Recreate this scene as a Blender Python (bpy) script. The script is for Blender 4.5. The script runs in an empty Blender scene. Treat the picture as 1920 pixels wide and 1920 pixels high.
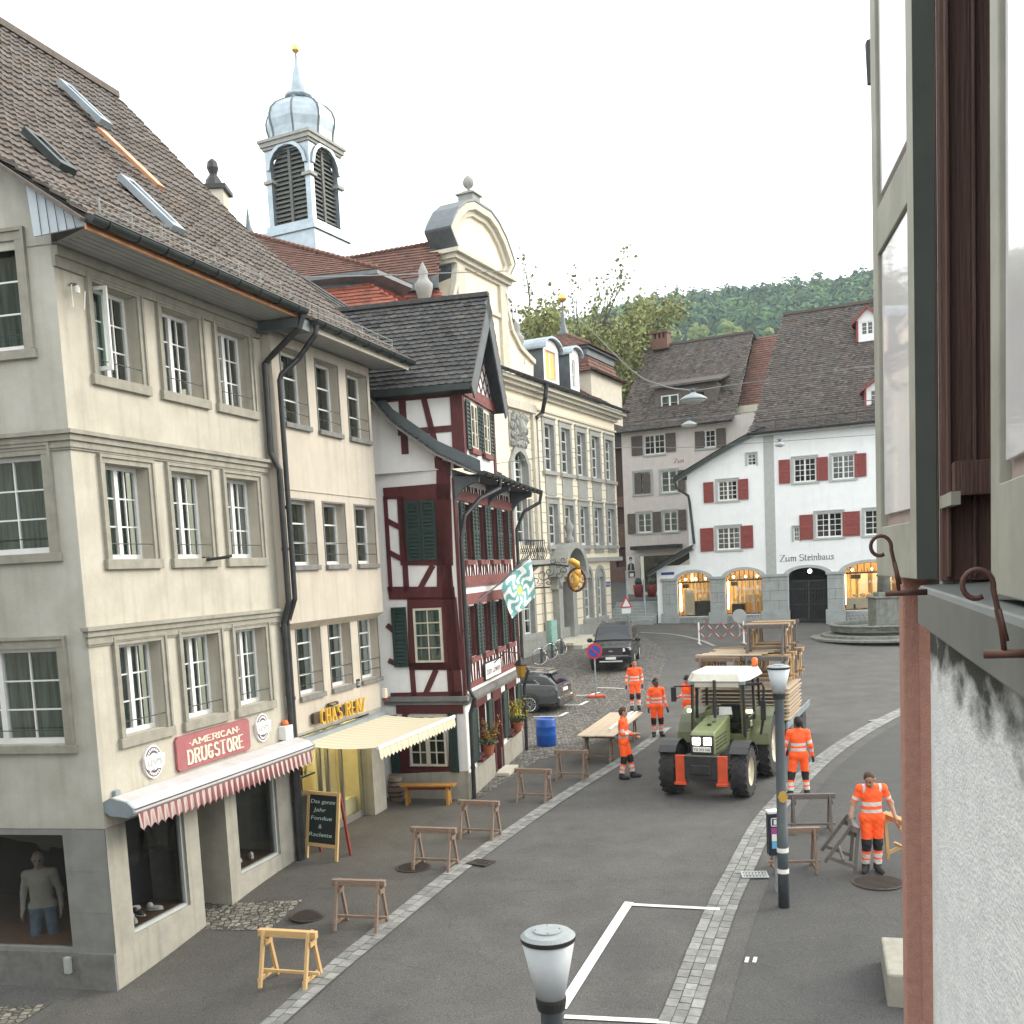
import bpy,bmesh,math,random
import numpy as np
from mathutils import Vector,Matrix
random.seed(7)
rng=np.random.default_rng(5)
C=bpy.context.scene.collection
PI=math.pi
# ---------------------------------------------------------------- camera model (measured from the photograph's vanishing points)
PW,FP,CX,CY,HY,EYE=1920.0,1923.0,960.0,1260.0,1066.0,5.3
ROLL=math.radians(2.83)
PITCH=math.atan((CY-HY)*math.cos(ROLL)/FP)
_d=Vector((math.sin(ROLL)*math.cos(PITCH),math.cos(ROLL)*math.cos(PITCH),math.sin(PITCH)))
_f=(Vector((0,0,1)) - _d*_d.z).normalized()
_r=_d.cross(_f)
def ray(px,py):
    v=Vector(((px-CX)/FP,(py-CY)/FP,1.0))
    return Vector((v.dot(_r),v.dot(_f),-v.dot(_d)))
cam=bpy.data.cameras.new('camera');camo=bpy.data.objects.new('camera',cam);C.objects.link(camo)
cam.sensor_width=36;cam.sensor_fit='HORIZONTAL';cam.lens=36*FP/PW
cam.shift_y=(CY-PW/2)/PW;cam.clip_start=0.05;cam.clip_end=6000
ex,ey,ez=Vector((1,0,0)),Vector((0,1,0)),Vector((0,0,1))
def w_(c):return Vector((c.dot(_r),c.dot(_f),-c.dot(_d)))
cx_,cy_,cz_=w_(ex),-w_(ey),-w_(ez)
M=Matrix((cx_,cy_,cz_)).transposed().to_4x4();M.translation=(0,0,EYE)
camo.matrix_world=M
bpy.context.scene.camera=camo
# ---------------------------------------------------------------- world: bright hazy evening sky, sun low on the right behind cloud
SUN_EL,SUN_AZ=math.radians(28),math.radians(72)          # azimuth from +Y towards +X
sc=bpy.context.scene
wd=bpy.data.worlds.new('World');sc.world=wd;wd.use_nodes=True
nt=wd.node_tree;nt.nodes.clear()
out=nt.nodes.new('ShaderNodeOutputWorld');bg=nt.nodes.new('ShaderNodeBackground')
sky=nt.nodes.new('ShaderNodeTexSky');sky.sky_type='NISHITA';sky.sun_disc=False
sky.sun_elevation=SUN_EL;sky.sun_rotation=SUN_AZ;sky.air_density=1.0;sky.dust_density=3.0
tc=nt.nodes.new('ShaderNodeTexCoord');nz=nt.nodes.new('ShaderNodeTexNoise');nz.inputs['Scale'].default_value=1.6
nz.inputs['Detail'].default_value=4
cr=nt.nodes.new('ShaderNodeValToRGB')
cr.color_ramp.elements[0].position=.3;cr.color_ramp.elements[0].color=(12.0,12.4,12.6,1)
cr.color_ramp.elements[1].position=.75;cr.color_ramp.elements[1].color=(14.4,14.3,13.6,1)
mx=nt.nodes.new('ShaderNodeMix');mx.data_type='RGBA';mx.inputs[0].default_value=.86
nt.links.new(tc.outputs['Generated'],nz.inputs['Vector']);nt.links.new(nz.outputs['Fac'],cr.inputs['Fac'])
nt.links.new(sky.outputs['Color'],mx.inputs[6]);nt.links.new(cr.outputs['Color'],mx.inputs[7])
nt.links.new(mx.outputs[2],bg.inputs['Color']);bg.inputs['Strength'].default_value=0.1
nt.links.new(bg.outputs[0],out.inputs['Surface'])
sun=bpy.data.lights.new('sun','SUN');sun.energy=1.6;sun.angle=math.radians(26);sun.color=(1.0,.91,.78)
so=bpy.data.objects.new('sun',sun);C.objects.link(so)
sd=Vector((math.sin(SUN_AZ)*math.cos(SUN_EL),math.cos(SUN_AZ)*math.cos(SUN_EL),math.sin(SUN_EL)))
so.rotation_euler=sd.to_track_quat('Z','Y').to_euler();so.location=(30,10,40)
sc.view_settings.view_transform='Standard';sc.view_settings.look='None';sc.view_settings.gamma=1
sc.view_settings.use_curve_mapping=False;sc.view_settings.exposure=1.0
try:
    sc.cycles.max_bounces=6;sc.cycles.transparent_max_bounces=16;sc.cycles.use_denoising=True
    sc.cycles.volume_bounces=0;sc.cycles.caustics_reflective=False;sc.cycles.caustics_refractive=False
except Exception:pass
# ---------------------------------------------------------------- ground height field
def sst(a,b,x):
    t=min(1,max(0,(x-a)/(b-a)));return t*t*(3-2*t)
GY=[(0,-.62),(6,-.55),(10,-.38),(15,-.14),(19,0),(30,.02),(36,.12),(42,.42),(50,.85),(60,1.32),(66,1.75),(74,3.1),(90,5),(120,9),(160,15)]
def gprof(y):
    if y <= GY[0][0]:return GY[0][1]
    for (a,za),(b,zb) in zip(GY,GY[1:]):
        if y <= b:
            t=(y-a)/(b-a);return za+(zb-za)*t
    return GY[-1][1]+(y-160)*.02
def gz(x,y):
    z=(gprof(y-1.2)+gprof(y)+gprof(y+1.2)+gprof(y+.6)+gprof(y-.6))/5
    z -= .30*sst(-2.5,-5.4,x)*sst(19.5,14.0,y)
    return z
def G(px,py,dz=0.0):
    r=ray(px,py);z=0.0
    for _ in range(40):
        t=(z-EYE)/r.z;x,y=r.x*t,r.y*t
        z=.5*z+.5*(gz(x,y)+dz)
    return Vector((x,y,z))
def at(px,py,Y):
    r=ray(px,py);t=Y/r.y
    return Vector((r.x*t,Y,EYE+r.z*t))
class Fac:
    """a vertical facade plane: u along it, w outwards (towards the street), z up"""
    def __init__(s,O,D,towards=None):
        s.O=Vector((O[0],O[1],0));s.d=Vector((D[0],D[1],0)).normalized()
        n=Vector((s.d.y,-s.d.x,0));ref=Vector((towards[0],towards[1],0)) if towards else -s.O
        s.n=n if n.dot(ref) > 0 else -n
    def pt(s,u,w,z):return s.O+s.d*u+s.n*w+Vector((0,0,z))
    def uz(s,px,py,w=0.0):
        r=ray(px,py);o=s.O+s.n*w
        t=(o.x*s.n.x+o.y*s.n.y)/(r.x*s.n.x+r.y*s.n.y)
        p=Vector((r.x*t,r.y*t,EYE+r.z*t))
        return (p-o).dot(s.d),p.z
    def wz(s,px,py,u):
        """(w, z) where the pixel's ray meets the plane across the facade at u"""
        r=ray(px,py);o=s.O+s.d*u
        t=(o.x*s.d.x+o.y*s.d.y)/(r.x*s.d.x+r.y*s.d.y)
        p=Vector((r.x*t,r.y*t,EYE+r.z*t))
        return (p-o).dot(s.n),p.z
    def uw(s,px,py,z):
        r=ray(px,py);t=(z-EYE)/r.z;p=Vector((r.x*t,r.y*t,z))-s.O
        return p.dot(s.d),p.dot(s.n)
def vdir(vx):
    """horizontal world direction whose vanishing point has image x = vx"""
    vy=HY-math.tan(ROLL)*(vx-CX);r=ray(vx,vy);return (r.x,r.y)
# ---------------------------------------------------------------- mesh builder
class MB:
    def __init__(s):s.v=[];s.f=[];s.m=[];s.c=[];s.uv=None
    def add(s,vs,fs,m=0,c=1.0):
        b=len(s.v);s.v += [tuple(v) for v in vs]
        for f in fs:s.f.append([b+i for i in f]);s.m.append(m);s.c.append(c)
    def quad(s,a,b,c_,d,m=0,c=1.0):s.add([a,b,c_,d],[(0,1,2,3)],m,c)
    def poly(s,pts,m=0,c=1.0):s.add(pts,[tuple(range(len(pts)))],m,c)
    def box(s,x0,x1,y0,y1,z0,z1,m=0,c=1.0,T=None):
        T=T or (lambda x,y,z:(x,y,z))
        vs=[T(x,y,z) for z in (z0,z1) for y in (y0,y1) for x in (x0,x1)]
        s.add(vs,[(0,2,3,1),(4,5,7,6),(0,1,5,4),(2,6,7,3),(0,4,6,2),(1,3,7,5)],m,c)
    def prism(s,a,b,m=0,c=1.0):
        n=len(a);s.add(list(a)+list(b),[tuple(range(n))[::-1],tuple(range(n,2*n))]+[(i,(i+1) % n,n+(i+1) % n,n+i) for i in range(n)],m,c)
    def bar(s,a,b,wx,wy,m=0,c=1.0,up=(0,0,1)):
        """rectangular bar from a to b"""
        a,b=Vector(a),Vector(b);d=(b-a).normalized();u=Vector(up)
        if abs(d.dot(u)) > .95:u=Vector((0,1,0)) if abs(d.y) < .9 else Vector((1,0,0))
        s_=d.cross(u).normalized();t=s_.cross(d)
        q=[(-wx/2,-wy/2),(wx/2,-wy/2),(wx/2,wy/2),(-wx/2,wy/2)]
        s.prism([a+s_*i+t*j for i,j in q],[b+s_*i+t*j for i,j in q],m,c)
    def tube(s,pts,rad,n=8,m=0,c=1.0,cap=True):
        pts=[Vector(p) for p in pts]
        if not hasattr(rad,'__len__'):rad=[rad]*len(pts)
        rings=[];u=None
        for i,p in enumerate(pts):
            d=(pts[min(i+1,len(pts)-1)]-pts[max(i-1,0)])
            d=d.normalized() if d.length > 1e-9 else Vector((0,0,1))
            if u is None:u=d.orthogonal().normalized()
            else:
                u=u-d*u.dot(d);u=u.normalized() if u.length > 1e-6 else d.orthogonal().normalized()
            w=d.cross(u);rings.append([p+(u*math.cos(2*PI*k/n)+w*math.sin(2*PI*k/n))*rad[i] for k in range(n)])
        vs=[v for r in rings for v in r];fs=[]
        for i in range(len(pts)-1):
            for k in range(n):fs.append((i*n+k,i*n+(k+1) % n,(i+1)*n+(k+1) % n,(i+1)*n+k))
        if cap:fs += [tuple(range(n))[::-1],tuple(range((len(pts)-1)*n,len(pts)*n))]
        s.add(vs,fs,m,c)
    def lathe(s,prof,cen=(0,0,0),n=20,m=0,c=1.0,T=None,cap=True,sq=0):
        """prof = [(r, z)...]; T optional map; sq>0: square-ish section"""
        cen=Vector(cen);vs=[];fs=[]
        for r,z in prof:
            for k in range(n):
                a=2*PI*(k+.5)/n;x,y=math.cos(a),math.sin(a)
                if sq:q=1/max(abs(x),abs(y));x *= 1+(q-1)*sq;y *= 1+(q-1)*sq
                p=Vector((x*r,y*r,z));vs.append(Vector(T(*p)) if T else cen+p)
        for i in range(len(prof)-1):
            for k in range(n):fs.append((i*n+k,i*n+(k+1) % n,(i+1)*n+(k+1) % n,(i+1)*n+k))
        if cap:fs += [tuple(range(n))[::-1],tuple(range((len(prof)-1)*n,len(prof)*n))]
        s.add(vs,fs,m,c)
    def blob(s,cen,r,n=10,k=7,m=0,c=1.0,jit=0.0):
        cen=Vector(cen);r=r if hasattr(r,'__len__') else (r,r,r);vs=[];fs=[]
        for i in range(k+1):
            th=PI*i/k
            for j in range(n):
                ph=2*PI*j/n;q=1+random.uniform(-jit,jit)
                vs.append(cen+Vector((math.sin(th)*math.cos(ph)*r[0]*q,math.sin(th)*math.sin(ph)*r[1]*q,math.cos(th)*r[2]*q)))
        for i in range(k):
            for j in range(n):fs.append((i*n+j,(i+1)*n+j,(i+1)*n+(j+1) % n,i*n+(j+1) % n))
        s.add(vs,fs,m,c)
    def build(s,name,mats,parent=None,smooth=False,bevel=0,local=False):
        me=bpy.data.meshes.new(name);off=Vector((0,0,0))
        if parent is not None and not local:off=parent['_o'] if False else Vector(ORG.get(parent.name,(0,0,0)))
        me.from_pydata([(v[0]-off.x,v[1]-off.y,v[2]-off.z) for v in s.v],[],s.f)
        if not isinstance(mats,(list,tuple)):mats=[mats]
        for m in mats:me.materials.append(m)
        me.polygons.foreach_set('material_index',s.m)
        if smooth:me.polygons.foreach_set('use_smooth',[True]*len(s.f))
        if any(m.get('tinted') for m in mats) or any(not (isinstance(c,float) and c == 1.0) for c in s.c):
            ca=me.color_attributes.new('tint','FLOAT_COLOR','CORNER');buf=[]
            for f,c in zip(s.f,s.c):
                t=(c,c,c,1.0) if not hasattr(c,'__len__') else (c[0],c[1],c[2],1.0)
                buf += list(t)*len(f)
            ca.data.foreach_set('color',buf)
        me.update()
        o=bpy.data.objects.new(name,me);C.objects.link(o)
        if parent is not None:o.parent=parent;ORG[o.name]=tuple(off)
        if bevel:
            b=o.modifiers.new('b','BEVEL');b.width=bevel;b.segments=2;b.limit_method='ANGLE';b.angle_limit=.6
        return o
ORG={}
def tag(o,label=None,cat=None,group=None,kind=None):
    if label:o['label']=label
    if cat:o['category']=cat
    if group:o['group']=group
    if kind:o['kind']=kind
    return o
def thing(name,label,cat,loc=(0,0,0),rz=0,group=None):
    o=bpy.data.objects.new(name,None);C.objects.link(o);o.location=loc;o.rotation_euler=(0,0,rz)
    o.empty_display_size=.2;ORG[o.name]=tuple(loc) if rz == 0 else (0,0,0)
    return tag(o,label,cat,group)
def copy_thing(root,loc,rz=0,label=None,rot=None):
    r=root.copy();C.objects.link(r);r.location=loc;r.rotation_euler=rot or (0,0,rz)
    if label:r['label']=label
    for ch in list(root.children):
        c=ch.copy();C.objects.link(c);c.parent=r
        for g in list(ch.children):
            d=g.copy();C.objects.link(d);d.parent=c
    return r
# ---------------------------------------------------------------- materials
def lin(r,g,b):return tuple(((c/255/12.92) if c/255 <= .04045 else ((c/255+.055)/1.055)**2.4) for c in (r,g,b))
def mat(name,col,rough=.8,col2=None,sc1=6.0,amt=.5,bump=0.0,bsc=60.0,metal=0.0,tint=False,spec=.5,coat=0.0,
        streak=0.0,obj=False,stretch=(1,1,1),emis=0.0,alpha=None,dirt=0.0,dcol=(.05,.045,.04),lo=.35,hi=.65):
    m=bpy.data.materials.new(name);m.use_nodes=True;nt=m.node_tree;N=nt.nodes;L=nt.links
    b=N['Principled BSDF'];b.inputs['Roughness'].default_value=rough;b.inputs['Metallic'].default_value=metal
    b.inputs['Specular IOR Level'].default_value=spec;b.inputs['Coat Weight'].default_value=coat
    if obj:t=N.new('ShaderNodeTexCoord');src=t.outputs['Object']
    else:t=N.new('ShaderNodeNewGeometry');src=t.outputs['Position']
    mp=N.new('ShaderNodeMapping');mp.inputs['Scale'].default_value=stretch;L.new(src,mp.inputs['Vector']);src=mp.outputs['Vector']
    c=None
    if col2 is not None:
        n1=N.new('ShaderNodeTexNoise');n1.inputs['Scale'].default_value=sc1;n1.inputs['Detail'].default_value=6;n1.inputs['Roughness'].default_value=.62
        L.new(src,n1.inputs['Vector']);r=N.new('ShaderNodeMapRange');r.inputs[1].default_value=lo;r.inputs[2].default_value=hi
        L.new(n1.outputs['Fac'],r.inputs[0]);x=N.new('ShaderNodeMix');x.data_type='RGBA'
        L.new(r.outputs[0],x.inputs[0]);x.inputs[6].default_value=(*col,1);x.inputs[7].default_value=(*col2,1);c=x.outputs[2]
    else:
        x=N.new('ShaderNodeRGB');x.outputs[0].default_value=(*col,1);c=x.outputs[0]
    if streak:
        g=N.new('ShaderNodeNewGeometry');m2=N.new('ShaderNodeMapping');m2.inputs['Scale'].default_value=(5,5,.35);L.new(g.outputs['Position'],m2.inputs['Vector'])
        n2=N.new('ShaderNodeTexNoise');n2.inputs['Scale'].default_value=1.2;n2.inputs['Detail'].default_value=5;L.new(m2.outputs[0],n2.inputs['Vector'])
        r=N.new('ShaderNodeMapRange');r.inputs[1].default_value=.5;r.inputs[2].default_value=.78;r.inputs[4].default_value=streak
        L.new(n2.outputs['Fac'],r.inputs[0]);y=N.new('ShaderNodeMix');y.data_type='RGBA';y.blend_type='MULTIPLY'
        L.new(r.outputs[0],y.inputs[0]);L.new(c,y.inputs[6]);y.inputs[7].default_value=(.45,.42,.38,1);c=y.outputs[2]
    if dirt:
        n3=N.new('ShaderNodeTexNoise');n3.inputs['Scale'].default_value=sc1*.37;n3.inputs['Detail'].default_value=8;n3.inputs['Roughness'].default_value=.7
        L.new(src,n3.inputs['Vector']);r=N.new('ShaderNodeMapRange');r.inputs[1].default_value=.52;r.inputs[2].default_value=.72;r.inputs[4].default_value=dirt
        L.new(n3.outputs['Fac'],r.inputs[0]);y=N.new('ShaderNodeMix');y.data_type='RGBA'
        L.new(r.outputs[0],y.inputs[0]);L.new(c,y.inputs[6]);y.inputs[7].default_value=(*dcol,1);c=y.outputs[2]
    if tint:
        m['tinted']=1;a=N.new('ShaderNodeVertexColor');a.layer_name='tint';y=N.new('ShaderNodeMix');y.data_type='RGBA';y.blend_type='MULTIPLY'
        y.inputs[0].default_value=1;L.new(c,y.inputs[6]);L.new(a.outputs['Color'],y.inputs[7]);c=y.outputs[2]
    L.new(c,b.inputs['Base Color'])
    if emis:b.inputs['Emission Strength'].default_value=emis;L.new(c,b.inputs['Emission Color'])
    if bump:
        n4=N.new('ShaderNodeTexNoise');n4.inputs['Scale'].default_value=bsc;n4.inputs['Detail'].default_value=5;L.new(src,n4.inputs['Vector'])
        bp=N.new('ShaderNodeBump');bp.inputs['Strength'].default_value=min(1,bump);bp.inputs['Distance'].default_value=.02*max(1,bump)
        L.new(n4.outputs['Fac'],bp.inputs['Height']);L.new(bp.outputs[0],b.inputs['Normal'])
    return m
def glassmat(name,tintc=(.8,.86,.84),ior=1.5,rough=.02,extra=.0):
    m=bpy.data.materials.new(name);m.use_nodes=True;nt=m.node_tree;N=nt.nodes;L=nt.links;N.clear()
    o=N.new('ShaderNodeOutputMaterial');t=N.new('ShaderNodeBsdfTransparent');t.inputs[0].default_value=(*tintc,1)
    g=N.new('ShaderNodeBsdfGlossy');g.inputs['Roughness'].default_value=rough;f=N.new('ShaderNodeFresnel');f.inputs[0].default_value=ior
    x=N.new('ShaderNodeMixShader');ad=N.new('ShaderNodeMath');ad.operation='ADD';ad.inputs[1].default_value=extra;ad.use_clamp=True
    nn=N.new('ShaderNodeTexNoise');nn.inputs['Scale'].default_value=1.3;ge=N.new('ShaderNodeNewGeometry');L.new(ge.outputs['Position'],nn.inputs[0])
    bp=N.new('ShaderNodeBump');bp.inputs['Strength'].default_value=.06;bp.inputs['Distance'].default_value=.1;L.new(nn.outputs[0],bp.inputs['Height']);L.new(bp.outputs[0],g.inputs['Normal'])
    L.new(f.outputs[0],ad.inputs[0]);L.new(ad.outputs[0],x.inputs[0]);L.new(t.outputs[0],x.inputs[1]);L.new(g.outputs[0],x.inputs[2]);L.new(x.outputs[0],o.inputs[0])
    return m
def emit(name,col,s,col2=None,sc1=8):
    m=bpy.data.materials.new(name);m.use_nodes=True;nt=m.node_tree;N=nt.nodes;N.clear()
    o=N.new('ShaderNodeOutputMaterial');e=N.new('ShaderNodeEmission');e.inputs[0].default_value=(*col,1);e.inputs[1].default_value=s
    nt.links.new(e.outputs[0],o.inputs[0]);return m
def paving(name,c1,c2,mortar,bw,bh,msz=.02,rot=0,rough=.85,uv=False,bump=.5,mixn=.4,offset=.5):
    """brick-pattern stone (world XY unless uv)"""
    m=bpy.data.materials.new(name);m.use_nodes=True;nt=m.node_tree;N=nt.nodes;L=nt.links
    b=N['Principled BSDF'];b.inputs['Roughness'].default_value=rough
    if uv:t=N.new('ShaderNodeUVMap');src=t.outputs[0]
    else:t=N.new('ShaderNodeNewGeometry');src=t.outputs['Position']
    mp=N.new('ShaderNodeMapping');mp.inputs['Rotation'].default_value=(0,0,rot);L.new(src,mp.inputs[0])
    wn=N.new('ShaderNodeTexNoise');wn.inputs['Scale'].default_value=2.5;L.new(src,wn.inputs[0])
    va=N.new('ShaderNodeVectorMath');va.operation='MULTIPLY_ADD';L.new(wn.outputs['Color'],va.inputs[0]);va.inputs[1].default_value=(.05,.05,0) if not uv else (.004,.004,0);L.new(mp.outputs[0],va.inputs[2])
    br=N.new('ShaderNodeTexBrick');br.inputs['Scale'].default_value=1;br.inputs['Brick Width'].default_value=bw;br.inputs['Row Height'].default_value=bh
    br.inputs['Mortar Size'].default_value=msz;br.inputs['Mortar Smooth'].default_value=.3;br.offset=offset
    br.inputs['Color1'].default_value=(*c1,1);br.inputs['Color2'].default_value=(*c2,1);br.inputs['Mortar'].default_value=(*mortar,1)
    L.new(va.outputs[0],br.inputs['Vector'])
    n=N.new('ShaderNodeTexNoise');n.inputs['Scale'].default_value=9;n.inputs['Detail'].default_value=6;L.new(src,n.inputs[0])
    x=N.new('ShaderNodeMix');x.data_type='RGBA';x.blend_type='OVERLAY';x.inputs[0].default_value=mixn;L.new(br.outputs['Color'],x.inputs[6]);L.new(n.outputs['Fac'],x.inputs[7])
    L.new(x.outputs[2],b.inputs['Base Color'])
    bp=N.new('ShaderNodeBump');bp.invert=True;bp.inputs['Strength'].default_value=bump;bp.inputs['Distance'].default_value=.015
    L.new(br.outputs['Fac'],bp.inputs['Height']);L.new(bp.outputs[0],b.inputs['Normal']);return m

K={}
K['plaster']=mat('plaster_cream',(.50,.475,.40),.9,(.43,.40,.335),2.2,bump=.25,bsc=45,streak=.42,dirt=.35,dcol=(.33,.30,.25))
K['plaster_s']=mat('plaster_shaded_grey',(.47,.465,.42),.9,(.38,.37,.32),1.5,bump=.25,bsc=45,streak=.25)  # same plaster as the front, the side wall's shade put into its colour
K['plaster_b']=mat('plaster_ivory',(.51,.465,.395),.9,(.45,.405,.34),1.6,bump=.2,bsc=50,streak=.35,dirt=.2,dcol=(.34,.3,.25))
K['trim']=mat('sandstone_trim',(.33,.315,.265),.85,(.26,.25,.21),5,bump=.2,bsc=80,streak=.3)
K['trim_g']=mat('grey_trim',(.20,.20,.19),.8,(.14,.14,.135),6,bump=.2,bsc=80)
K['stone_shop']=mat('shop_limestone',(.36,.345,.29),.75,(.29,.28,.245),3.5,bump=.15,bsc=70,streak=.45)
K['stone_dk']=mat('shop_stone_grey',(.24,.245,.235),.8,(.19,.195,.185),3,bump=.2,bsc=60,streak=.2)
K['white']=mat('white_window_paint',(.74,.75,.74),.45,(.68,.69,.68),10)
K['lime']=mat('white_limewash',(.80,.80,.79),.9,(.73,.73,.725),2.0,bump=.2,bsc=40,streak=.18)
K['oxblood']=mat('oxblood_timber',(.10,.017,.018),.6,(.065,.012,.013),8,bump=.3,bsc=30,stretch=(1,1,.3))
K['oxpink']=mat('worn_oxblood',(.22,.075,.065),.75,(.12,.03,.03),9,bump=.3,bsc=30)
K['dkgreen']=mat('dark_green_paint',(.012,.03,.026),.5,(.018,.04,.035),9)
K['gutter']=mat('dark_gutter_metal',(.035,.045,.045),.45,(.05,.062,.06),4,metal=.5)
K['pipe']=mat('dark_downpipe',(.03,.032,.034),.5,(.05,.052,.052),4,metal=.4)
K['copper']=mat('new_copper',(.62,.30,.15),.4,(.50,.24,.13),6,metal=.6)
K['soffit']=mat('soffit_boards',(.36,.365,.36),.8,(.30,.31,.31),3,streak=.1)
K['bluegrey']=mat('pale_blue_boards',(.50,.56,.62),.6,(.44,.5,.56),4)
K['asphalt']=mat('asphalt',(.078,.076,.073),.92,(.112,.109,.104),1.1,bump=.6,bsc=160,dirt=.5,dcol=(.052,.05,.048),lo=.3,hi=.7)
K['asphalt2']=mat('pavement_asphalt',(.098,.092,.084),.92,(.073,.069,.064),1.4,bump=.6,bsc=160,dirt=.35,dcol=(.075,.07,.065),lo=.3,hi=.7)
K['asphalt3']=mat('dark_pavement_asphalt',(.062,.062,.062),.92,(.080,.079,.077),1.4,bump=.6,bsc=160,dirt=.3,dcol=(.06,.06,.06),lo=.3,hi=.7)
def _speckle(_k):
    _m=K[_k];_N,_L=_m.node_tree.nodes,_m.node_tree.links;_b=_N['Principled BSDF'];_s=_b.inputs['Base Color'].links[0].from_socket
    _g=_N.new('ShaderNodeNewGeometry');_n=_N.new('ShaderNodeTexNoise');_n.inputs['Scale'].default_value=55;_n.inputs['Detail'].default_value=3;_L.new(_g.outputs['Position'],_n.inputs[0])
    _r=_N.new('ShaderNodeMapRange');_r.inputs[1].default_value=.35;_r.inputs[2].default_value=.65;_r.inputs[3].default_value=.66;_r.inputs[4].default_value=1.36;_L.new(_n.outputs[0],_r.inputs[0])
    _w=_N.new('ShaderNodeTexVoronoi');_w.feature='DISTANCE_TO_EDGE';_w.inputs['Scale'].default_value=.22;_q=_N.new('ShaderNodeMapRange');_q.inputs[1].default_value=0;_q.inputs[2].default_value=.006;_q.inputs[3].default_value=.86;_q.inputs[4].default_value=1
    _d2=_N.new('ShaderNodeTexNoise');_d2.inputs['Scale'].default_value=2;_L.new(_g.outputs['Position'],_d2.inputs[0]);_a=_N.new('ShaderNodeVectorMath');_a.operation='MULTIPLY_ADD';_a.inputs[1].default_value=(.7,.7,0);_L.new(_d2.outputs['Color'],_a.inputs[0]);_L.new(_g.outputs['Position'],_a.inputs[2]);_L.new(_a.outputs[0],_w.inputs[0]);_L.new(_w.outputs[0],_q.inputs[0])
    _p=_N.new('ShaderNodeMath');_p.operation='MULTIPLY';_L.new(_r.outputs[0],_p.inputs[0]);_L.new(_q.outputs[0],_p.inputs[1]);_v=_N.new('ShaderNodeVectorMath');_v.operation='SCALE';_L.new(_s,_v.inputs[0]);_L.new(_p.outputs[0],_v.inputs['Scale']);_L.new(_v.outputs[0],_b.inputs['Base Color'])
for k__ in ('asphalt','asphalt2','asphalt3'):_speckle(k__)
K['sett']=mat('granite_setts',(.26,.26,.25),.85,(.18,.185,.18),7,bump=.35,bsc=60,tint=True)
K['joint']=mat('sett_joint',(.07,.068,.062),.95)
def voro(name,c1,c2,joint,sc_):
    m=bpy.data.materials.new(name);m.use_nodes=True;N=m.node_tree.nodes;L=m.node_tree.links;b=N['Principled BSDF'];b.inputs['Roughness'].default_value=.8
    g=N.new('ShaderNodeNewGeometry');mp=N.new('ShaderNodeMapping');mp.inputs['Scale'].default_value=(1,1,0);L.new(g.outputs['Position'],mp.inputs[0]);v=[]
    for f in ('F1','DISTANCE_TO_EDGE'):n=N.new('ShaderNodeTexVoronoi');n.feature=f;n.inputs['Scale'].default_value=sc_;n.inputs['Randomness'].default_value=.62;L.new(mp.outputs[0],n.inputs[0]);v.append(n)
    s=N.new('ShaderNodeSeparateColor');L.new(v[0].outputs['Color'],s.inputs[0]);x=N.new('ShaderNodeMix');x.data_type='RGBA';x.inputs[6].default_value=(*c1,1);x.inputs[7].default_value=(*c2,1);L.new(s.outputs[0],x.inputs[0])
    r=N.new('ShaderNodeMapRange');r.inputs[1].default_value=.03;r.inputs[2].default_value=.12;L.new(v[1].outputs['Distance'],r.inputs[0]);y=N.new('ShaderNodeMix');y.data_type='RGBA';y.inputs[6].default_value=(*joint,1);L.new(r.outputs[0],y.inputs[0]);L.new(x.outputs[2],y.inputs[7]);L.new(y.outputs[2],b.inputs['Base Color'])
    q=N.new('ShaderNodeBump');q.inputs['Distance'].default_value=.02;L.new(r.outputs[0],q.inputs['Height']);L.new(q.outputs[0],b.inputs['Normal']);return m
K['cobble']=voro('cobbles',(.24,.225,.20),(.085,.082,.078),(.045,.042,.036),8.5)
K['cobble2']=voro('cobbles_light',(.30,.28,.235),(.12,.115,.10),(.06,.056,.045),9)
K['mark']=mat('road_paint',(.72,.72,.70),.7,(.55,.55,.53),9,lo=.45,hi=.7)
K['marky']=mat('worn_yellow_paint',(.40,.39,.33),.8,(.2,.2,.18),6)
K['glass']=glassmat('window_glass',(.62,.72,.68),1.5,.02,.04)
K['glass_shop']=glassmat('shop_glass',(.88,.91,.9),1.38,.01,.0)
K['curtain']=mat('net_curtain',(.16,.20,.18),.9,(.05,.065,.06),1.6,stretch=(9,9,.5),lo=.4,hi=.6)
K['darkroom']=mat('dark_interior',(.010,.012,.012),.9,(.022,.023,.022),1.2)
K['tile_brown']=mat('brown_roof_tiles',(.15,.125,.108),.85,(.095,.082,.073),9,bump=.4,bsc=50,tint=True,dirt=.35,dcol=(.22,.20,.17))
K['tile_grey']=mat('grey_shingle_tiles',(.085,.083,.08),.85,(.055,.055,.055),10,bump=.5,bsc=60,tint=True,dirt=.45,dcol=(.17,.17,.16))
K['tile_old']=mat('old_plain_tiles',(.115,.09,.078),.88,(.07,.062,.057),7,bump=.5,bsc=60,tint=True,dirt=.4,dcol=(.17,.165,.14))
K['tile_red']=mat('red_roof_tiles',(.26,.075,.045),.8,(.19,.055,.035),6,bump=.3,bsc=50,tint=True,dirt=.3,dcol=(.13,.07,.05))
K['tile_rb']=mat('redbrown_roof_tiles',(.165,.078,.055),.85,(.115,.058,.045),6,bump=.3,bsc=50,tint=True,dirt=.3,dcol=(.10,.08,.065))
K['zinc']=mat('weathered_zinc',(.30,.36,.40),.42,(.40,.46,.50),2.2,metal=.65,dirt=.3,dcol=(.20,.25,.30))
K['zinc_dk']=mat('dark_zinc',(.10,.12,.135),.5,(.14,.16,.17),3,metal=.4)
K['louvre']=mat('grey_louvre',(.10,.105,.095),.7,(.13,.135,.12),5)
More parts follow.
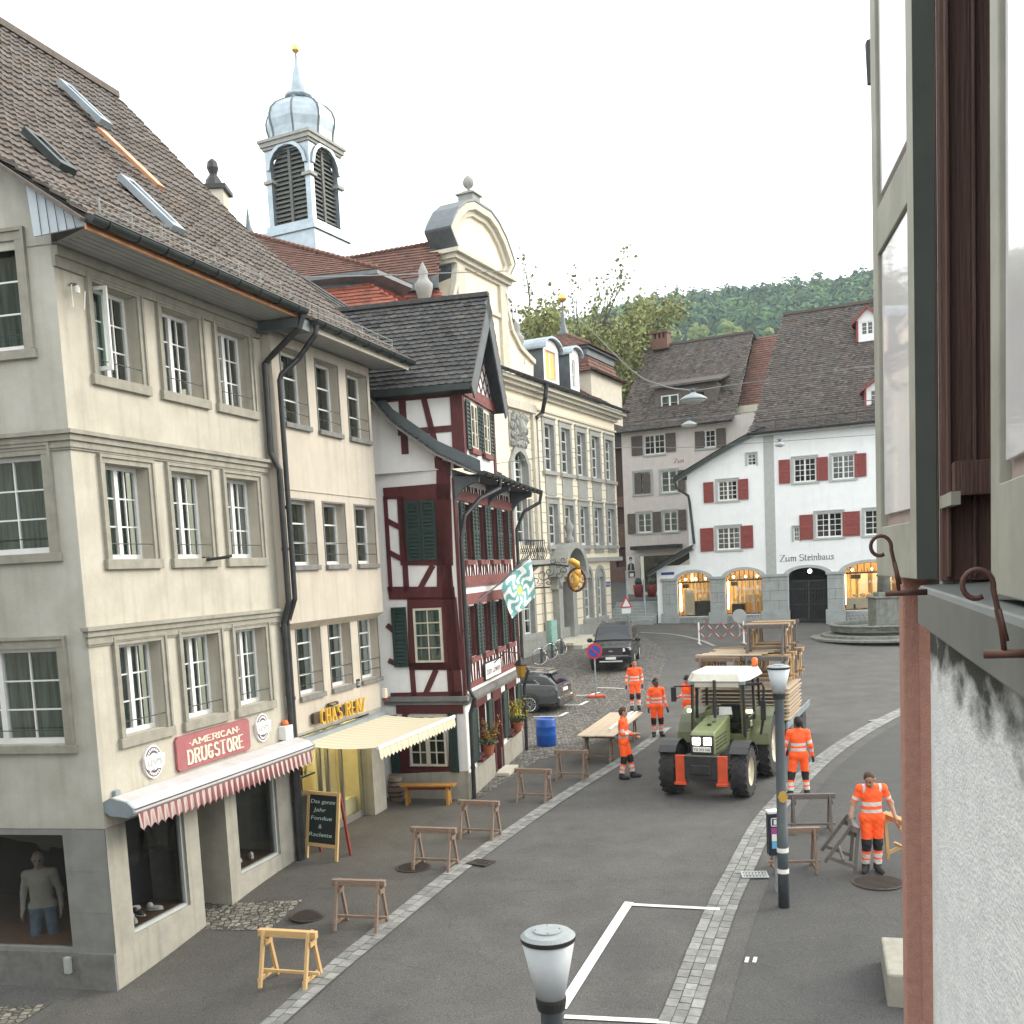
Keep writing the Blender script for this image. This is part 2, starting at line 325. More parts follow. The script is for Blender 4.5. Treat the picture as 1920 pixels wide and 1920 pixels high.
K['hall']=mat('hall_render_cream',(.80,.72,.56),.85,(.75,.67,.52),1.6,bump=.1,bsc=60,streak=.12)
K['hall_g']=mat('hall_grey_stone',(.34,.345,.32),.85,(.28,.285,.265),3,bump=.15,bsc=60,streak=.2)
K['hall_l']=mat('hall_light_stone',(.58,.55,.46),.85,(.5,.47,.39),3,streak=.2)
K['pinkish']=mat('pale_pink_render',(.62,.58,.555),.9,(.56,.525,.50),2,bump=.15,bsc=50,streak=.15)
K['steinw']=mat('cool_white_render',(.82,.85,.86),.9,(.77,.80,.81),2,bump=.15,bsc=50,streak=.10)
K['shred']=mat('brick_red_shutter',(.26,.045,.035),.6,(.19,.035,.03),6)
K['shbrown']=mat('weathered_brown_shutter',(.13,.105,.09),.75,(.085,.072,.065),6)
K['sillg']=mat('pale_grey_sill',(.42,.44,.43),.8,(.36,.38,.37),5)
K['black']=mat('black_iron',(.02,.02,.022),.5,(.03,.03,.03),6)
K['wood_new']=mat('fresh_pine',(.62,.42,.20),.6,(.50,.32,.14),5,obj=True,stretch=(1.2,14,14),bump=.15,bsc=20)
K['wood_old']=mat('weathered_wood',(.28,.20,.15),.8,(.17,.12,.09),5,obj=True,stretch=(1.2,14,14),bump=.3,bsc=20)
K['wood_grey']=mat('grey_weathered_wood',(.17,.145,.13),.85,(.10,.09,.082),5,obj=True,stretch=(1.2,14,14),bump=.3,bsc=20)
K['wood_pale']=mat('pale_planed_boards',(.56,.46,.34),.65,(.46,.36,.25),4,obj=True,stretch=(1.2,14,14),bump=.1,bsc=20)

# ---------------------------------------------------------------- generic architecture helpers
def wallgrid(mb,F,u0,u1,z0,z1,holes,w=0.0,depth=.25,m=0,mr=None,c=1.0):
    mr=m if mr is None else mr
    us=sorted({u0,u1}|{min(max(h[i],u0),u1) for h in holes for i in (0,1)});zs=sorted({z0,z1}|{min(max(h[i],z0),z1) for h in holes for i in (2,3)})
    for ua,ub in zip(us,us[1:]):
        if ub-ua < 1e-5:continue
        for za,zb in zip(zs,zs[1:]):
            if zb-za < 1e-5:continue
            uc,zc=(ua+ub)/2,(za+zb)/2
            if any(h[0] < uc < h[1] and h[2] < zc < h[3] for h in holes):continue
            mb.quad(F.pt(ua,w,za),F.pt(ub,w,za),F.pt(ub,w,zb),F.pt(ua,w,zb),m,c)
    for h in holes:
        dp=h[4] if len(h) > 4 else depth
        a,b,lo,hi=h[:4]
        for p,q in (((a,lo),(b,lo)),((b,lo),(b,hi)),((b,hi),(a,hi)),((a,hi),(a,lo))):
            mb.quad(F.pt(p[0],w,p[1]),F.pt(q[0],w,q[1]),F.pt(q[0],w-dp,q[1]),F.pt(p[0],w-dp,p[1]),mr,c)
def fbox(mb,F,u0,u1,w0,w1,z0,z1,m=0,c=1.0):mb.box(u0,u1,w0,w1,z0,z1,m,c,T=F.pt)
def fpoly(mb,F,pts,w0,w1,m=0,c=1.0):
    """pts = [(u, z)...] extruded between w0 and w1"""
    mb.prism([F.pt(u,w0,z) for u,z in pts],[F.pt(u,w1,z) for u,z in pts],m,c)
def window(house,F,h,w=0.0,depth=.2,leaves=2,rows=3,cols=2,fm=None,back='curtain',fr=.055,mun=.022,sill=None,surround=None,sillh=.12,
           sillw=.08,name='window',sillm=None,mun_m=None,arch=False,wf=None,guard=False,surr_w=.10,sill_ext=.08):
    """a casement set back in its opening: part 'window' (frame) > pane, sill, surround"""
    u0,u1,z0,z1=h[:4];fm=fm or K['white'];wf=w-depth if wf is None else wf
    mb=MB();T=F.pt;d0,d1=wf-.04,wf+.03
    fbox(mb,F,u0,u0+fr,d0,d1,z0,z1);fbox(mb,F,u1-fr,u1,d0,d1,z0,z1)
    fbox(mb,F,u0+fr,u1-fr,d0,d1,z0,z0+fr*1.3);fbox(mb,F,u0+fr,u1-fr,d0,d1,z1-fr,z1)
    lw=(u1-u0-2*fr)/leaves
    for i in range(1,leaves):fbox(mb,F,u0+fr+lw*i-fr*.75,u0+fr+lw*i+fr*.75,d0,d1+.012,z0+fr,z1-fr)
    for i in range(leaves):
        a=u0+fr+lw*i;b=a+lw
        for j in range(1,cols):x=a+lw*j/cols;fbox(mb,F,x-mun/2,x+mun/2,d0+.02,d1-.015,z0+fr,z1-fr)
        for j in range(1,rows):z=z0+fr*1.3+(z1-z0-2.3*fr)*j/rows;fbox(mb,F,a,b,d0+.02,d1-.018,z-mun/2,z+mun/2)
    o=mb.build(name,fm,house)
    g=MB();g.quad(T(u0+.01,wf-.01,z0+.01),T(u1-.01,wf-.01,z0+.01),T(u1-.01,wf-.01,z1-.01),T(u0+.01,wf-.01,z1-.01));g.build('pane',K['glass'],o)
    g=MB();g.quad(T(u0,wf-.16,z0),T(u1,wf-.16,z0),T(u1,wf-.16,z1),T(u0,wf-.16,z1))
    g.build('curtain' if back == 'curtain' else 'room_behind',K[back],o)
    if sill:
        s=MB();fbox(s,F,u0-sill_ext-(surr_w if surround else 0)*.8,u1+sill_ext+(surr_w if surround else 0)*.8,wf+.03,w+sillw,z0-sillh,z0-.004);s.build('sill',sill,o,bevel=.008)
    if surround:
        s=MB();sw=surr_w
        fbox(s,F,u0-sw,u0-.003,w-.02,w+.035,z0,z1);fbox(s,F,u1+.003,u1+sw,w-.02,w+.035,z0,z1);fbox(s,F,u0-sw,u1+sw,w-.02,w+.035,z1+.003,z1+sw)
        fbox(s,F,u0-sw-.03,u0-sw+.012,w-.02,w+.06,z0,z1+sw);fbox(s,F,u1+sw-.012,u1+sw+.03,w-.02,w+.06,z0,z1+sw);fbox(s,F,u0-sw-.03,u1+sw+.03,w-.02,w+.062,z1+sw-.012,z1+sw+.035)
        s.build('surround',surround,o)
    if guard:
        s=MB()
        for zz in guard:s.tube([T(u0,w+.0,z0+zz),T(u1,w+.0,z0+zz)],.008,6)
        s.build('safety_rail',K['gutter'],o)
    return o
def inside(p,poly):
    x,y=p;r=False;n=len(poly)
    for i in range(n):
        a,b=poly[i],poly[(i+1) % n]
        if (a[1] > y) != (b[1] > y) and x < (b[0]-a[0])*(y-a[1])/(b[1]-a[1])+a[0]:r=not r
    return r
def tiles(mb,O,U,V,poly,tw,th,thick=.018,jit=.12,c0=1.0,cs=.22,shape='flat',lift=.03,holes=(),warm=.06):
    """individual roof tiles on the plane O + U*a + V*b (U along eave, V up slope, unit vectors), kept where their centre is inside poly (a, b)"""
    O,U,V=Vector(O),Vector(U).normalized(),Vector(V).normalized();Nn=U.cross(V).normalized()
    if Nn.z < 0:Nn=-Nn
    a0,a1=min(p[0] for p in poly),max(p[0] for p in poly);b0,b1=min(p[1] for p in poly),max(p[1] for p in poly)
    nr=int((b1-b0)/th)+1;ncol=int((a1-a0)/tw)+2
    for r in range(nr):
        bb=b0+r*th;off=(tw/2 if r % 2 else 0) if shape != 'pan' else 0;rowt=random.uniform(-.05,.05)
        for k in range(-1,ncol):
            aa=a0+k*tw+off
            if not inside((min(max(aa+tw/2,a0+1e-4),a1-1e-4),min(bb+th/2,b1-1e-4)),poly):continue
            if any(inside((aa+tw/2,bb+th/2),h) for h in holes):continue
            a_,e_=max(aa,a0),min(aa+tw*.97,a1)
            q=c0+rowt+random.gauss(0,cs*.6);wv=random.uniform(-warm,warm);col=(max(.3,q*(1+wv)),max(.3,q),max(.3,q*(1-wv)))
            dz=random.uniform(-.004,.006);lo=lift+thick+dz;hi=thick*.6+dz;sk=random.uniform(-.008,.008)
            tb=min(bb+th*1.12,b1+.02)
            p=lambda a,b,h:O+U*a+V*b+Nn*h
            if shape == 'round':
                mid=(a_+e_)/2;d=th*.16
                f=[p(a_,bb+d+sk,lo),p((a_*3+e_)/4,bb+d*.25+sk,lo),p(mid,bb+sk,lo),p((a_+3*e_)/4,bb+d*.25+sk,lo),p(e_,bb+d+sk,lo),p(e_,tb,hi),p(a_,tb,hi)]
                g=[x-Nn*lo*.9 for x in f[:5]]
                mb.add(f+g,[(0,1,2,3,4,5,6),(0,7,8,1),(1,8,9,2),(2,9,10,3),(3,10,11,4),(4,11,5),(0,6,7)],0,col)
            elif shape == 'pan':
                hh=.03;us=(0,.25,.5,.78,1.0);hs=(0,.012,.0,hh,hh*.3)
                vs=[p(a_+(e_-a_)*1.03*t,bb+sk*.5,lo+h) for t,h in zip(us,hs)]+[p(a_+(e_-a_)*1.03*t,tb,hi+h) for t,h in zip(us,hs)]+[p(a_+(e_-a_)*1.03*t,bb+.01,0) for t in us]
                fs=[(i,i+1,6+i,5+i) for i in range(4)]+[(i,10+i,11+i,i+1) for i in range(4)]
                mb.add(vs,fs,0,col)
            else:
                vs=[p(a_,bb+sk,lo),p(e_,bb-sk,lo),p(e_,tb,hi),p(a_,tb,hi),p(a_,bb+.01,0),p(e_,bb+.01,0)]
                mb.add(vs,[(0,1,2,3),(0,4,5,1),(0,3,4),(1,5,2)],0,col)
def area(poly,cell=.5,dz=.008,m=0,mb=None):
    """flat ground polygon draped on the height field"""
    bm=bmesh.new();bm.faces.new([bm.verts.new((p[0],p[1],0)) for p in poly])
    x0,x1=min(p[0] for p in poly),max(p[0] for p in poly);y0,y1=min(p[1] for p in poly),max(p[1] for p in poly)
    for ax,a,b in ((0,x0,x1),(1,y0,y1)):
        k=math.floor(a/cell)+1
        while k*cell < b:
            co=(k*cell,0,0) if ax == 0 else (0,k*cell,0);no=(1,0,0) if ax == 0 else (0,1,0)
            bmesh.ops.bisect_plane(bm,geom=bm.verts[:]+bm.edges[:]+bm.faces[:],plane_co=co,plane_no=no);k += 1
    mb=mb or MB();bm.verts.index_update();base=len(mb.v)
    mb.v += [(v.co.x,v.co.y,gz(v.co.x,v.co.y)+dz) for v in bm.verts]
    for f in bm.faces:mb.f.append([base+v.index for v in f.verts]);mb.m.append(m);mb.c.append(1.0)
    bm.free();return mb
def cat(pts,n=6):
    """Catmull-Rom through 2D/3D points"""
    P=[Vector(p) for p in pts];P=[P[0]*2-P[1]]+P+[P[-1]*2-P[-2]];o=[]
    for i in range(1,len(P)-2):
        for k in range(n):
            t=k/n;a,b,c,d=P[i-1:i+3]
            o.append(.5*((2*b)+(c-a)*t+(2*a-5*b+4*c-d)*t*t+(3*b-a-3*c+d)*t**3))
    o.append(P[-2]);return o
def text(s,F,u,z,h,w,mat_,name='lettering',parent=None,length=None,ext=.01,font_shear=0,tilt=0.0,bold=0.0):
    """plain lettering lying on facade F, baseline start (u, z), cap height h, fitted to length"""
    cu=bpy.data.curves.new(name,'FONT');cu.body=s;cu.size=h*1.38;cu.extrude=ext;cu.shear=font_shear;cu.offset=bold;cu.resolution_u=3
    o=bpy.data.objects.new(name,cu);C.objects.link(o);bpy.context.view_layer.update()
    dg=bpy.context.evaluated_depsgraph_get();me=bpy.data.meshes.new_from_object(o.evaluated_get(dg));bpy.data.objects.remove(o)
    vs=[v.co.copy() for v in me.vertices];x0=min(v.x for v in vs);x1=max(v.x for v in vs);k=(length/(x1-x0)) if length else 1
    mb=MB();mb.add([F.pt(u+(v.x-x0)*k,w+v.z,z+v.y+tilt*(v.x-x0)*k) for v in vs],[tuple(p.vertices) for p in me.polygons]);bpy.data.meshes.remove(me)
    return mb.build(name,mat_,parent)
class Flat:
    """any local frame: origin, u axis, v axis (up), normal"""
    def __init__(s,O,U,V):s.O,s.U,s.V=Vector(O),Vector(U).normalized(),Vector(V).normalized();s.N=s.U.cross(s.V)
    def pt(s,u,w,z):return s.O+s.U*u+s.N*w+s.V*z
# stroke glyphs on a unit cap height, drawn with a broad nib; serif capitals get slabs
def glyph_strokes(ch):
    a=lambda cx,cy,rx,ry,d0,d1,n=9:[(cx+rx*math.cos(math.radians(d0+(d1-d0)*i/n)),cy+ry*math.sin(math.radians(d0+(d1-d0)*i/n))) for i in range(n+1)]
    g={'A':([[(0,0),(.3,1)],[(.3,1),(.6,0)],[(.12,.35),(.48,.35)]],.6,[(0,0),(.6,0)]),
         'M':([[(0,0),(0,1)],[(0,1),(.35,.3)],[(.35,.3),(.7,1)],[(.7,1),(.7,0)]],.7,[(0,0),(.7,0),(0,1),(.7,1)]),
         'E':([[(0,0),(0,1)],[(0,1),(.48,1)],[(0,.5),(.38,.5)],[(0,0),(.48,0)]],.5,[(0,0),(0,1)]),
         'R':([[(0,0),(0,1)],[(0,1),(.28,1)]+a(.28,.76,.22,.24,90,-90)+[(0,.52)],[(.25,.52),(.52,0)]],.52,[(0,0),(0,1),(.52,0)]),
         'I':([[(0,0),(0,1)]],.0,[(0,0),(0,1)]),
         'C':([a(.28,.5,.28,.5,50,310,14)],.52,[]),'G':([a(.28,.5,.28,.5,50,320,14),[(.5,.18),(.5,.45)],[(.32,.45),(.56,.45)]],.55,[]),
         'N':([[(0,0),(0,1)],[(0,1),(.55,0)],[(.55,0),(.55,1)]],.55,[(0,0),(0,1),(.55,1)]),
         'D':([[(0,0),(0,1)],[(0,1),(.2,1)]+a(.2,.5,.34,.5,90,-90,10)+[(0,0)]],.54,[(0,0),(0,1)]),
         'U':([[(0,1),(0,.28)]+a(.26,.28,.26,.28,180,360,8)+[(.52,1)]],.52,[(0,1),(.52,1)]),
         'S':([a(.25,.75,.23,.25,30,270,9)+a(.25,.25,.25,.25,90,-150,9)[1:]],.5,[]),
         'T':([[(.28,0),(.28,1)],[(0,1),(.56,1)]],.56,[(.28,0)]),
         'O':([a(.28,.5,.28,.5,0,360,18)],.56,[]),'H':([[(0,0),(0,1)],[(.52,0),(.52,1)],[(0,.5),(.52,.5)]],.52,[(0,0),(0,1),(.52,0),(.52,1)]),
         'Z':([[(0,1),(.5,1)],[(.5,1),(0,0)],[(0,0),(.52,0)]],.52,[]),
         '.':([[(0,.45),(.06,.45)]],.06,[]),'B':([[(0,0),(0,1)],a(.2,.76,.24,.24,90,-90),a(.2,.26,.28,.26,90,-90),[(0,1),(.2,1)],[(0,.52),(.2,.52)],[(0,0),(.2,0)]],.48,[(0,0),(0,1)])}
    g['\u00c4']=(g['A'][0]+[[(.12,1.2),(.14,1.2)],[(.46,1.2),(.48,1.2)]],.6,g['A'][2])
    low={'u':([[(0,.62),(.04,.55),(.04,.1),(.12,0),(.3,.1)],[(.36,.62),(.36,.08),(.44,0)]],.44),'m':([[(0,.55),(.06,.62),(.06,0)],[(.06,.5),(.25,.62),(.3,.52),(.3,0)],[(.3,.5),(.5,.62),(.55,.52),(.55,0),(.6,0)]],.6),
           'n':([[(0,.55),(.06,.62),(.06,0)],[(.06,.5),(.28,.62),(.34,.52),(.34,0),(.4,0)]],.4),'t':([[(.1,.9),(.06,.6),(.06,.1),(.14,0),(.26,.08)],[(-.06,.62),(.24,.62)]],.26),
           'e':([[(.04,.35),(.3,.45),(.26,.6),(.12,.62),(.02,.5),(.02,.12),(.12,0),(.3,.1)]],.32),'i':([[(0,.55),(.06,.62),(.06,.05),(.14,0)],[(.04,.86),(.1,.8)]],.14),
           'b':([[(.02,1.0),(.05,.9),(.05,.1),(.16,0),(.32,.12),(.34,.5),(.24,.62),(.05,.5)]],.36),'a':([[(.04,.56),(.18,.62),(.3,.52),(.3,.06),(.38,0)],[(.3,.36),(.08,.32),(.02,.12),(.12,0),(.3,.1)]],.38),
           's':([[(.3,.54),(.16,.62),(.04,.5),(.28,.22),(.24,.04),(.1,0),(.0,.08)]],.3),'z_':([],.2),' ':([],.28)}
    if ch in low:return low[ch][0],low[ch][1],[]
    return g[ch]
def nibtext(s,F,u,z,h,length,w,mat_,name='lettering',parent=None,nib=(.09,.02),ext=.015,slab=0.0,gap=.16,tilt=0.0,slabh=.09):
    """broad-nib letters; slab>0 adds slab serifs"""
    gl=[glyph_strokes(c) for c in s];tot=sum(g[1]+gap for g in gl)-gap;k=length/tot;mb=MB();x=0.0
    nx,ny=nib
    for st,wd_,sf in gl:
        P=lambda q,dx,dy:(u+(x+q[0]+dx)*k,z+(q[1]+dy)*h+tilt*(x+q[0])*k)
        for line in st:
            for i,(p,q) in enumerate(zip(line,line[1:])):
                e=.0007*i
                pts=[(p[0],p[1],-1),(p[0],p[1],1),(q[0],q[1],1),(q[0],q[1],-1)]
                vx,vy=q[0]-p[0],q[1]-p[1];L=math.hypot(vx,vy) or 1;bx,by=vx/L*.015,vy/L*.015
                # nib as a small rectangle nx x ny swept along the stroke: convex hull of both ends
                cor=[]
                for (cx_0,cy_0) in ((p[0]-bx,p[1]-by),(q[0]+bx,q[1]+by)):
                    for sx in (-1,1):
                        for sy in (-1,1):cor.append((cx_0+sx*nx/2,cy_0+sy*ny/2))
                hull=hull2(cor)
                fpoly(mb,F,[P((a_,b_),0,0) for a_,b_ in hull],w-.002,w+ext+e)
        if slab:
            for q in sf:
                y0=0 if q[1] < .5 else 1-slabh
                fpoly(mb,F,[P((q[0]-slab,y0-.01),0,0),P((q[0]+slab,y0-.01),0,0),P((q[0]+slab,y0+slabh),0,0),P((q[0]-slab,y0+slabh),0,0)],w-.002,w+ext+.004)
        x += wd_+gap
    return mb.build(name,mat_,parent)
def hull2(pts):
    pts=sorted(set(pts));cr_=lambda o,a,b:(a[0]-o[0])*(b[1]-o[1])-(a[1]-o[1])*(b[0]-o[0])
    def half(ps):
        h=[]
        for p in ps:
            while len(h) >= 2 and cr_(h[-2],h[-1],p) <= 1e-12:h.pop()
            h.append(p)
        return h[:-1]
    return half(pts)+half(pts[::-1])
def proj(P):
    v=Vector(P)-Vector((0,0,EYE));a,b,c_=v.x,v.y,-v.z
    q=_r*a+_f*b+_d*c_;return (CX+FP*q.x/q.z,CY+FP*q.y/q.z)
# ================================================================ GROUND
def grid_ground():
    xs=list(np.arange(-14,26,.5));ys=list(np.arange(0,80,.5))
    xs=[-700,-400,-200,-100,-60,-40,-28,-20]+xs+[26,30,40,60,100,200,400,700];ys=[-60,-30,-12,-5]+ys+[80,90,100,120,150]
    mb=MB();nx=len(xs)
    for y in ys:
        for x in xs:mb.v.append((x,y,gz(x,y)))
    for j in range(len(ys)-1):
        for i in range(nx-1):mb.f.append([j*nx+i,j*nx+i+1,(j+1)*nx+i+1,(j+1)*nx+i]);mb.m.append(0);mb.c.append(1.0)
    return tag(mb.build('road',K['asphalt'],smooth=True),kind='structure')
grid_ground()
# left and right kerb lines (two and three rows of granite setts, laid flush)
LK=[(500,1950),(560,1895),(655,1812),(752,1732),(852,1650),(945,1580),(1040,1513),(1110,1468),(1165,1434),(1215,1400),(1262,1362)]
RK=[(1290,1960),(1316,1900),(1352,1790),(1388,1690),(1420,1620),(1455,1545),(1500,1487),(1555,1430),(1610,1388),(1660,1358),(1720,1328),(1800,1300),(1900,1270)]
LKw=cat([G(*p).xy.to_3d() for p in LK],8);RKw=cat([G(*p).xy.to_3d() for p in RK],8)
def sett_rows(line,rows,side,name,rw=.17,ln=.2):
    base=MB();mb=MB()
    L=[0];
    for a,b in zip(line,line[1:]):L.append(L[-1]+(b-a).length)
    def at_s(s):
        for i in range(len(L)-1):
            if s <= L[i+1] or i == len(L)-2:
                t=(s-L[i])/(L[i+1]-L[i]);p=line[i].lerp(line[i+1],t);d=(line[i+1]-line[i]).normalized();return p,Vector((d.y,-d.x,0))*side
    def P(s,o,h):p,n=at_s(s);q=p+n*o;return Vector((q.x,q.y,gz(q.x,q.y)+h))
    s=0;tot=L[-1];W=rows*rw
    while s < tot-.4:base.quad(P(s,-.02,.008),P(s+.4,-.02,.008),P(s+.4,W+.01,.008),P(s,W+.01,.008));s += .4
    for r in range(rows):
        s=random.uniform(0,.1)
        while s < tot-.3:
            l=ln*random.uniform(.85,1.25);a,b=s+.008,s+l-.008;o0,o1=r*rw+.007,(r+1)*rw-.007;h=.014+random.uniform(-.002,.004);q=random.uniform(.75,1.25)
            j=lambda:random.uniform(-.006,.006)
            t=[P(a+j(),o0+j(),h),P(b+j(),o0+j(),h),P(b+j(),o1+j(),h),P(a+j(),o1+j(),h)];lo_=[P(a,o0,.004),P(b,o0,.004),P(b,o1,.004),P(a,o1,.004)]
            mb.add(t+lo_,[(0,1,2,3),(0,4,5,1),(1,5,6,2),(2,6,7,3),(3,7,4,0)],0,(q,q,q*.99));s += l
    tag(base.build('kerb_joint',K['joint']),kind='structure');tag(mb.build(name,K['sett']),kind='structure')
sett_rows(LKw,2,-1,'kerb_setts',.17);sett_rows(RKw,3,-1,'kerb_setts',.16)
# the two pavements
lp=[(p.x,p.y) for p in LKw][:-6]+[(2.6,33.0),(-.2,32.5),(-1.4,24.2),(-4.2,24),(-7,12),(-9,8)]
lp=[(-9,6.5)]+[(LKw[0].x-.3,LKw[0].y-.6)]+lp;tag(area(lp,.5,.006).build('pavement',K['asphalt2'],smooth=True),kind='structure')
rp=[(p.x+.3,p.y-.1) for p in RKw]+[(30,36),(30,3),(2.6,3),(2.2,6)];tag(area(rp,.5,.006).build('pavement',K['asphalt3'],smooth=True),kind='structure')
# cobbled square in front of the hall and the strip beside the timber house
cob=[G(905,1494),G(1010,1425),G(1075,1412),G(1170,1370),G(1215,1318),G(1252,1238),G(1235,1210),G(1205,1194)]
cob=[(p.x,p.y) for p in cob]+[(6.4,64.0),(-2,44),(-9,36),(-6,24)]
cobp=cob[:8]+[(6.8,60.0),(1.2,51.2),(-3.2,41),(-8,33),(-1.2,23.4)]
tag(area(cobp,.5,.016).build('cobbled_square',K['cobble'],smooth=True),kind='structure')
fs=[G(371,1742),G(385,1693),G(572,1688),G(505,1745)]
tag(area([(p.x,p.y) for p in fs],.5,.012).build('cobbled_doorstep',K['cobble2'],smooth=True),kind='structure')
fs=[G(-150,1935),G(-60,1893),G(92,1884),G(30,1925)]
tag(area([(p[0],p[1]) for p in fs],.5,.012).build('cobbled_alley',K['cobble2'],smooth=True),kind='structure')
# painted lines
def line_strip(pts,wd_,name='road_marking',m='mark',dz=.016):
    mb=MB()
    for a,b in zip(pts,pts[1:]):
        a,b=Vector((a[0],a[1],0)),Vector((b[0],b[1],0));d=(b-a);n=Vector((d.y,-d.x,0)).normalized()*wd_/2;k=max(1,int(d.length/.4))
        for i in range(k):
            p,q=a.lerp(b,i/k),a.lerp(b,(i+1)/k);z=lambda v:Vector((v.x,v.y,gz(v.x,v.y)+dz))
            mb.quad(z(p-n),z(q-n),z(q+n),z(p+n))
    return tag(mb.build(name,K[m]),kind='structure')
line_strip([G(1178,1697),G(1350,1706)],.10);line_strip([G(1180,1693),G(1052,1893)],.15,dz=.018);line_strip([G(1058,1908),G(1256,1918)],.10)
line_strip([G(1402,1796),G(1399,1806)],.05,dz=.014);line_strip([G(1417,1796),G(1414,1806)],.05,dz=.014)
for a,b,c in (((1000,1345),(1050,1344),(1064,1337)),((1058,1323),(1088,1323),(1102,1316)),((1080,1305),(1108,1304),(1125,1299)),((1120,1290),(1170,1292),None)):
    line_strip([G(*a),G(*b)],.1,dz=.026)
    if c:line_strip([G(*b),G(*c)],.14,dz=.03)
line_strip(cat([G(1200,1186).xy.to_3d(),G(1262,1190).xy.to_3d(),G(1310,1200).xy.to_3d(),G(1340,1212).xy.to_3d()],6),.22,dz=.02,m='marky')
# iron covers and gratings
K['iron']=mat('cast_iron',(.06,.052,.048),.6,(.09,.07,.06),30,bump=.5,bsc=90,metal=.5)
def manhole(px,py,r,label):
    p=G(px,py);t=thing('manhole_cover',label,'manhole',p)
    mb=MB();mb.lathe([(r,0),(r,.018),(r*.93,.02),(r*.92,.014)],n=28);mb.build('cover',K['iron'],t,local=True)
    mb=MB()
    for k in range(-6,7):
        y=k*r/7;x=math.sqrt(max(0,(r*.86)**2-y*y));mb.box(-x,x,y-.012,y+.012,.012,.022)
    mb.build('ribs',K['iron'],t,local=True)
manhole(582,1717,.33,'brown round manhole cover on the pavement beside the second trestle')
manhole(775,1627,.32,'brown round manhole cover under the third trestle on the left pavement')
manhole(1646,1655,.42,'ribbed round manhole cover at the feet of the short-sleeved worker')
def grating(px,py,w,l,rz,label,light=True):
    p=G(px,py);t=thing('drain_grating',label,'drain',(p.x,p.y,p.z+.004),rz)
    mb=MB();e=.03
    for b in ((-w/2,w/2,-l/2,-l/2+e),(-w/2,w/2,l/2-e,l/2),(-w/2,-w/2+e,-l/2+e,l/2-e),(w/2-e,w/2,-l/2+e,l/2-e),(-w/2+e,w/2-e,-.015,.015)):mb.box(*b,.01,.026)
    n=7
    for i in range(n):
        x=-w/2+e+(w-2*e)*(i+.5)/n
        for y0,s in ((-l/4,1),(l/4,1)):mb.bar((x-.02,y0-l/4+.03,.018),(x+.012,y0,.018),.02,.016);mb.bar((x+.012,y0,.018),(x-.02,y0+l/4-.03,.018),.02,.016)
    mb.build('grate',K['sillg'] if light else K['iron'],t,local=True)
    mb=MB();mb.box(-w/2,w/2,-l/2,l/2,.002,.011);mb.build('shaft',K['black'],t,local=True)
grating(1415,1642,.44,.36,-.12,'pale cast drain grating in the right kerb by the lamp pole')
grating(902,1619,.42,.34,-.6,'dark drain grating in the left kerb near the trestles',False)
grating(1645,1352,.5,.3,.5,'far drain grating in the curved right kerb',True)

# ================================================================ HOUSE A: corner shop
A0,A1=-5.075,0.0
FA=Fac(G(557,1612),vdir(1600));cA=FA.pt(A0,0,0);FS=Fac(cA,vdir(-8000))
if FS.uz(20,1150)[0] < 0:FS.d=-FS.d
def row(F,quads,w=0.0):
    """openings from pixel corners [(TL, BR)...]; heights averaged over the row"""
    r=[(F.uz(*a,w),F.uz(*b,w)) for a,b in quads];zt=sum(x[0][1] for x in r)/len(r);zb=sum(x[1][1] for x in r)/len(r)
    return [(x[0][0],x[1][0],zb,zt) for x in r]
A_r1=row(FA,[((171,527),(264,719)),((300,574),(379,749)),((405,615),(472,773))])
A_r2=row(FA,[((194,866),(287,1045)),((316,883),(399.6,1047)),((421,897),(490,1047))])
A_r3=row(FA,[((219,1208),(312,1361)),((337,1197),(420,1336)),((437.5,1183),(506,1313))])
wdth=0.86
def even(rw,w_=None):
    o=[]
    for a,b,c,d in rw:m=(a+b)/2;ww=(w_ or (b-a))/2;o.append((m-ww,m+ww,c,d))
    return o
avg=sum(b-a for r in (A_r1,A_r2,A_r3) for a,b,_,_ in r)/9
A_r1,A_r2,A_r3=(even(r,avg) for r in (A_r1,A_r2,A_r3))
zf=FA.uz(191,1556)[1]                                   # top of the stone-clad shop floor
zs_=9.92                                                 # soffit
g0=gz(-6,14)-.5
hA=thing('corner_house','cream plastered three-storey corner house with a shop, brown tiled roof and pale window frames','house',(cA.x,cA.y,gz(cA.x,cA.y)))
zAs=FA.uz(345,1490)[1]
wz0=FA.uz(254,1752)[1];wz1=FA.uz(454.7,1640)[1]
shop=[(FA.uz(245,1660)[0],FA.uz(350,1600)[0],wz0,2.55),(FA.uz(380,1650)[0],FA.uz(430,1620)[0],-1.0,2.55,1.1),(FA.uz(450,1600)[0],FA.uz(524,1560)[0],wz1,2.55)]
mb=MB();wallgrid(mb,FA,A0,A1,zf,zs_+.02,A_r1+A_r2+A_r3,depth=.27)
mb.build('wall',K['plaster'],hA)
mb=MB();wallgrid(mb,FA,A0,A1,g0,zf-.003,shop,depth=.22);mb.build('shop_front',K['stone_shop'],hA)
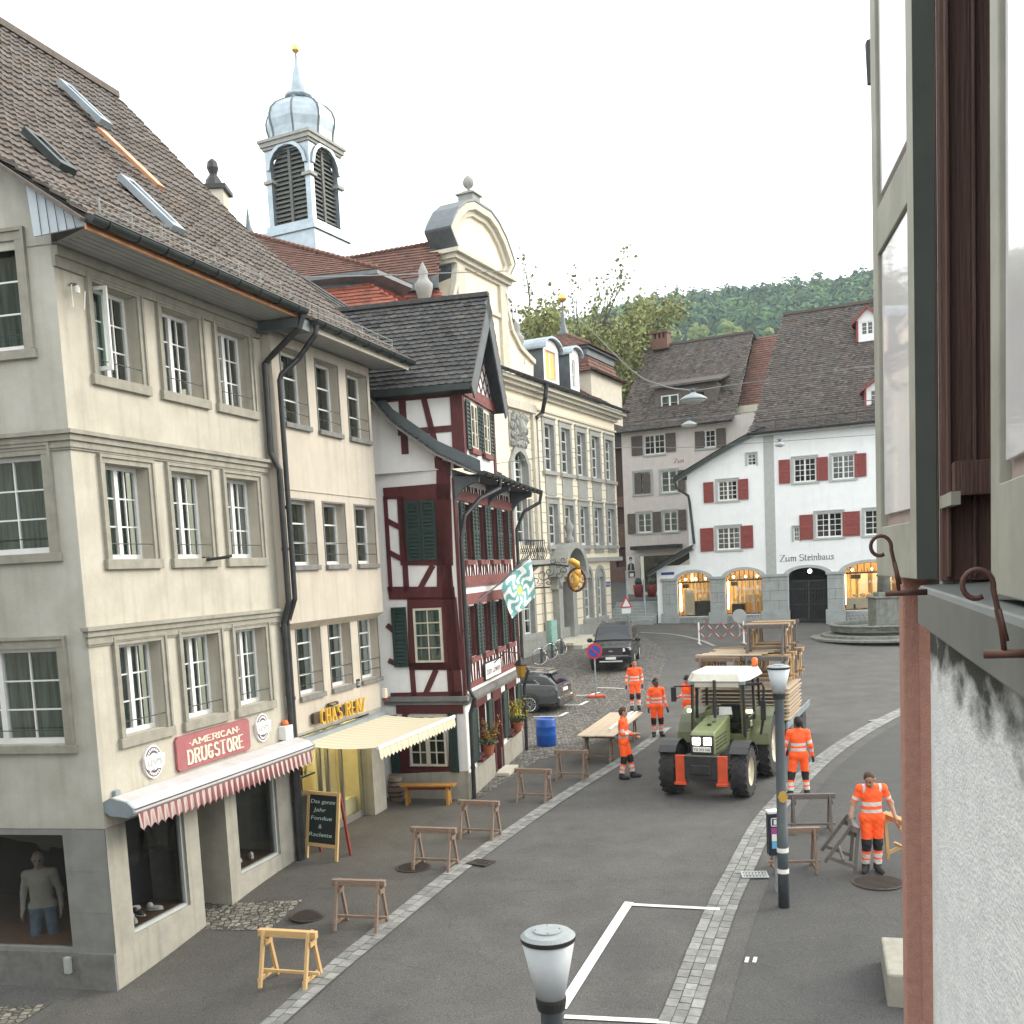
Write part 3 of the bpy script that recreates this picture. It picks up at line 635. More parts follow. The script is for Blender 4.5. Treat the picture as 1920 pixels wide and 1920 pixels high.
# side wall
S_w=row(FS,[((-110,470),(48,655))],0)+row(FS,[((-110,868),(92,1036))],0)+row(FS,[((-110,1222),(130,1395))],0)
S_w=[(max(.5,min(a,b)),min(2.9,max(a,b)),c,d) for a,b,c,d in S_w]
su=FS.uz(48,655)[0],FS.uz(92,1000)[0],FS.uz(124,1390)[0]
S_w=[(su[i],su[i]+2.05 if i else su[i]+1.3,S_w[i][2],S_w[i][3]) for i in range(3)]
shs=(FS.uz(121,1600)[0],4.0,FS.uz(60,1775)[1],FS.uz(60,1565)[1],.1)
mb=MB();wallgrid(mb,FS,0,9.0,zf-.003,zs_+.02,[h for h in S_w],depth=.16)
prof=[(0.95,9.93),(.0,10.32),(-1.2,11.3),(-3.1,13.30),(-6.2,16.75)]
def side_u(w):return -w   # distance along the gable for a roof offset w (the gable is nearly square to the front)
fpoly(mb,FS,[(0,zs_),(0,10.58),(.35,10.85),(3.1,13.32),(6.2,16.7),(9.0,13.6),(9.0,zs_)],-.02,0)
mb.build('gable_wall',K['plaster_s'],hA)
mb=MB();wallgrid(mb,FS,0,9.0,g0,zf-.006,[shs],w=0.012,depth=.2)
for zz in (FS.uz(150,1633)[1],FS.uz(150,1710)[1]):fbox(mb,FS,.0,shs[0],.012,.016,zz-.004,zz+.004)
mb.build('shop_side',K['stone_dk'],hA)
mb=MB();fbox(mb,FS,0,9,-.02,.035,g0,FS.uz(60,1782)[1]);fbox(mb,FS,0,shs[0]-.1,.035,.055,g0,FS.uz(180,1787)[1]);mb.build('plinth',K['trim_g'],hA)
for i,h in enumerate(A_r1+A_r2+A_r3):
    window(hA,FA,h,depth=.23,leaves=2,rows=3,cols=2,sill=K['trim'],surround=K['trim'],sillh=.15,sillw=.07,back='curtain',guard=(.22,),surr_w=.09)
for h in S_w:window(hA,FS,h,depth=.12,leaves=2 if h[1]-h[0] > 1.5 else 1,rows=3,cols=2,sill=K['trim'],surround=K['trim'],sillh=.13,sillw=.06,fr=.06,guard=(.2,),surr_w=.13)
# one casement on the top floor stands open
h=A_r1[0];p0=FA.pt(h[0]+.05,-.15,0);p1=FA.pt(h[0]+.10,.16,0);FO=Fac(p0,(p1-p0).xy)
mb=MB();L_=.34
for a in ((0,.05,h[2]+.07,h[3]-.05),(L_-.05,L_,h[2]+.07,h[3]-.05),(.05,L_-.05,h[2]+.07,h[2]+.13),(.05,L_-.05,h[3]-.1,h[3]-.05)):mb.box(a[0],a[1],-.02,.02,a[2],a[3],T=FO.pt)
o=mb.build('casement',K['white'],hA);g=MB();g.quad(FO.pt(.05,0,h[2]+.13),FO.pt(L_-.05,0,h[2]+.13),FO.pt(L_-.05,0,h[3]-.1),FO.pt(.05,0,h[3]-.1));g.build('pane',K['glass'],o)
# string courses
mb=MB()
for zt,zb in ((7.50,7.22),(4.80,4.50)):
    for a,b,c,d in ((zt-.02,zt-.075,0,.13),(zt-.075,zt-.16,0,.085),(zt-.16,zb+.03,0,.05),(zb+.03,zb,0,.03)):
        fbox(mb,FA,A0-(.12 if c == 0 else 0)*(d/.13),A1-.08,c-.01,d,b,a)
        if zt > 7:fbox(mb,FS,-.0,9,c-.01,d*.9,b,a)
mb.build('string_course',K['trim'],hA)
mb=MB();fbox(mb,FA,A0-.02,A1-.05,-.01,.05,zs_-.28,zs_-.01);fbox(mb,FA,A0-.02,A1-.05,.05,.10,zs_-.14,zs_-.01);mb.build('cornice',K['trim'],hA)
# shop fittings
for i,h in enumerate((shop[0],shop[2])):
    mb=MB();wf=-.1;e=.045
    for a in ((h[0],h[0]+e,h[2],h[3]),(h[1]-e,h[1],h[2],h[3]),(h[0]+e,h[1]-e,h[2],h[2]+e),(h[0]+e,h[1]-e,h[3]-e,h[3])):fbox(mb,FA,a[0],a[1],wf-.03,wf+.05,a[2],a[3])
    fr=mb.build('shop_window',K['sillg'],hA)
    mb=MB();mb.quad(*[FA.pt(u,wf,z) for u,z in ((h[0]+e,h[2]+e),(h[1]-e,h[2]+e),(h[1]-e,h[3]-e),(h[0]+e,h[3]-e))]);mb.build('pane',K['glass_shop'],fr)
    mb=MB();D=-.95
    zfl=h[2]+.02
    mb.quad(FA.pt(h[0]-.02,D,zfl),FA.pt(h[1]+.15,D,zfl),FA.pt(h[1]+.15,D,h[3]),FA.pt(h[0]-.02,D,h[3]),0)
    mb.quad(FA.pt(h[1]+.1,-.12,zfl),FA.pt(h[1]+.1,D,zfl),FA.pt(h[1]+.1,D,h[3]),FA.pt(h[1]+.1,-.12,h[3]),0)
    mb.quad(FA.pt(h[0]-.02,-.12,zfl),FA.pt(h[0]-.02,D,zfl),FA.pt(h[0]-.02,D,h[3]),FA.pt(h[0]-.02,-.12,h[3]),0)
    mb.quad(FA.pt(h[0]-.02,D,h[3]),FA.pt(h[1]+.1,D,h[3]),FA.pt(h[1]+.1,-.1,h[3]),FA.pt(h[0]-.02,-.1,h[3]),0)
    mb.build('display_recess',K['stone_dk'],fr)
K['parquet']=mat('display_wood',(.13,.07,.04),.5,(.09,.045,.028),4,stretch=(3,12,3))
def shelf(h,wz):
    mb=MB();fbox(mb,FA,h[0]+.02,h[1]+.08,-.93,-.16,h[2]-.25,h[2]+.04)
    return mb.build('display_plinth',K['parquet'],hA)
shelf(shop[0],1);shelf(shop[2],0)
mb=MB();fbox(mb,FA,shop[1][0]-.02,shop[1][1]+.02,-1.18,-1.1,-.6,2.6);mb.build('door',K['darkroom'],hA)
# roof A+B geometry: profile across the ridge (w, z), kinked above the eaves
def roof_plane(house,u0,u1,prof,tilemat,tw,th,name='roof',shape='pan',holes_fn=None,lift=.03,c0=1.0,cs=.2):
    mb=MB();base=MB();hs=[]
    for i,((wa,za),(wb,zb)) in enumerate(zip(prof,prof[1:])):
        O=FA.pt(u0,wa,za);V=FA.pt(u0,wb,zb)-O;L_=V.length
        base.quad(O,FA.pt(u1,wa,za),FA.pt(u1,wb,zb),FA.pt(u0,wb,zb))
        tiles(mb,O,FA.d,V,[(0,0),(u1-u0,0),(u1-u0,L_),(0,L_)],tw,th,shape=shape,lift=lift,c0=c0,cs=cs,holes=(holes_fn(i) if holes_fn else ()))
    o=mb.build(name,tilemat,house);base.build('roof_boarding',K['trim_g'],o);return o
PA=[(.93,10.03),(-.35,10.93),(-3.1,13.42),(-6.2,16.80)]
uR=4.62
def sky_uv(pxs):   # skylight corners to (u, t) on the main slopes (t measured from PA[1])
    out=[]
    for p in pxs:
        r=ray(*p);best=None
        (wa,za),(wb,zb)=PA[1],PA[3]
        P0=FA.pt(0,wa,za);e2=(FA.pt(0,wb,zb)-P0).normalized();nn=FA.d.cross(e2);t=(P0-Vector((0,0,EYE))).dot(nn)/r.dot(nn);q=Vector((0,0,EYE))+r*t-P0
        out.append((q.dot(FA.d),q.dot(e2)))
    return out
rA=roof_plane(hA,A0-.42,-.0,PA,K['tile_brown'],.24,.31)
mb=MB()
for (wa,za),(wb,zb) in zip(PA,PA[1:]):     # verge boards and tiles at the near gable
    mb.bar(FA.pt(A0-.43,wa,za-.06),FA.pt(A0-.43,wb,zb-.06),.05,.2,up=tuple(FA.d));
mb.bar(FA.pt(A0-.43,-6.2,16.86),FA.pt(0,-6.2,16.86),.26,.14)
mb.build('verge_and_ridge',K['tile_brown'],hA)
mb=MB();mb.quad(FA.pt(A0-.42,-6.2,16.8),FA.pt(0,-6.2,16.8),FA.pt(0,-12.4,10.4),FA.pt(A0-.42,-12.4,10.4));mb.build('rear_roof',K['tile_brown'],hA)
mb=MB();mb.quad(*[FA.pt(A0-.4,w,z-.06) for w,z in PA[1:2]+PA[3:4]]+[FA.pt(A0,-6.2,16.66),FA.pt(A0,-.3,10.78)]);mb.build('gable_soffit',K['plaster_s'],hA)
# eaves: soffit, copper fascia, gutter, plank end
mb=MB();mb.quad(FA.pt(A0-.02,0,zs_),FA.pt(-.12,0,zs_),FA.pt(-.12,.86,zs_),FA.pt(A0-.35,.86,zs_));
for k in range(1,7):w=.86*k/7;mb.bar(FA.pt(A0-.1,w,zs_-.004),FA.pt(-.12,w,zs_-.004),.006,.006,c=.5)
mb.build('soffit',K['soffit'],hA)
mb=MB();fbox(mb,FA,A0-.37,-.12,.86,.89,zs_-.03,zs_+.10);mb.build('copper_fascia',K['copper'],hA)
def gutter(house,u0,u1,w,z,r=.085,F=FA):
    mb=MB();n=10;a=[];b=[]
    for k in range(n+1):t=PI+PI*k/n;a.append(F.pt(u0,w+math.cos(t)*r,z+math.sin(t)*r));b.append(F.pt(u1,w+math.cos(t)*r,z+math.sin(t)*r))
    vs=a+b;mb.add(vs,[(i,i+1,n+2+i,n+1+i) for i in range(n)])
    mb.poly(a);mb.poly(b);mb.tube([F.pt(u0,w+r,z),F.pt(u1,w+r,z)],.014,6);
    k=u0+.3
    while k < u1:
        mb.tube([F.pt(k,w+math.cos(t)*(r+.008),z+math.sin(t)*(r+.008)) for t in [PI+PI*i/8 for i in range(9)]],.012,5);k += .6
    return mb.build('gutter',K['gutter'],house)
gutter(hA,A0-.42,-.06,.985,10.03,.09)
mb=MB();mb.prism([FA.pt(A0-.36,.04,zs_),FA.pt(A0-.36,.86,zs_+.02),FA.pt(A0-.40,.9,10.02),FA.pt(A0-.40,.02,10.6)],[FA.pt(A0-.33,.04,zs_),FA.pt(A0-.33,.86,zs_+.02),FA.pt(A0-.37,.9,10.02),FA.pt(A0-.37,.02,10.6)])
o=mb.build('eave_end_boards',K['bluegrey'],hA)
mb=MB()
for k in range(1,6):w=.04+.82*k/6;mb.bar(FA.pt(A0-.372,w,zs_),FA.pt(A0-.41,w,10.6-.63*k/6),.008,.006)
mb.build('board_joint',K['gutter'],o)
def snow_rail(house,u0,u1,w0,z0,w1,z1):
    mb=MB();n=max(2,int((u1-u0)/.62))
    for t in (0.10,.22):mb.tube([FA.pt(u0,w0,z0+t),FA.pt(u1,w0,z0+t)],.009,5)
    for i in range(n+1):
        u=u0+(u1-u0)*i/n;mb.bar(FA.pt(u,w0,z0-.03),FA.pt(u,w0,z0+.25),.022,.012);mb.bar(FA.pt(u,w0,z0+.2),FA.pt(u,w1,z1),.02,.01)
    return mb.build('snow_guard',K['hall_g'],house)
snow_rail(hA,A0+.25,-.2,.62,10.27,.3,10.5)
# roof windows
def roof_window(house,pxs,open_=False,m='zinc',frame=True):
    q=sky_uv(pxs);(wa,za),(wb,zb)=PA[1],PA[3];P0=FA.pt(0,wa,za);e2=(FA.pt(0,wb,zb)-P0).normalized();nn=FA.d.cross(e2)
    if nn.z < 0:nn=-nn
    a0,a1=min(x[0] for x in q),max(x[0] for x in q);b0,b1=min(x[1] for x in q),max(x[1] for x in q)
    a0,a1=(a0+a1)/2-.17,(a0+a1)/2+.17;Pt=lambda a,b,h:P0+FA.d*a+e2*b+nn*h
    mb=MB();e=.09
    for x0,x1,y0,y1 in ((a0,a0+e,b0,b1),(a1-e,a1,b0,b1),(a0+e,a1-e,b0,b0+e*1.6),(a0+e,a1-e,b1-e*1.2,b1)):mb.box(x0,x1,y0,y1,.02,.13,T=Pt)
    o=mb.build('roof_window',K[m],house);mb=MB();mb.box(a0+e,a1-e,b0+e,b1-e,.09,.10,T=Pt);mb.build('pane',K['skyglass'],o)
    if open_:
        mb=MB();mb.prism([Pt(a0,b0,.2),Pt(a1,b0,.55),Pt(a1,b0,.6),Pt(a0,b0,.26)],[Pt(a0,b1,.2),Pt(a1,b1,.55),Pt(a1,b1,.6),Pt(a0,b1,.26)]);
K['skyglass']=mat('roof_window_glass',(.55,.60,.63),.06,metal=.85)
roof_window(hA,[(45,255),(130,330)],m='gutter');roof_window(hA,[(102,155),(208,246)]);roof_window(hA,[(228,342),(332,440)])
mb=MB();q=sky_uv([(198,258),(286,352)]);(wa,za),(wb,zb)=PA[1],PA[3];P0=FA.pt(0,wa,za);e2=(FA.pt(0,wb,zb)-P0).normalized();nn=FA.d.cross(e2);nn=nn if nn.z > 0 else -nn
am=(q[0][0]+q[1][0])/2;b0,b1=sorted((q[0][1],q[1][1]));mb.box(am-.12,am+.12,b0,b1,.05,.11,T=lambda a,b,h:P0+FA.d*a+e2*b+nn*h);mb.build('copper_flashing',K['copper'],hA)

# awning A (retracted cassette with a striped scalloped valance)
def strip_mat(name,c1,c2,w,axis=None):
    m=bpy.data.materials.new(name);m.use_nodes=True;N=m.node_tree.nodes;L=m.node_tree.links;b=N['Principled BSDF'];b.inputs['Roughness'].default_value=.9
    g=N.new('ShaderNodeNewGeometry');d=N.new('ShaderNodeVectorMath');d.operation='DOT_PRODUCT';L.new(g.outputs['Position'],d.inputs[0]);ax=axis or FA.d;d.inputs[1].default_value=(ax[0]/w,ax[1]/w,ax[2]/w if len(ax) > 2 else 0)
    f=N.new('ShaderNodeMath');f.operation='FRACT';L.new(d.outputs['Value'],f.inputs[0]);r=N.new('ShaderNodeMapRange');r.inputs[1].default_value=.47;r.inputs[2].default_value=.53;L.new(f.outputs[0],r.inputs[0])
    x=N.new('ShaderNodeMix');x.data_type='RGBA';L.new(r.outputs[0],x.inputs[0]);x.inputs[6].default_value=(*c1,1);x.inputs[7].default_value=(*c2,1);L.new(x.outputs[2],b.inputs['Base Color'])
    b.inputs['Transmission Weight'].default_value=0;return m
def valance(mb,F,u0,u1,w,z,drop=.2,sc_=.155,lean=.0,wav=.02):
    n=int((u1-u0)/sc_);k=8
    for i in range(n):
        ua=u0+(u1-u0)*i/n;ub=u0+(u1-u0)*(i+1)/n
        for j in range(k):
            t0,t1=j/k,(j+1)/k;d0=drop*(.72+.28*math.sin(PI*t0));d1=drop*(.72+.28*math.sin(PI*t1));w0=wav*math.sin(2*PI*(i+t0));w1=wav*math.sin(2*PI*(i+t1))
            a,b=ua+(ub-ua)*t0,ua+(ub-ua)*t1
            mb.quad(F.pt(a,w,z),F.pt(b,w,z),F.pt(b,w+w1+lean,z-d1),F.pt(a,w+w0+lean,z-d0))
awA0,awA1=-5.02,.06
zaw=FA.uz(235,1500)[1]
K['opalw']=mat('awning_cassette_white',(.55,.54,.54),.5,(.46,.45,.45),3)
t=thing('striped_awning','rolled up awning with pink and white striped valance over the shoe shop front','awning',FA.pt(-2.5,0,2.8))
mb=MB();cs=[(0,2.98),(.12,3.04),(.40,2.98),(.50,2.90),(.50,2.83),(.42,2.76),(.1,2.78),(0,2.84)]
dzA=FA.uz(215,1497,.0)[1]-2.98
cs=[(w,z+dzA) for w,z in cs]
mb.prism([FA.pt(awA0,w,z) for w,z in cs],[FA.pt(awA1,w,z) for w,z in cs]);mb.build('cassette',K['opalw'],t,bevel=.01)
for u_ in (awA0-.04,awA1):mb=MB();mb.prism([FA.pt(u_,w,z) for w,z in cs],[FA.pt(u_+.04,w,z) for w,z in cs]);mb.build('end_cap',K['zinc'],t)
mb=MB();fbox(mb,FA,awA0,awA1,.502,.508,2.87+dzA,2.885+dzA);mb.build('trim_line',K['black'],t)
K['strA']=strip_mat('pink_striped_cloth',(.52,.42,.39),(.22,.085,.085),.155)
mb=MB();valance(mb,FA,awA0+.1,awA1-.05,.47,2.79+dzA,.27,.155,.02,.03);mb.build('valance',K['strA'],t)
# shop sign and badges
K['signred']=mat('faded_red_sign',(.36,.125,.135),.6,(.31,.10,.11),4);K['signcream']=mat('cream_lettering',(.74,.66,.52),.6)
su0,sz0=FA.uz(330,1450);su1,sz1=FA.uz(462,1349)
sz0=FA.uz(328,1449)[1];sz1=FA.uz(320,1385)[1]
t=thing('shop_sign','faded red board reading American Drugstore above the striped awning','sign',FA.pt(su0,0,sz0))
mb=MB();c_=.05;fpoly(mb,FA,[(su0+c_,sz0),(su1-c_,sz0),(su1,sz0+c_),(su1,sz1-c_),(su1-c_,sz1),(su0+c_,sz1),(su0,sz1-c_),(su0,sz0+c_)],0.0,.05);mb.build('board',K['signred'],t)
H=sz1-sz0;Ls=su1-su0
nibtext('.AMERICAN.',FA,su0+Ls*.16,sz0+H*.66,H*.17,Ls*.68,.05,K['signcream'],'lettering',t,nib=(.13,.12),slab=.13,slabh=.13,gap=.24,ext=.01)
nibtext('DRUGSTORE',FA,su0+Ls*.13,sz0+H*.14,H*.40,Ls*.75,.05,K['signcream'],'lettering',t,nib=(.20,.07),slab=.17,slabh=.08,gap=.30,ext=.01)
K['badge_d']=mat('badge_dark',(.08,.08,.085),.5);K['badge_w']=mat('badge_white',(.78,.74,.75),.5)
for px,py,h_,lab in ((284,1428,.50,'white and black oval badge to the left of the red shop sign'),(489,1364,.50,'white and black oval badge to the right of the red shop sign')):
    u,z=FA.uz(px,py);t=thing('shop_badge',lab,'sign',FA.pt(u,0,z));T_=lambda x,y,q:FA.pt(u+x,q,z+y)
    mb=MB();mb.lathe([(h_*.5,.0),(h_*.5,.04)],n=28,T=lambda x,y,q:T_(x*.86,y*1.02,q));o=mb.build('disc',K['badge_w'],t)
    mb=MB();mb.lathe([(h_*.455,.04),(h_*.455,.044)],n=28,T=lambda x,y,q:T_(x*.86,y,q));mb.build('dark_ring',K['badge_d'],t)
    mb=MB()
    for k in range(18):
        a=math.radians((35+110*(k % 9)/8) if k < 9 else (215+110*(k % 9)/8));mb.box(-.012,.012,-.02,.02,.044,.047,T=lambda x,y,q:T_(math.cos(a)*h_*.36*.86+x*math.sin(a)+y*math.cos(a),math.sin(a)*h_*.38+y*math.sin(a)-x*math.cos(a),q))
    mb.lathe([(h_*.27,.044),(h_*.27,.047)],n=24,T=lambda x,y,q:T_(x*.86,y,q));mb.build('rim_marks',K['badge_w'],t)
    mb=MB();w2=h_*.52;hh=h_*.2
    pts=[(-w2,hh),(-w2*.5,hh*1.12),(0,hh*1.0),(w2*.5,hh*1.12),(w2,hh),(w2*.86,-hh*.75),(w2*.5,-hh*1.2),(w2*.2,-hh*1.02),(0,-hh*1.25),(-w2*.2,-hh*1.02),(-w2*.5,-hh*1.2),(-w2*.86,-hh*.75)]
    mb.prism([T_(x*.92,y,.046) for x,y in pts],[T_(x*.92,y,.07) for x,y in pts]);mb.build('banner',K['badge_w'],t)
    text("LEVI'S",FA,u-w2*.66,z-hh*.45,hh*.9,.0705,K['sillg'],'lettering',t,length=w2*1.3,ext=.003,bold=.004)
# alarm box and lamp bracket by the awning end
u,z=FA.uz(529,1372);t=thing('alarm_box','white alarm box with an orange beacon beside the downpipe','alarm',FA.pt(u,0,z))
mb=MB();fbox(mb,FA,u-.13,u+.13,0,.16,z-.14,z+.12);mb.build('housing',K['white'],t,bevel=.01)
K['orange']=mat('orange_beacon',(.75,.16,.04),.35);mb=MB();mb.lathe([(.06,.12),(.06,.17),(.045,.21),(.01,.225)],T=lambda x,y,q:FA.pt(u+x,.08+y,z+q),n=12);mb.build('beacon',K['orange'],t,smooth=True)
mb=MB();mb.tube([FA.pt(u-.15,.02,z-.26),FA.pt(u-.1,.14,z-.22),FA.pt(u+.08,.16,z-.24),FA.pt(u+.16,.1,z-.3)],.025,8);mb.build('cable_loop',K['white'],t,smooth=True)
u,z=FA.uz(215,1492);t=thing('wall_socket','small grey junction box on the wall at the left end of the striped awning','junction box',FA.pt(u,0,z))
mb=MB();fbox(mb,FA,u-.05,u+.05,0,.07,z-.02,z+.08);mb.tube([FA.pt(u,.03,z),FA.pt(u,.03,z-.2)],.01,6);mb.build('box',K['zinc'],t)
# iron flag holder below the middle window
u,z=FA.uz(383,1050);t=thing('flag_holder','small black iron flag holder under the middle window of the cream house','bracket',FA.pt(u,0,z))
mb=MB();mb.tube([FA.pt(u-.03,.05,z),FA.pt(u+.1,.42,z+.03)],.025,8);mb.tube([FA.pt(u+.04,.05,z),FA.pt(u+.2,.4,z+.05)],.02,8);fbox(mb,FA,u-.06,u+.08,.0,.06,z-.05,z+.05);mb.build('tubes',K['black'],t)
# socket box in the base of the side wall
u,z=FS.uz(133,1805);t=thing('utility_box','pale utility box at the foot of the corner pier','junction box',FS.pt(u,0,z))
mb=MB();fbox(mb,FS,u-.06,u+.03,.055,.13,z-.12,z+.12);mb.build('box',K['sillg'],t,bevel=.008)
mb=MB();fbox(mb,FS,u+.06,u+.16,.04,.05,z-.14,z+.1);mb.build('hatch',K['trim_g'],t)

# ================================================================ HOUSE B: cheese shop
B0,B1=.02,4.02
zj=FA.uz(560,1166)[1]                       # underside of the overhanging upper floors
WB=.20
B_r1=row(FA,[((526,658),(578,802)),((589.7,671),(639,816)),((648.7,692),(692,824))],WB)
B_r2=row(FA,[((543,938),(595,1059)),((603.7,944),(653,1060)),((664,945),(706,1053.5))],WB)
B_r3=row(FA,[((553.7,1175),(606.5,1299)),((615,1168),(661,1281)),((670,1158),(713.4,1264))])
avB=sum(b-a for r in (B_r1,B_r2,B_r3) for a,b,_,_ in r)/9;B_r1,B_r2,B_r3=(even(r,avB) for r in (B_r1,B_r2,B_r3))
zsB=FA.uz(560,655,WB)[1]+.08
hB=thing('cheese_shop_house','ivory plastered house with three rows of narrow windows above the cheese shop','house',FA.pt(B0,0,0))
mb=MB();wallgrid(mb,FA,B0,B1,zj,zsB+.06,B_r1+B_r2,w=WB,depth=.28)
mb.quad(FA.pt(B0,0,zj-.14),FA.pt(B1,0,zj-.14),FA.pt(B1,WB,zj),FA.pt(B0,WB,zj));mb.quad(FA.pt(B1,WB,zj),FA.pt(B1,-3,zj),FA.pt(B1,-3,zsB+.06),FA.pt(B1,WB,zsB+.06));mb.quad(FA.pt(B0,WB,zj),FA.pt(B0,-.3,zj),FA.pt(B0,-.3,zsB),FA.pt(B0,WB,zsB))
fbox(mb,FA,B0,B1,WB,WB+.02,FA.uz(530,915,WB)[1]-.02,FA.uz(530,915,WB)[1])
wallgrid(mb,FA,B0,B1,2.35,zj-.14,B_r3,w=0,depth=.26);mb.build('wall',K['plaster_b'],hB)
zaB=FA.uz(573,1388)[1]
sb0,sb1=FA.uz(566,1560)[0],FA.uz(701,1480)[0]
mb=MB();wallgrid(mb,FA,B0,B1,-.3,2.347,[(sb0,sb1,-.02,2.3,.3)],w=-.004,depth=.3);mb.quad(FA.pt(B1,0,-.3),FA.pt(B1,-3,-.3),FA.pt(B1,-3,2.35),FA.pt(B1,0,2.35));mb.build('shop_wall',K['stone_shop'],hB)
for h in B_r1+B_r2:window(hB,FA,h,w=WB,depth=.22,leaves=1,rows=3,cols=1,sill=K['trim_g'],surround=None,sillh=.1,sillw=.07,back='curtain',guard=(.2,.42),fr=.05,mun=.03,sill_ext=.04)
for h in B_r3:window(hB,FA,h,w=0,depth=.22,leaves=1,rows=4,cols=1,sill=K['trim_g'],surround=None,sillh=.1,sillw=.07,back='curtain',guard=(.2,.42),fr=.05,mun=.03,sill_ext=.04)
for h,w in [(h,WB) for h in B_r1+B_r2]+[(h,0) for h in B_r3]:
    mb=MB();e=.035
    for a in ((h[0]-e,h[0]-.003,h[2],h[3]+e),(h[1]+.003,h[1]+e,h[2],h[3]+e),(h[0]-.003,h[1]+.003,h[3]+.003,h[3]+e)):fbox(mb,FA,a[0],a[1],w-.03,w+.015,a[2],a[3])
    mb.build('window_trim',K['trim_g'],hB)
# top left casement of B is a dark insect screen leaning out: keep as sash
# shop front: lit cheese shop
K['yellow']=mat('lit_cream_wall',(.72,.65,.40),.8,(.66,.58,.34),2);K['lampw']=emit('warm_strip_light',(1.0,.86,.52),17)
K['al']=mat('brushed_frame',(.30,.30,.28),.4,metal=.6)
mb=MB();wf=-.3;su_=sb1-sb0;e=.05
divs=[sb0,sb0+su_*.43,sb0+su_*.53,sb0+su_*.72,sb1]
for x in divs:fbox(mb,FA,x-e/2,x+e/2,wf-.04,wf+.04,.0,2.28)
fbox(mb,FA,sb0,sb1,wf-.04,wf+.042,2.2,2.28);fbox(mb,FA,sb0,sb1,wf-.04,wf+.042,-.02,.14)
fr=mb.build('shop_front_frame',K['al'],hB)
mb=MB();mb.quad(*[FA.pt(u,wf,z) for u,z in ((sb0,.1),(sb1,.1),(sb1,2.2),(sb0,2.2))]);mb.build('pane',K['glass_shop'],fr)
mb=MB();D=-2.2
mb.quad(FA.pt(sb0,D,-.02),FA.pt(sb1,D,-.02),FA.pt(sb1,D,2.3),FA.pt(sb0,D,2.3));mb.quad(FA.pt(sb1,wf,-.02),FA.pt(sb1,D,-.02),FA.pt(sb1,D,2.3),FA.pt(sb1,wf,2.3));mb.quad(FA.pt(sb0,wf,-.02),FA.pt(sb0,D,-.02),FA.pt(sb0,D,2.3),FA.pt(sb0,wf,2.3))
mb.quad(FA.pt(sb0,wf,2.3),FA.pt(sb1,wf,2.3),FA.pt(sb1,D,2.3),FA.pt(sb0,D,2.3));mb.quad(FA.pt(sb0,wf,-.01),FA.pt(sb1,wf,-.01),FA.pt(sb1,D,-.01),FA.pt(sb0,D,-.01))
fbox(mb,FA,divs[3],divs[4],-1.0,-.9,0,2.29);fbox(mb,FA,divs[3]+.02,divs[4]-.02,-.9,-.45,0,.45)
mb.build('shop_interior',K['yellow'],hB)
mb=MB();fbox(mb,FA,sb0+.2,sb1-.2,-1.3,-1.15,2.24,2.27);fbox(mb,FA,divs[3]+.05,divs[4]-.05,-.6,-.5,2.24,2.27);fbox(mb,FA,sb0+.05,divs[1],-.6,-.55,2.2,2.23);mb.build('strip_light',K['lampw'],hB)
K['shelfd']=mat('dark_shop_shelf',(.05,.045,.035),.6)
mb=MB();fbox(mb,FA,sb0+.05,divs[1],-1.0,-.45,.0,.95);fbox(mb,FA,sb0+.02,divs[1],-.95,-.4,1.32,1.36);fbox(mb,FA,divs[2],divs[3]-.1,-1.6,-1.2,0,1.9);mb.build('display_counter',K['shelfd'],hB)
bot=thing('bottle_display','rows of oil and vinegar bottles lit in the cheese shop window','bottles',FA.pt(sb0+.5,-.6,1.36));bot['kind']='thing'
cols=[(.5,.38,.05),(.15,.05,.02),(.6,.5,.12),(.08,.1,.03),(.55,.3,.08)]
for k in range(16):
    mb=MB();u=sb0+.12+(k % 8)*(divs[1]-sb0-.2)/8;w=-.5-(k//8)*.22;hh=random.uniform(.2,.3);r=.03
    mb.lathe([(r,0),(r,hh*.6),(r*.35,hh*.75),(r*.35,hh)],T=lambda x,y,q:FA.pt(u+x,w+y,1.362+q),n=10)
    nm='bottle_glass_%d' % (k % 5)
    if nm not in K:K[nm]=mat(nm,cols[k % 5],.1)
    mb.build('bottle',K[nm],bot,smooth=True)
# roof B
PB=[(.95,9.93),(-.35,10.80),(-3.1,13.40),(-6.2,16.78)]
zeB=FA.uw
rB=roof_plane(hB,.0,uR,PB,K['tile_brown'],.24,.31,c0=.95)
mb=MB()
for (wa,za),(wb,zb) in zip(PB,PB[1:]):mb.bar(FA.pt(uR,wa,za-.05),FA.pt(uR,wb,zb-.05),.05,.18,up=tuple(FA.d))
mb.bar(FA.pt(0,-6.2,16.84),FA.pt(uR,-6.2,16.84),.26,.14)
mb.quad(FA.pt(0,-6.2,16.8),FA.pt(uR,-6.2,16.8),FA.pt(uR,-12.4,10.4),FA.pt(0,-12.4,10.4));mb.build('verge_and_ridge',K['tile_brown'],hB)
mb=MB();fpoly(mb,Fac(FA.pt(4.0,0,0),(-FA.n.x,-FA.n.y),FA.d),[(0,9.8),(0,10.2),(3.1,13.1),(6.2,16.4),(9,13.6),(9,9.8)],-.1,0);mb.build('gable_wall',K['plaster_b'],hB)
mb=MB();mb.quad(FA.pt(.0,0.1,9.83),FA.pt(uR,0.1,9.83),FA.pt(uR,.86,9.80),FA.pt(.0,.86,9.80));mb.build('soffit',K['soffit'],hB)
mb=MB();fbox(mb,FA,.02,uR,.86,.89,9.76,9.90);mb.build('fascia',K['hall_l'],hB)
gutter(hB,.25,uR+.02,.985,9.93,.085)
snow_rail(hB,.1,uR-.2,.62,10.17,.3,10.4)
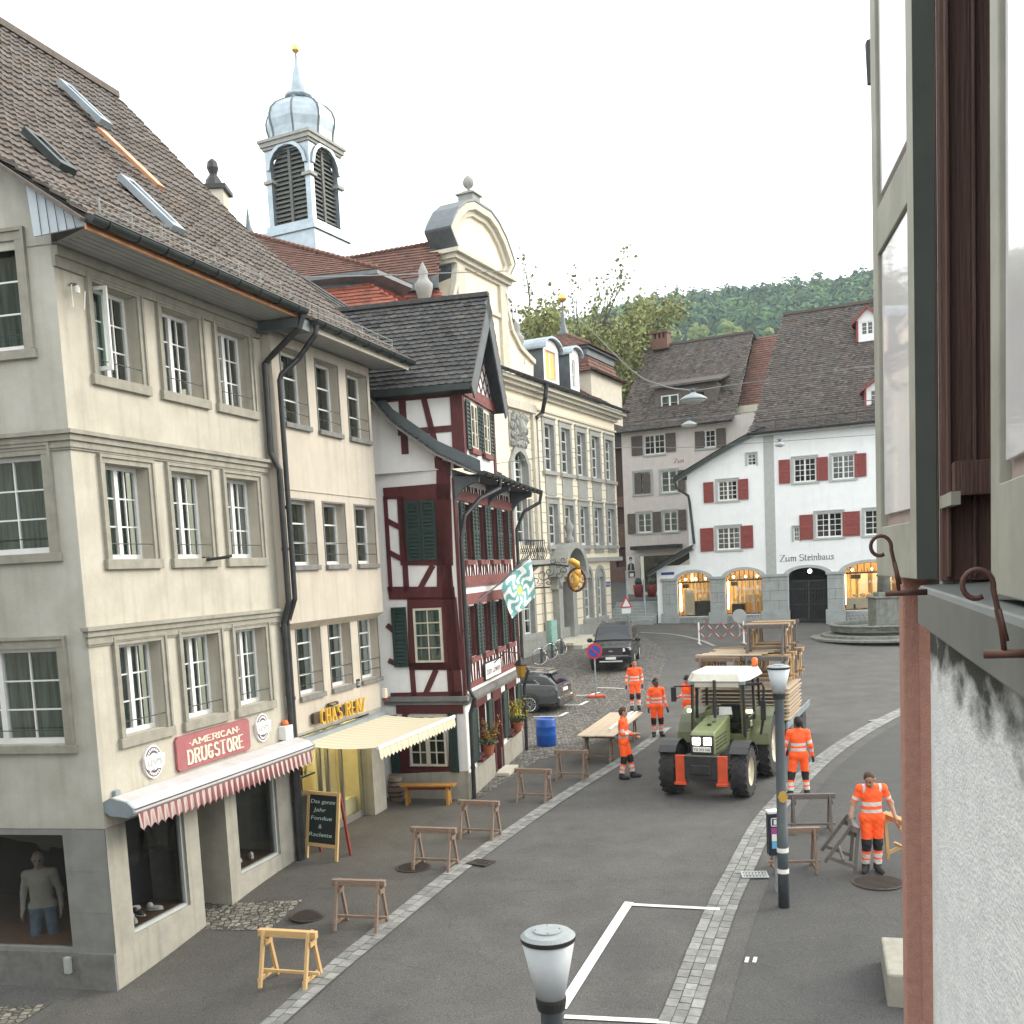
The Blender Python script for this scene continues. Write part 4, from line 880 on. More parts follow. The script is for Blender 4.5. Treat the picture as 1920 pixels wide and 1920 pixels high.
mb=MB();mb.box(-.14,.3,.5,.9,9.72,9.98,T=FA.pt);mb.box(-.2,-.12,.05,.9,9.72,9.9,T=FA.pt);mb.build('eave_block',K['zinc_dk'],hB)
# downpipes
def downpipe(label,pts,r=.05,group=None,m='pipe'):
    t=thing('downpipe',label,'downpipe',pts[-1],group=group);mb=MB();P=cat(pts,4) if len(pts) > 2 else pts
    mb.tube(pts,r,10);mb.build('pipe',K[m],t,smooth=False);mb=MB()
    for a,b in zip(pts,pts[1:]):
        n=int((Vector(b)-Vector(a)).length/1.9)
        for k in range(n):q=Vector(a).lerp(Vector(b),(k+.6)/(n+.0001));mb.tube([q-Vector((0,0,.03)),q+Vector((0,0,.03))],r+.012,10)
    if mb.v:mb.build('clip',K[m],t)
    return t
downpipe('dark downpipe joining from the left gutter between the cream and ivory houses',[FA.pt(-.12,.98,9.95),FA.pt(-.14,.9,9.72),FA.pt(-.09,.33,9.35),FA.pt(-.08,.12,9.2),FA.pt(-.08,.11,7.6),FA.pt(-.04,.24,7.3),FA.pt(-.04,.24,4.9),FA.pt(-.05,.11,4.5),FA.pt(-.05,.11,2.9),FA.pt(-.05,.09,-.1)],.055)
downpipe('dark downpipe swinging down from the right gutter between the cream and ivory houses',[FA.pt(.35,.98,9.88),FA.pt(.35,.95,9.7),FA.pt(.30,.6,9.3),FA.pt(.09,.34,9.0),FA.pt(.07,.31,8.9),FA.pt(.07,.31,5.1),FA.pt(.07,.31,4.95),FA.pt(.05,.12,4.45),FA.pt(.05,.11,-.1)],.05)
# awning B
K['strB']=strip_mat('cream_striped_cloth',(.66,.58,.38),(.54,.50,.41),.26)
zt=FA.uz(573,1391,.1)[1];aB0,aB1=.12,3.92
wO,zO=FA.wz(705,1404,aB0+.05);wO2,zO2=FA.wz(854,1341,aB1);wO,zO=(wO+wO2)/2,(zO+zO2)/2
t=thing('cream_awning','extended cream striped awning with scalloped edge over the cheese shop','awning',FA.pt(2,0,2.5))
mb=MB();n=24
for i in range(n):
    for j in range(6):
        f=lambda i,j:FA.pt(aB0+(aB1-aB0)*i/n,.12+(wO-.12)*j/6,zt+(zO-zt)*j/6-.05*math.sin(PI*j/6))
        mb.quad(f(i,j),f(i+1,j),f(i+1,j+1),f(i,j+1))
mb.build('cloth',K['strB'],t,smooth=True)
mb=MB();mb.bar(FA.pt(aB0-.03,wO+.02,zO),FA.pt(aB1+.03,wO+.02,zO),.05,.07);mb.build('front_bar',K['white'],t,bevel=.01)
mb=MB();valance(mb,FA,aB0,aB1,wO+.03,zO-.03,.22,.16,.02,.015);mb.build('valance',K['strB'],t)
mb=MB();fbox(mb,FA,aB0-.06,aB1+.06,.0,.16,zt-.06,zt+.08);mb.build('roller_box',K['zinc'],t)
mb=MB()
for u in (aB0+.4,aB1-.4):mb.tube([FA.pt(u,.1,zt-.06),FA.pt(u+(.45 if u < 2 else -.45),(wO)*.5,(zt+zO)/2-.12),FA.pt(u,wO,zO-.04)],.022,8)
mb.build('folding_arm',K['white'],t)
# lettering CHÄS RENZ
K['gold']=mat('gold_letters',(.86,.55,.10),.4,(.7,.42,.06),9);K['brownback']=mat('dark_brown_backing',(.05,.03,.02),.6)
u0,z0=FA.uz(592,1357);u1,z1=FA.uz(674,1343);z0=(FA.uz(593,1357)[1]+FA.uz(671,1333)[1])/2;hh=FA.uz(593,1330)[1]-FA.uz(593,1356)[1]
t=thing('gold_lettering','gold capital letters reading Chäs Renz above the cream awning','sign',FA.pt(u0,0,z0))
mb=MB();fbox(mb,FA,u0-.22,u1-.55*(u1-u0)+.08,.03,.10,z0+hh*.1,z0+hh*.9);fbox(mb,FA,u0+.62*(u1-u0)-.4,u1-.1,.03,.10,z0+hh*.12,z0+hh*.88);fbox(mb,FA,u0+.28*(u1-u0)-.1,u0+.28*(u1-u0)+.3,.03,.1,z0+hh*1.05,z0+hh*1.3);mb.build('backing',K['brownback'],t,bevel=.02)
nibtext('CH\u00c4S',FA,u0,z0,hh,(u1-u0)*.44,.10,K['gold'],'lettering',t,nib=(.085,.045),slab=.07,slabh=.06,gap=.42,ext=.05)
nibtext('RENZ',FA,u0+(u1-u0)*.57,z0,hh,(u1-u0)*.45,.10,K['gold'],'lettering',t,nib=(.085,.045),slab=.07,slabh=.06,gap=.42,ext=.05)
u,z=FA.uz(719,1300);t=thing('alarm_lamp','small yellow and red alarm on the ivory wall beside the timber house','alarm',FA.pt(u,0,z));mb=MB();fbox(mb,FA,u-.06,u+.06,0,.08,z-.1,z+.12);mb.build('housing',K['hall'],t,bevel=.01);mb=MB();fbox(mb,FA,u-.05,u+.05,0,.09,z-.16,z-.1);mb.build('red_base',K['shred'],t)
u,z=FA.uz(671,1281);t=thing('house_number','small dark house number plate on the ivory wall between the lower windows','sign',FA.pt(u,0,z));mb=MB();fbox(mb,FA,u-.07,u+.07,0,.02,z-.09,z+.09);mb.build('plate',K['pipe'],t)
text('12',FA,u-.045,z-.045,.09,.021,K['white'],'lettering',t,length=.09,ext=.002)
# ================================================================ HOUSE C: half-timbered inn
cC=G(880,1499);FC=Fac(cC,vdir(1380));SC=Fac(cC,vdir(-4818))
CL=6.25
hC=thing('timber_inn','oxblood and white half-timbered inn with dark green shutters and grey shingle roof','house',(cC.x,cC.y,0))
def sp(*pxs):return [SC.uz(*p) for p in pxs]
def fp(*pxs,w=0.0):return [FC.uz(*p,w) for p in pxs]
zCt=7.9
# side wall (white infill) up to the curved verge of the street-side roof
PC=[(.68,7.44),(-.26,7.93),(-1.29,8.72),(-1.75,9.32),(-2.6,10.6),(-3.9,12.6)]
rl=[(0,-.3),(0,7.25),(0,7.62)]+[(-w,z-.2) for w,z in PC[1:4]]+[(2.6,10.1),(6,10.1),(6,-.3)]
mb=MB();fpoly(mb,SC,rl,-.02,0,0)
zl1=FC.uz(868,1307)[1]                     # ledge over the ground floor
# front wall
Cf2=[(fp((x0,1000))[0][0],fp((x1,1000))[0][0]) for x0,x1 in ((859,883),(893,907),(917,932),(941,954))]
z2a,z2b=fp((857,1050))[0][1],fp((862,943))[0][1]
z1a,z1b=fp((868,1238))[0][1],fp((862,1140))[0][1]
def frontcols(n,a,b,g):   # n windows between a and b with shutters between
    s=(b-a)/n;return [(a+s*i+g,a+s*(i+1)-g) for i in range(n)]
cols2=frontcols(4,.42,5.62,.34);cols1=frontcols(4,.35,5.75,.34)
w2=[(a,b,z2a,z2b) for a,b in cols2];w1=[(a,b,z1a,z1b) for a,b in cols1]
gA=(fp((886,1400))[0][0],fp((904,1380))[0][0],fp((893,1437))[0][1]-.0,2.0)
zg=fp((895,1440))[0][1]
gw1=(.98,1.95,.78,2.02);gd=(2.75,3.45,-.05,2.05);gw2=(4.35,5.45,.80,2.02)
wallgrid(mb,FC,0,CL,-.3,7.6,w1+w2+[gw1,(gd[0],gd[1],gd[2],gd[3],.35),gw2],depth=.24,mr=1)
mb.quad(FC.pt(CL,0,-.3),FC.pt(CL,-6,-.3),FC.pt(CL,-6,8),FC.pt(CL,0,7.6));mb.build('wall',[K['lime'],K['oxblood']],hC)
mb=MB();fpoly(mb,SC,[(-.03,-.3),(-.03,SC.uz(860,1440)[1]-.06),(2,SC.uz(740,1451)[1]),(2,-.3)],0,.04)
for a,b in ((-.03,gd[0]),(gd[1],CL)):fpoly(mb,FC,[(a,-.3),(b,-.3),(b,.62),(a,.62)],0,.035)
mb.build('plinth',K['stone_shop'],hC,bevel=.01)
# timbers of the side wall, drawn from measured outlines (u, z)
tb=MB()
def st(*px,w=.03,m=0):fpoly(tb,SC,sp(*px),-.005,w,m)
def sbar(a,b,wd_,w=.028,F=SC,mb=None):
    (u0,z0),(u1,z1)=a,b;d=Vector((u1-u0,z1-z0)).normalized();n=Vector((-d.y,d.x))*wd_/2
    fpoly(mb or tb,F,[(u0-n.x,z0-n.y),(u1-n.x,z1-n.y),(u1+n.x,z1+n.y),(u0+n.x,z0+n.y)],-.005,w)
# curved wind brace under the verge
cv=[SC.uz(*p) for p in ((708,800),(728,828),(755,848),(790,866),(822,880),(845,892))];cv2=[SC.uz(*p) for p in ((845,868),(822,860),(795,846),(765,830),(738,805),(704,768))]
fpoly(tb,SC,cv+cv2,-.005,.04)
st((819,866),(844,868),(847,1100),(838,1100),(820,1100));st((824,1052),(846,1052),(868,1308),(846,1308))
st((719,915),(845,905),(845,936),(721,936));st((748,930),(757,930),(768,1110),(758,1110));st((719,930),(726,930),(737,1110),(730,1110))
st((745,935),(846,935),(850,1060),(752,1060))
st((727,1100),(852,1100),(854,1124),(731,1124));st((764,1120),(856,1120),(868,1256),(768,1256));st((768,1243),(846,1243),(846,1256),(768,1256))
st((768,1250),(777,1250),(782,1312),(773,1312));st((838,1250),(850,1250),(854,1312),(842,1312));st((733,1299),(866,1296),(867,1313),(734,1313))
for a,b,w_ in (((724,975),(752,990),.12),((729,1035),(757,1050),.12),((726,1172),(742,1186),.12),((729,1238),(745,1246),.12),((812,1060),(788,1104),.13),((818,1256),(798,1302),.13)):
    sbar(SC.uz(*a),SC.uz(*b),w_)
st((743,1314),(868,1314),(869,1338),(744,1338));st((748,1378),(757,1378),(757,1449),(748,1449));st((752,1437),(855,1437),(855,1450),(752,1450));st((755,1338),(768,1338),(768,1440),(755,1440));st((842,1338),(855,1338),(855,1440),(842,1440))
tb.build('side_timber_frame',K['oxblood'],hC)
# front timbers
tb=MB();tp=MB()
fbox(tb,FC,-.02,.22,-.005,.04,zl1,7.4);fbox(tb,FC,CL-.2,CL+.02,-.005,.04,zl1,7.4)
for z,h_ in ((z2a-.03,.14),(z1a-.03,.14)):pass
fbox(tp,FC,.2,CL-.18,-.005,.06,z1b+.05,z1b+.30);fbox(tp,FC,.2,CL-.18,-.005,.05,z1b+.46,z1b+.72);fbox(tp,FC,.2,CL-.18,-.005,.05,z2b+.05,z2b+.28);fbox(tp,FC,.2,CL-.18,-.005,.045,zl1+.12,zl1+.26)
for (a,b,lo,hi) in w1+w2:fbox(tp,FC,a-.1,b+.1,-.2,.10,lo-.12,lo-.006)
tp.build('worn_plank',K['oxpink'],hC)
for (a,b,lo,hi) in w1+w2:fbox(tb,FC,a-.16,a-.003,-.005,.035,lo,hi+.05);fbox(tb,FC,b+.003,b+.16,-.005,.035,lo,hi+.05)
for z0,z1 in ((zl1+.26,z1a-.12),(z1b+.72,z2a-.12),(z2b+.28,7.3)):
    k=0;u=.35
    while u < CL-.3:
        lean=.07*math.sin(k*2.1);fpoly(tb,FC,[(u-.03,z0),(u+.03,z0),(u+.03+lean,z1),(u-.03+lean,z1)],-.005,.028);u += .235;k += 1
tb.build('front_timber_frame',K['oxblood'],hC)
# ledge over the ground floor on both faces
mb=MB();fbox(mb,SC,-.14,2.0,0,.14,zl1-.09,zl1+.02);fbox(mb,SC,-.06,2.0,0,.07,zl1-.18,zl1-.09)
fbox(mb,FC,.0,CL+.1,0,.16,zl1-.1,zl1+.02);fbox(mb,FC,.0,CL+.08,0,.08,zl1-.2,zl1-.1);mb.build('ledge',K['trim_g'],hC)
def shutter(house,F,u0,u1,z0,z1,w,m,slats=True,name='shutter',th=.035,rail=.07,mid=True,closed=False):
    mb=MB()
    for a in ((u0,u0+rail,z0,z1),(u1-rail,u1,z0,z1),(u0+rail,u1-rail,z0,z0+rail),(u0+rail,u1-rail,z1-rail,z1))+(((u0+rail,u1-rail,(z0+z1)/2-rail/2,(z0+z1)/2+rail/2),) if mid else ()):
        fbox(mb,F,a[0],a[1],w,w+th,a[2],a[3])
    if slats:
        n=max(3,int((z1-z0-2*rail)/.085))
        for i in range(n):
            z=z0+rail+(z1-z0-2*rail)*(i+.5)/n;h_=.032
            mb.prism([F.pt(u0+rail*.8,w+.004,z+h_),F.pt(u0+rail*.8,w+.010,z+h_+.008),F.pt(u0+rail*.8,w+th-.004,z-h_+.008),F.pt(u0+rail*.8,w+th-.01,z-h_)],[F.pt(u1-rail*.8,w+.004,z+h_),F.pt(u1-rail*.8,w+.01,z+h_+.008),F.pt(u1-rail*.8,w+th-.004,z-h_+.008),F.pt(u1-rail*.8,w+th-.01,z-h_)])
        fbox(mb,F,u0+rail*.5,u1-rail*.5,w,w+.003,z0+rail*.5,z1-rail*.5)
    else:fbox(mb,F,u0+rail,u1-rail,w+.008,w+th-.01,z0+rail,z1-rail)
    return mb.build(name,m,house)
a,b=SC.uz(760,940),SC.uz(822,1050);um=(a[0]+b[0])/2;zt,zb=6.93,5.50
a1_,b1_=max(a[0],b[0]),min(a[0],b[0]);zb,zt=SC.uz(790,1051)[1],SC.uz(790,939)[1]
shutter(hC,SC,b1_,um-.005,zb,zt,.035,K['dkgreen']);shutter(hC,SC,um+.005,a1_,zb,zt,.035,K['dkgreen'])
def side_window(q0,q1,leaves,rows,nm=1):
    (ua,zt_),(ub,zb_)=SC.uz(*q0),SC.uz(*q1);ua,ub=min(ua,ub),max(ua,ub)
    o=window(hC,SC,(ua,ub,zb_,zt_),w=.0,depth=-.05,leaves=leaves,rows=rows,cols=2,fr=.05,mun=.025,back='darkroom',wf=.08)
    return ua,ub,zb_,zt_
# windows of the side wall sit in thick frames: back plane kept just in front of the wall
def flush_window(F,ua,ub,za,zb_,leaves,rows,cols=2,w=.045):
    mb=MB();fr,mun=.05,.026
    for a in ((ua,ua+fr,za,zb_),(ub-fr,ub,za,zb_),(ua+fr,ub-fr,za,za+fr),(ua+fr,ub-fr,zb_-fr,zb_)):fbox(mb,F,a[0],a[1],w-.02,w+.035,a[2],a[3])
    lw=(ub-ua-2*fr)/leaves
    for i in range(1,leaves):fbox(mb,F,ua+fr+lw*i-.045,ua+fr+lw*i+.045,w-.02,w+.045,za+fr,zb_-fr)
    for i in range(leaves):
        for j in range(1,cols):x=ua+fr+lw*i+lw*j/cols;fbox(mb,F,x-mun/2,x+mun/2,w,w+.028,za+fr,zb_-fr)
    for j in range(1,rows):z=za+fr+(zb_-za-2*fr)*j/rows;fbox(mb,F,ua+fr,ub-fr,w,w+.026,z-mun/2,z+mun/2)
    o=mb.build('window',K['hall_l'],hC);g=MB();g.quad(*[F.pt(u,w+.012,z) for u,z in ((ua,za),(ub,za),(ub,zb_),(ua,zb_))]);g.build('pane',K['glass'],o)
    g=MB();g.quad(*[F.pt(u,w-.01,z) for u,z in ((ua,za),(ub,za),(ub,zb_),(ua,zb_))]);g.build('curtain',K['curtain'] if leaves == 1 else K['darkroom'],o)  # with two leaves this is a dark sheet standing for the unlit room
q=sp((776,1141),(834,1241));flush_window(SC,min(q[0][0],q[1][0]),max(q[0][0],q[1][0]),q[1][1],q[0][1],1,4)
q=sp((769,1375),(841,1436));flush_window(SC,min(q[0][0],q[1][0]),max(q[0][0],q[1][0]),q[1][1],SC.uz(800,1340)[1],2,4)
q=sp((735,1139),(769,1250));shutter(hC,SC,min(q[0][0],q[1][0]),max(q[0][0],q[1][0]),q[1][1],q[0][1],.05,K['dkgreen'])
q=sp((841,1335),(863,1447));shutter(hC,SC,min(q[0][0],q[1][0]),max(q[0][0],q[1][0]),q[1][1],q[0][1],.05,K['dkgreen'],slats=False)
q=sp((734,1400),(753,1449));shutter(hC,SC,min(q[0][0],q[1][0]),max(q[0][0],q[1][0]),q[1][1],SC.uz(745,1340)[1],.05,K['dkgreen'],slats=False)
for i,h in enumerate(w1+w2):window(hC,FC,h,depth=.17,leaves=2,rows=4,cols=1,back='darkroom',fr=.05,mun=.025)
for rw in (w1,w2):
    xs=[rw[0][0]-.34]+[r_[1] for r_ in rw[:-1]]
    shutter(hC,FC,rw[0][0]-.40,rw[0][0]-.05,rw[0][2],rw[0][3]+.03,.045,K['dkgreen'],rail=.05)
    for p_,q_ in zip(rw,rw[1:]):
        m_=(p_[1]+q_[0])/2;shutter(hC,FC,p_[1]+.03,m_-.012,p_[2],p_[3]+.03,.045,K['dkgreen'],rail=.05);shutter(hC,FC,m_+.012,q_[0]-.03,p_[2],p_[3]+.03,.045,K['dkgreen'],rail=.05)
    shutter(hC,FC,rw[-1][1]+.05,rw[-1][1]+.40,rw[0][2],rw[0][3]+.03,.045,K['dkgreen'],rail=.05)
for h in (gw1,gw2):
    window(hC,FC,h,depth=.2,leaves=2,rows=3,cols=1,back='darkroom',fr=.05);mb=MB();fbox(mb,FC,h[0]-.08,h[1]+.08,-.2,.14,h[2]-.08,h[2]-.005);mb.build('sill_board',K['oxblood'],hC);mb=MB();fbox(mb,FC,h[0]-.08,h[1]+.08,-.02,.05,h[3]+.004,h[3]+.2);mb.build('lintel',K['oxblood'],hC)
    shutter(hC,FC,h[0]-.62,h[0]-.08,h[2],h[3]+.03,.045,K['dkgreen'],slats=False);shutter(hC,FC,h[1]+.08,h[1]+.58,h[2],h[3]+.03,.045,K['dkgreen'],slats=False)
mb=MB();fbox(mb,FC,gd[0]-.14,gd[0]-.003,-.02,.05,-.1,gd[3]+.2);fbox(mb,FC,gd[1]+.003,gd[1]+.14,-.02,.05,-.1,gd[3]+.2);fbox(mb,FC,gd[0],gd[1],-.02,.05,gd[3]-.12,gd[3]+.2)
do=mb.build('door_frame',K['oxblood'],hC);mb=MB();fbox(mb,FC,gd[0],gd[1],-.33,-.29,-.05,gd[3]);mb.build('door_leaf',K['bluegrey'],do);mb=MB();fbox(mb,FC,gd[0]-.2,gd[1]+.2,.035,.4,-.1,.1);mb.build('door_step',K['hall_l'],hC)
# street-side roof
def c_roof(u0,u1,prof):
    mb=MB();base=MB()
    for (wa,za),(wb,zb_) in zip(prof,prof[1:]):
        O=FC.pt(u0,wa,za);V=FC.pt(u0,wb,zb_)-O;base.quad(O,FC.pt(u1,wa,za),FC.pt(u1,wb,zb_),FC.pt(u0,wb,zb_));tiles(mb,O,FC.d,V,[(0,0),(u1-u0,0),(u1-u0,V.length),(0,V.length)],.17,.15,shape='round',lift=.02,cs=.25)
    o=mb.build('street_roof',K['tile_grey'],hC);base.build('roof_boarding',K['trim_g'],o)
c_roof(-.34,CL+.45,PC)
mb=MB()
for (wa,za),(wb,zb_) in zip(PC[:4],PC[1:5]):mb.bar(FC.pt(-.35,wa,za-.02),FC.pt(-.35,wb,zb_-.02),.04,.09,up=tuple(FC.d))
mb.build('verge_board',K['trim_g'],hC)
K['slate_bd']=mat('blue_grey_boards',(.11,.125,.135),.7,(.08,.09,.10),4)
mb=MB()                                       # boarded brackets carrying the eaves
def bracket(u):
    pts=[(0.0,7.45),(.62,7.40),(.60,7.28)]+[(.6-.6*math.sin(t)*1.0,7.28-.62*(1-math.cos(t))) for t in [PI/2*k/8 for k in range(1,9)]]
    mb.prism([FC.pt(u-.09,w,z) for w,z in pts],[FC.pt(u+.09,w,z) for w,z in pts])
bracket(.1);bracket(3.3);bracket(CL-.1)
mb.quad(FC.pt(0,0,7.45),FC.pt(CL,0,7.45),FC.pt(CL+.3,.64,7.42),FC.pt(-.3,.64,7.42));mb.build('eave_bracket',K['slate_bd'],hC)
gutter(hC,-.38,CL+.48,.76,7.47,.08,FC)
# cross gable (dormer house) standing on the street roof
DW,WF,BO=3.15,.30,.66
e_l,e_r,rg=(-.34,9.38),(3.36,9.30),(1.75,11.72)
mb=MB();fpoly(mb,FC,[(0,7.55),(DW,7.55),(DW,9.45),(rg[0],11.5),(0,9.55)],WF-.02,WF)
fpoly(mb,Fac(cC,(-FC.n.x,-FC.n.y),(-FC.d.x,-FC.d.y)),[(-WF,7.6),(3.5,7.6),(3.5,9.5),(-WF,9.5)],-.02,0);mb.build('gable_wall',K['lime'],hC)
SD=Fac(cC,(-FC.n.x,-FC.n.y),(-FC.d.x,-FC.d.y))   # side of the cross gable, u runs back from the front
tb=MB()
def db(a,b,w_):sbar(a,b,w_,.03,SD,tb)
fbox(tb,SD,-WF-.01,-WF+.24,-.005,.035,7.6,9.42);fbox(tb,SD,-WF,2.6,-.005,.03,9.18,9.42);fbox(tb,SD,-WF,1.2,-.005,.03,8.42,8.56);fbox(tb,SD,.98,1.14,-.005,.032,8.0,9.3)
db((.55,9.2),(.22,7.6),.13)
tb.build('side_timber_frame',K['oxblood'],hC)
mb=MB();
for (wa,za),(wb,zb_) in zip(PC[:4],PC[1:5]):mb.prism([SD.pt(-wa,0,za-.02),SD.pt(-wb,0,zb_-.02),SD.pt(-wb,0,zb_+.30),SD.pt(-wa,0,za+.30)],[SD.pt(-wa,.05,za-.02),SD.pt(-wb,.05,zb_-.02),SD.pt(-wb,.05,zb_+.30),SD.pt(-wa,.05,za+.30)])
mb.build('flashing_board',K['zinc_dk'],hC)
dws=[(.62,1.22,8.10,9.12),(1.85,2.45,8.10,9.12)]
tb=MB();tp=MB();fbox(tb,FC,-.01,.2,WF-.005,WF+.035,7.7,9.42);fbox(tb,FC,DW-.2,DW+.01,WF-.005,WF+.035,7.7,9.4);fbox(tp,FC,0,DW,WF-.005,WF+.08,9.22,9.48)
for h in dws:fbox(tb,FC,h[0],h[1],WF+.001,WF+.012,h[2],h[3]);fbox(tp,FC,h[0]-.1,h[1]+.1,WF,WF+.1,h[2]-.12,h[2])
# small diamond lattice in the gable triangle
for s in (-1,1):
    for k in range(-6,7):
        c_=rg[0]+k*.42;a_=(c_-1.3*s,9.3);b_=(c_+.9*s,11.5)
        n_=12;prev=None
        for i in range(n_+1):
            u=a_[0]+(b_[0]-a_[0])*i/n_;z=a_[1]+(b_[1]-a_[1])*i/n_;ok=z > 9.45 and (z-9.5) < (11.42-9.5)*(1-abs(u-rg[0])/(rg[0]-.05 if u < rg[0] else DW-rg[0]))
            if ok and prev:sbar(prev,(u,z),.032,.02+WF,FC,tb)
            prev=(u,z) if ok else None
tb.build('gable_timber_frame',K['oxblood'],hC);tp.build('worn_plank',K['oxpink'],hC)
for h in dws:
    shutter(hC,FC,h[0]-.42,h[0]-.04,h[2]-.05,h[3]+.02,WF+.04,K['dkgreen'],rail=.05);shutter(hC,FC,h[1]+.04,h[1]+.42,h[2]-.05,h[3]+.02,WF+.04,K['dkgreen'],rail=.05)
    flush_window(FC,h[0],h[1],h[2],h[3],2,3,1,w=WF+.03)
shutter(hC,FC,rg[0]-.85,rg[0]-.45,9.6,10.55,WF+.04,K['dkgreen'],rail=.05)
mb=MB();base=MB()
for (ea,s) in ((e_l,1),(e_r,-1)):
    O=FC.pt(ea[0],BO,ea[1]);R_=FC.pt(rg[0],BO,rg[1]);V=R_-O;Lb=4.6
    tiles(mb,O,-FC.n,V,[(0,0),(Lb,0),(Lb,V.length),(0,V.length)],.19,.155,shape='round',lift=.025,cs=.28)
    base.prism([O,R_,R_-Vector((0,0,.07)),O-Vector((0,0,.07))],[p-FC.n*Lb for p in (O,R_,R_-Vector((0,0,.07)),O-Vector((0,0,.07)))])
o=mb.build('gable_roof',K['tile_grey'],hC);base.build('roof_boarding',K['slate_bd'],o)
mb=MB();mb.bar(FC.pt(rg[0],BO,rg[1]+.05),FC.pt(rg[0],BO-4.6,rg[1]+.05),.2,.1)
mb.build('ridge_tiles',K['tile_grey'],hC)
for ea in (e_l,e_r):    # deep boarded barge panels
    mb=MB();s=1 if ea is e_r else -1;a_,b_=Vector((rg[0],rg[1]-.02)),Vector((ea[0],ea[1]-.06));d=(b_-a_).normalized();n=Vector((d.y,-d.x))*(-s if s > 0 else 1)
    n=n if n.y < 0 else -n;q=[a_,b_,b_+n*.34,a_+n*.42];mb.prism([FC.pt(p.x,BO,p.y) for p in q],[FC.pt(p.x,BO-.04,p.y) for p in q]);mb.build('barge_board',K['slate_bd'],hC)
mb=MB();mb.bar(FC.pt(e_l[0]-.02,BO-.05,e_l[1]-.06),FC.pt(e_l[0]-.02,BO-3.6,e_l[1]-.06),.12,.13);mb.quad(FC.pt(-.3,BO-.05,9.3),FC.pt(0,BO-.05,9.22),FC.pt(0,-3,9.22),FC.pt(-.3,-3,9.3));mb.build('side_gutter',K['gutter'],hC)
downpipe('dark curved downpipe at the near front corner of the timber inn',[FC.pt(1.4,.8,7.42),FC.pt(1.35,.78,7.2),FC.pt(.7,.45,6.95),FC.pt(.2,.2,6.55),FC.pt(.08,.12,6.0),FC.pt(.08,.12,zl1+.15),FC.pt(.08,.24,zl1-.05),FC.pt(.08,.12,zl1-.4),FC.pt(.08,.1,-.1)],.05)
downpipe('dark curved downpipe at the far front corner of the timber inn',[FC.pt(CL+.42,.8,7.42),FC.pt(CL+.40,.75,7.15),FC.pt(CL+.05,.35,6.9),FC.pt(CL-.1,.14,6.4),FC.pt(CL-.1,.12,zl1+.2),FC.pt(CL-.1,.28,zl1-.05),FC.pt(CL-.1,.14,zl1-.5),FC.pt(CL-.1,.12,-.1)],.05)

# ================================================================ BUILDING D: baroque town hall
rD=G(1148,1175);FD=Fac(rD,vdir(1880));
if FD.d.y < 0:FD.d=-FD.d
uc=FD.uz(890,395)[0];ZC=14.3
hD=thing('town_hall','cream baroque town hall with grey stone windows and a curved gable','hall',(rD.x,rD.y,0))
def drow(quads):
    r=[(FD.uz(*a),FD.uz(*b)) for a,b in quads];zt=sum(x[0][1] for x in r)/len(r);zb_=sum(x[1][1] for x in r)/len(r);us=[(x[0][0]+x[1][0])/2 for x in r]
    s=(us[-1]-us[0])/(len(us)-1);wd_=sum(x[1][0]-x[0][0] for x in r)/len(r);return [(us[0]+s*i-wd_/2,us[0]+s*i+wd_/2,zb_,zt) for i in range(len(us))]
Dh=drow([((1018.7,796),(1039.5,885)),((1051,803),(1071,890)),((1080,810),(1098,895)),((1107,815),(1124.6,900)),((1133,821),(1150,902))])
Dl=drow([((1026.7,946.7),(1048,1023)),((1058,947),(1077,1023)),((1086,949),(1103.6,1022.5)),((1113,951),(1129,1022)),((1138.5,953.7),(1153,1022))])
uR2=Dh[-1][1]+.55
aw=[(FD.uz(1095,1110)[0],FD.uz(1109,1110)[0],FD.uz(1102,1160)[1],FD.uz(1102,1084)[1]),(FD.uz(1119.6,1110)[0],FD.uz(1132,1110)[0],FD.uz(1125,1157)[1],FD.uz(1125,1082)[1])]
aw[1]=(aw[1][0],aw[1][1],aw[0][2],aw[0][3])
dr=(FD.uz(1045,1150)[0],FD.uz(1064,1150)[0],.9,FD.uz(1054,1091)[1]);gwn=(FD.uz(980.6,1160)[0],FD.uz(1001,1160)[0],FD.uz(990,1192)[1],aw[0][3])
cb=(FD.uz(959,880)[0],FD.uz(987,880)[0],FD.uz(970,905)[1]-.2,FD.uz(973,846)[1]);cb2=(FD.uz(963,980)[0],FD.uz(990,980)[0],FD.uz(978,1022)[1],FD.uz(978,934)[1])
uP=FD.uz(1004,880)[0]                        # edge of the projecting middle bay
mb=MB();zstr=FD.uz(1100,1049)[1]
gh=[(a,b,c,d,.3) for a,b,c,d in aw+[gwn]]+[(dr[0],dr[1],dr[2],dr[3],.5)]
wallgrid(mb,FD,uc*2-.5,-0.0,-.6,zstr,gh,depth=.3,mr=1);wallgrid(mb,FD,uc*2-.5,uR2,zstr,ZC,Dh+Dl+[cb,cb2],depth=.35,mr=1)
mb.quad(FD.pt(0,0,-.6),FD.pt(0,-12,-.6),FD.pt(0,-12,zstr),FD.pt(0,0,zstr));mb.quad(FD.pt(uR2,0,zstr),FD.pt(uR2,-12,zstr),FD.pt(uR2,-12,ZC),FD.pt(uR2,0,ZC))
mb.quad(FD.pt(uc*2-.5,0,-.6),FD.pt(uc*2-.5,-14,-.6),FD.pt(uc*2-.5,-14,ZC),FD.pt(uc*2-.5,0,ZC))
mb.build('wall',[K['hall'],K['hall_g']],hD)
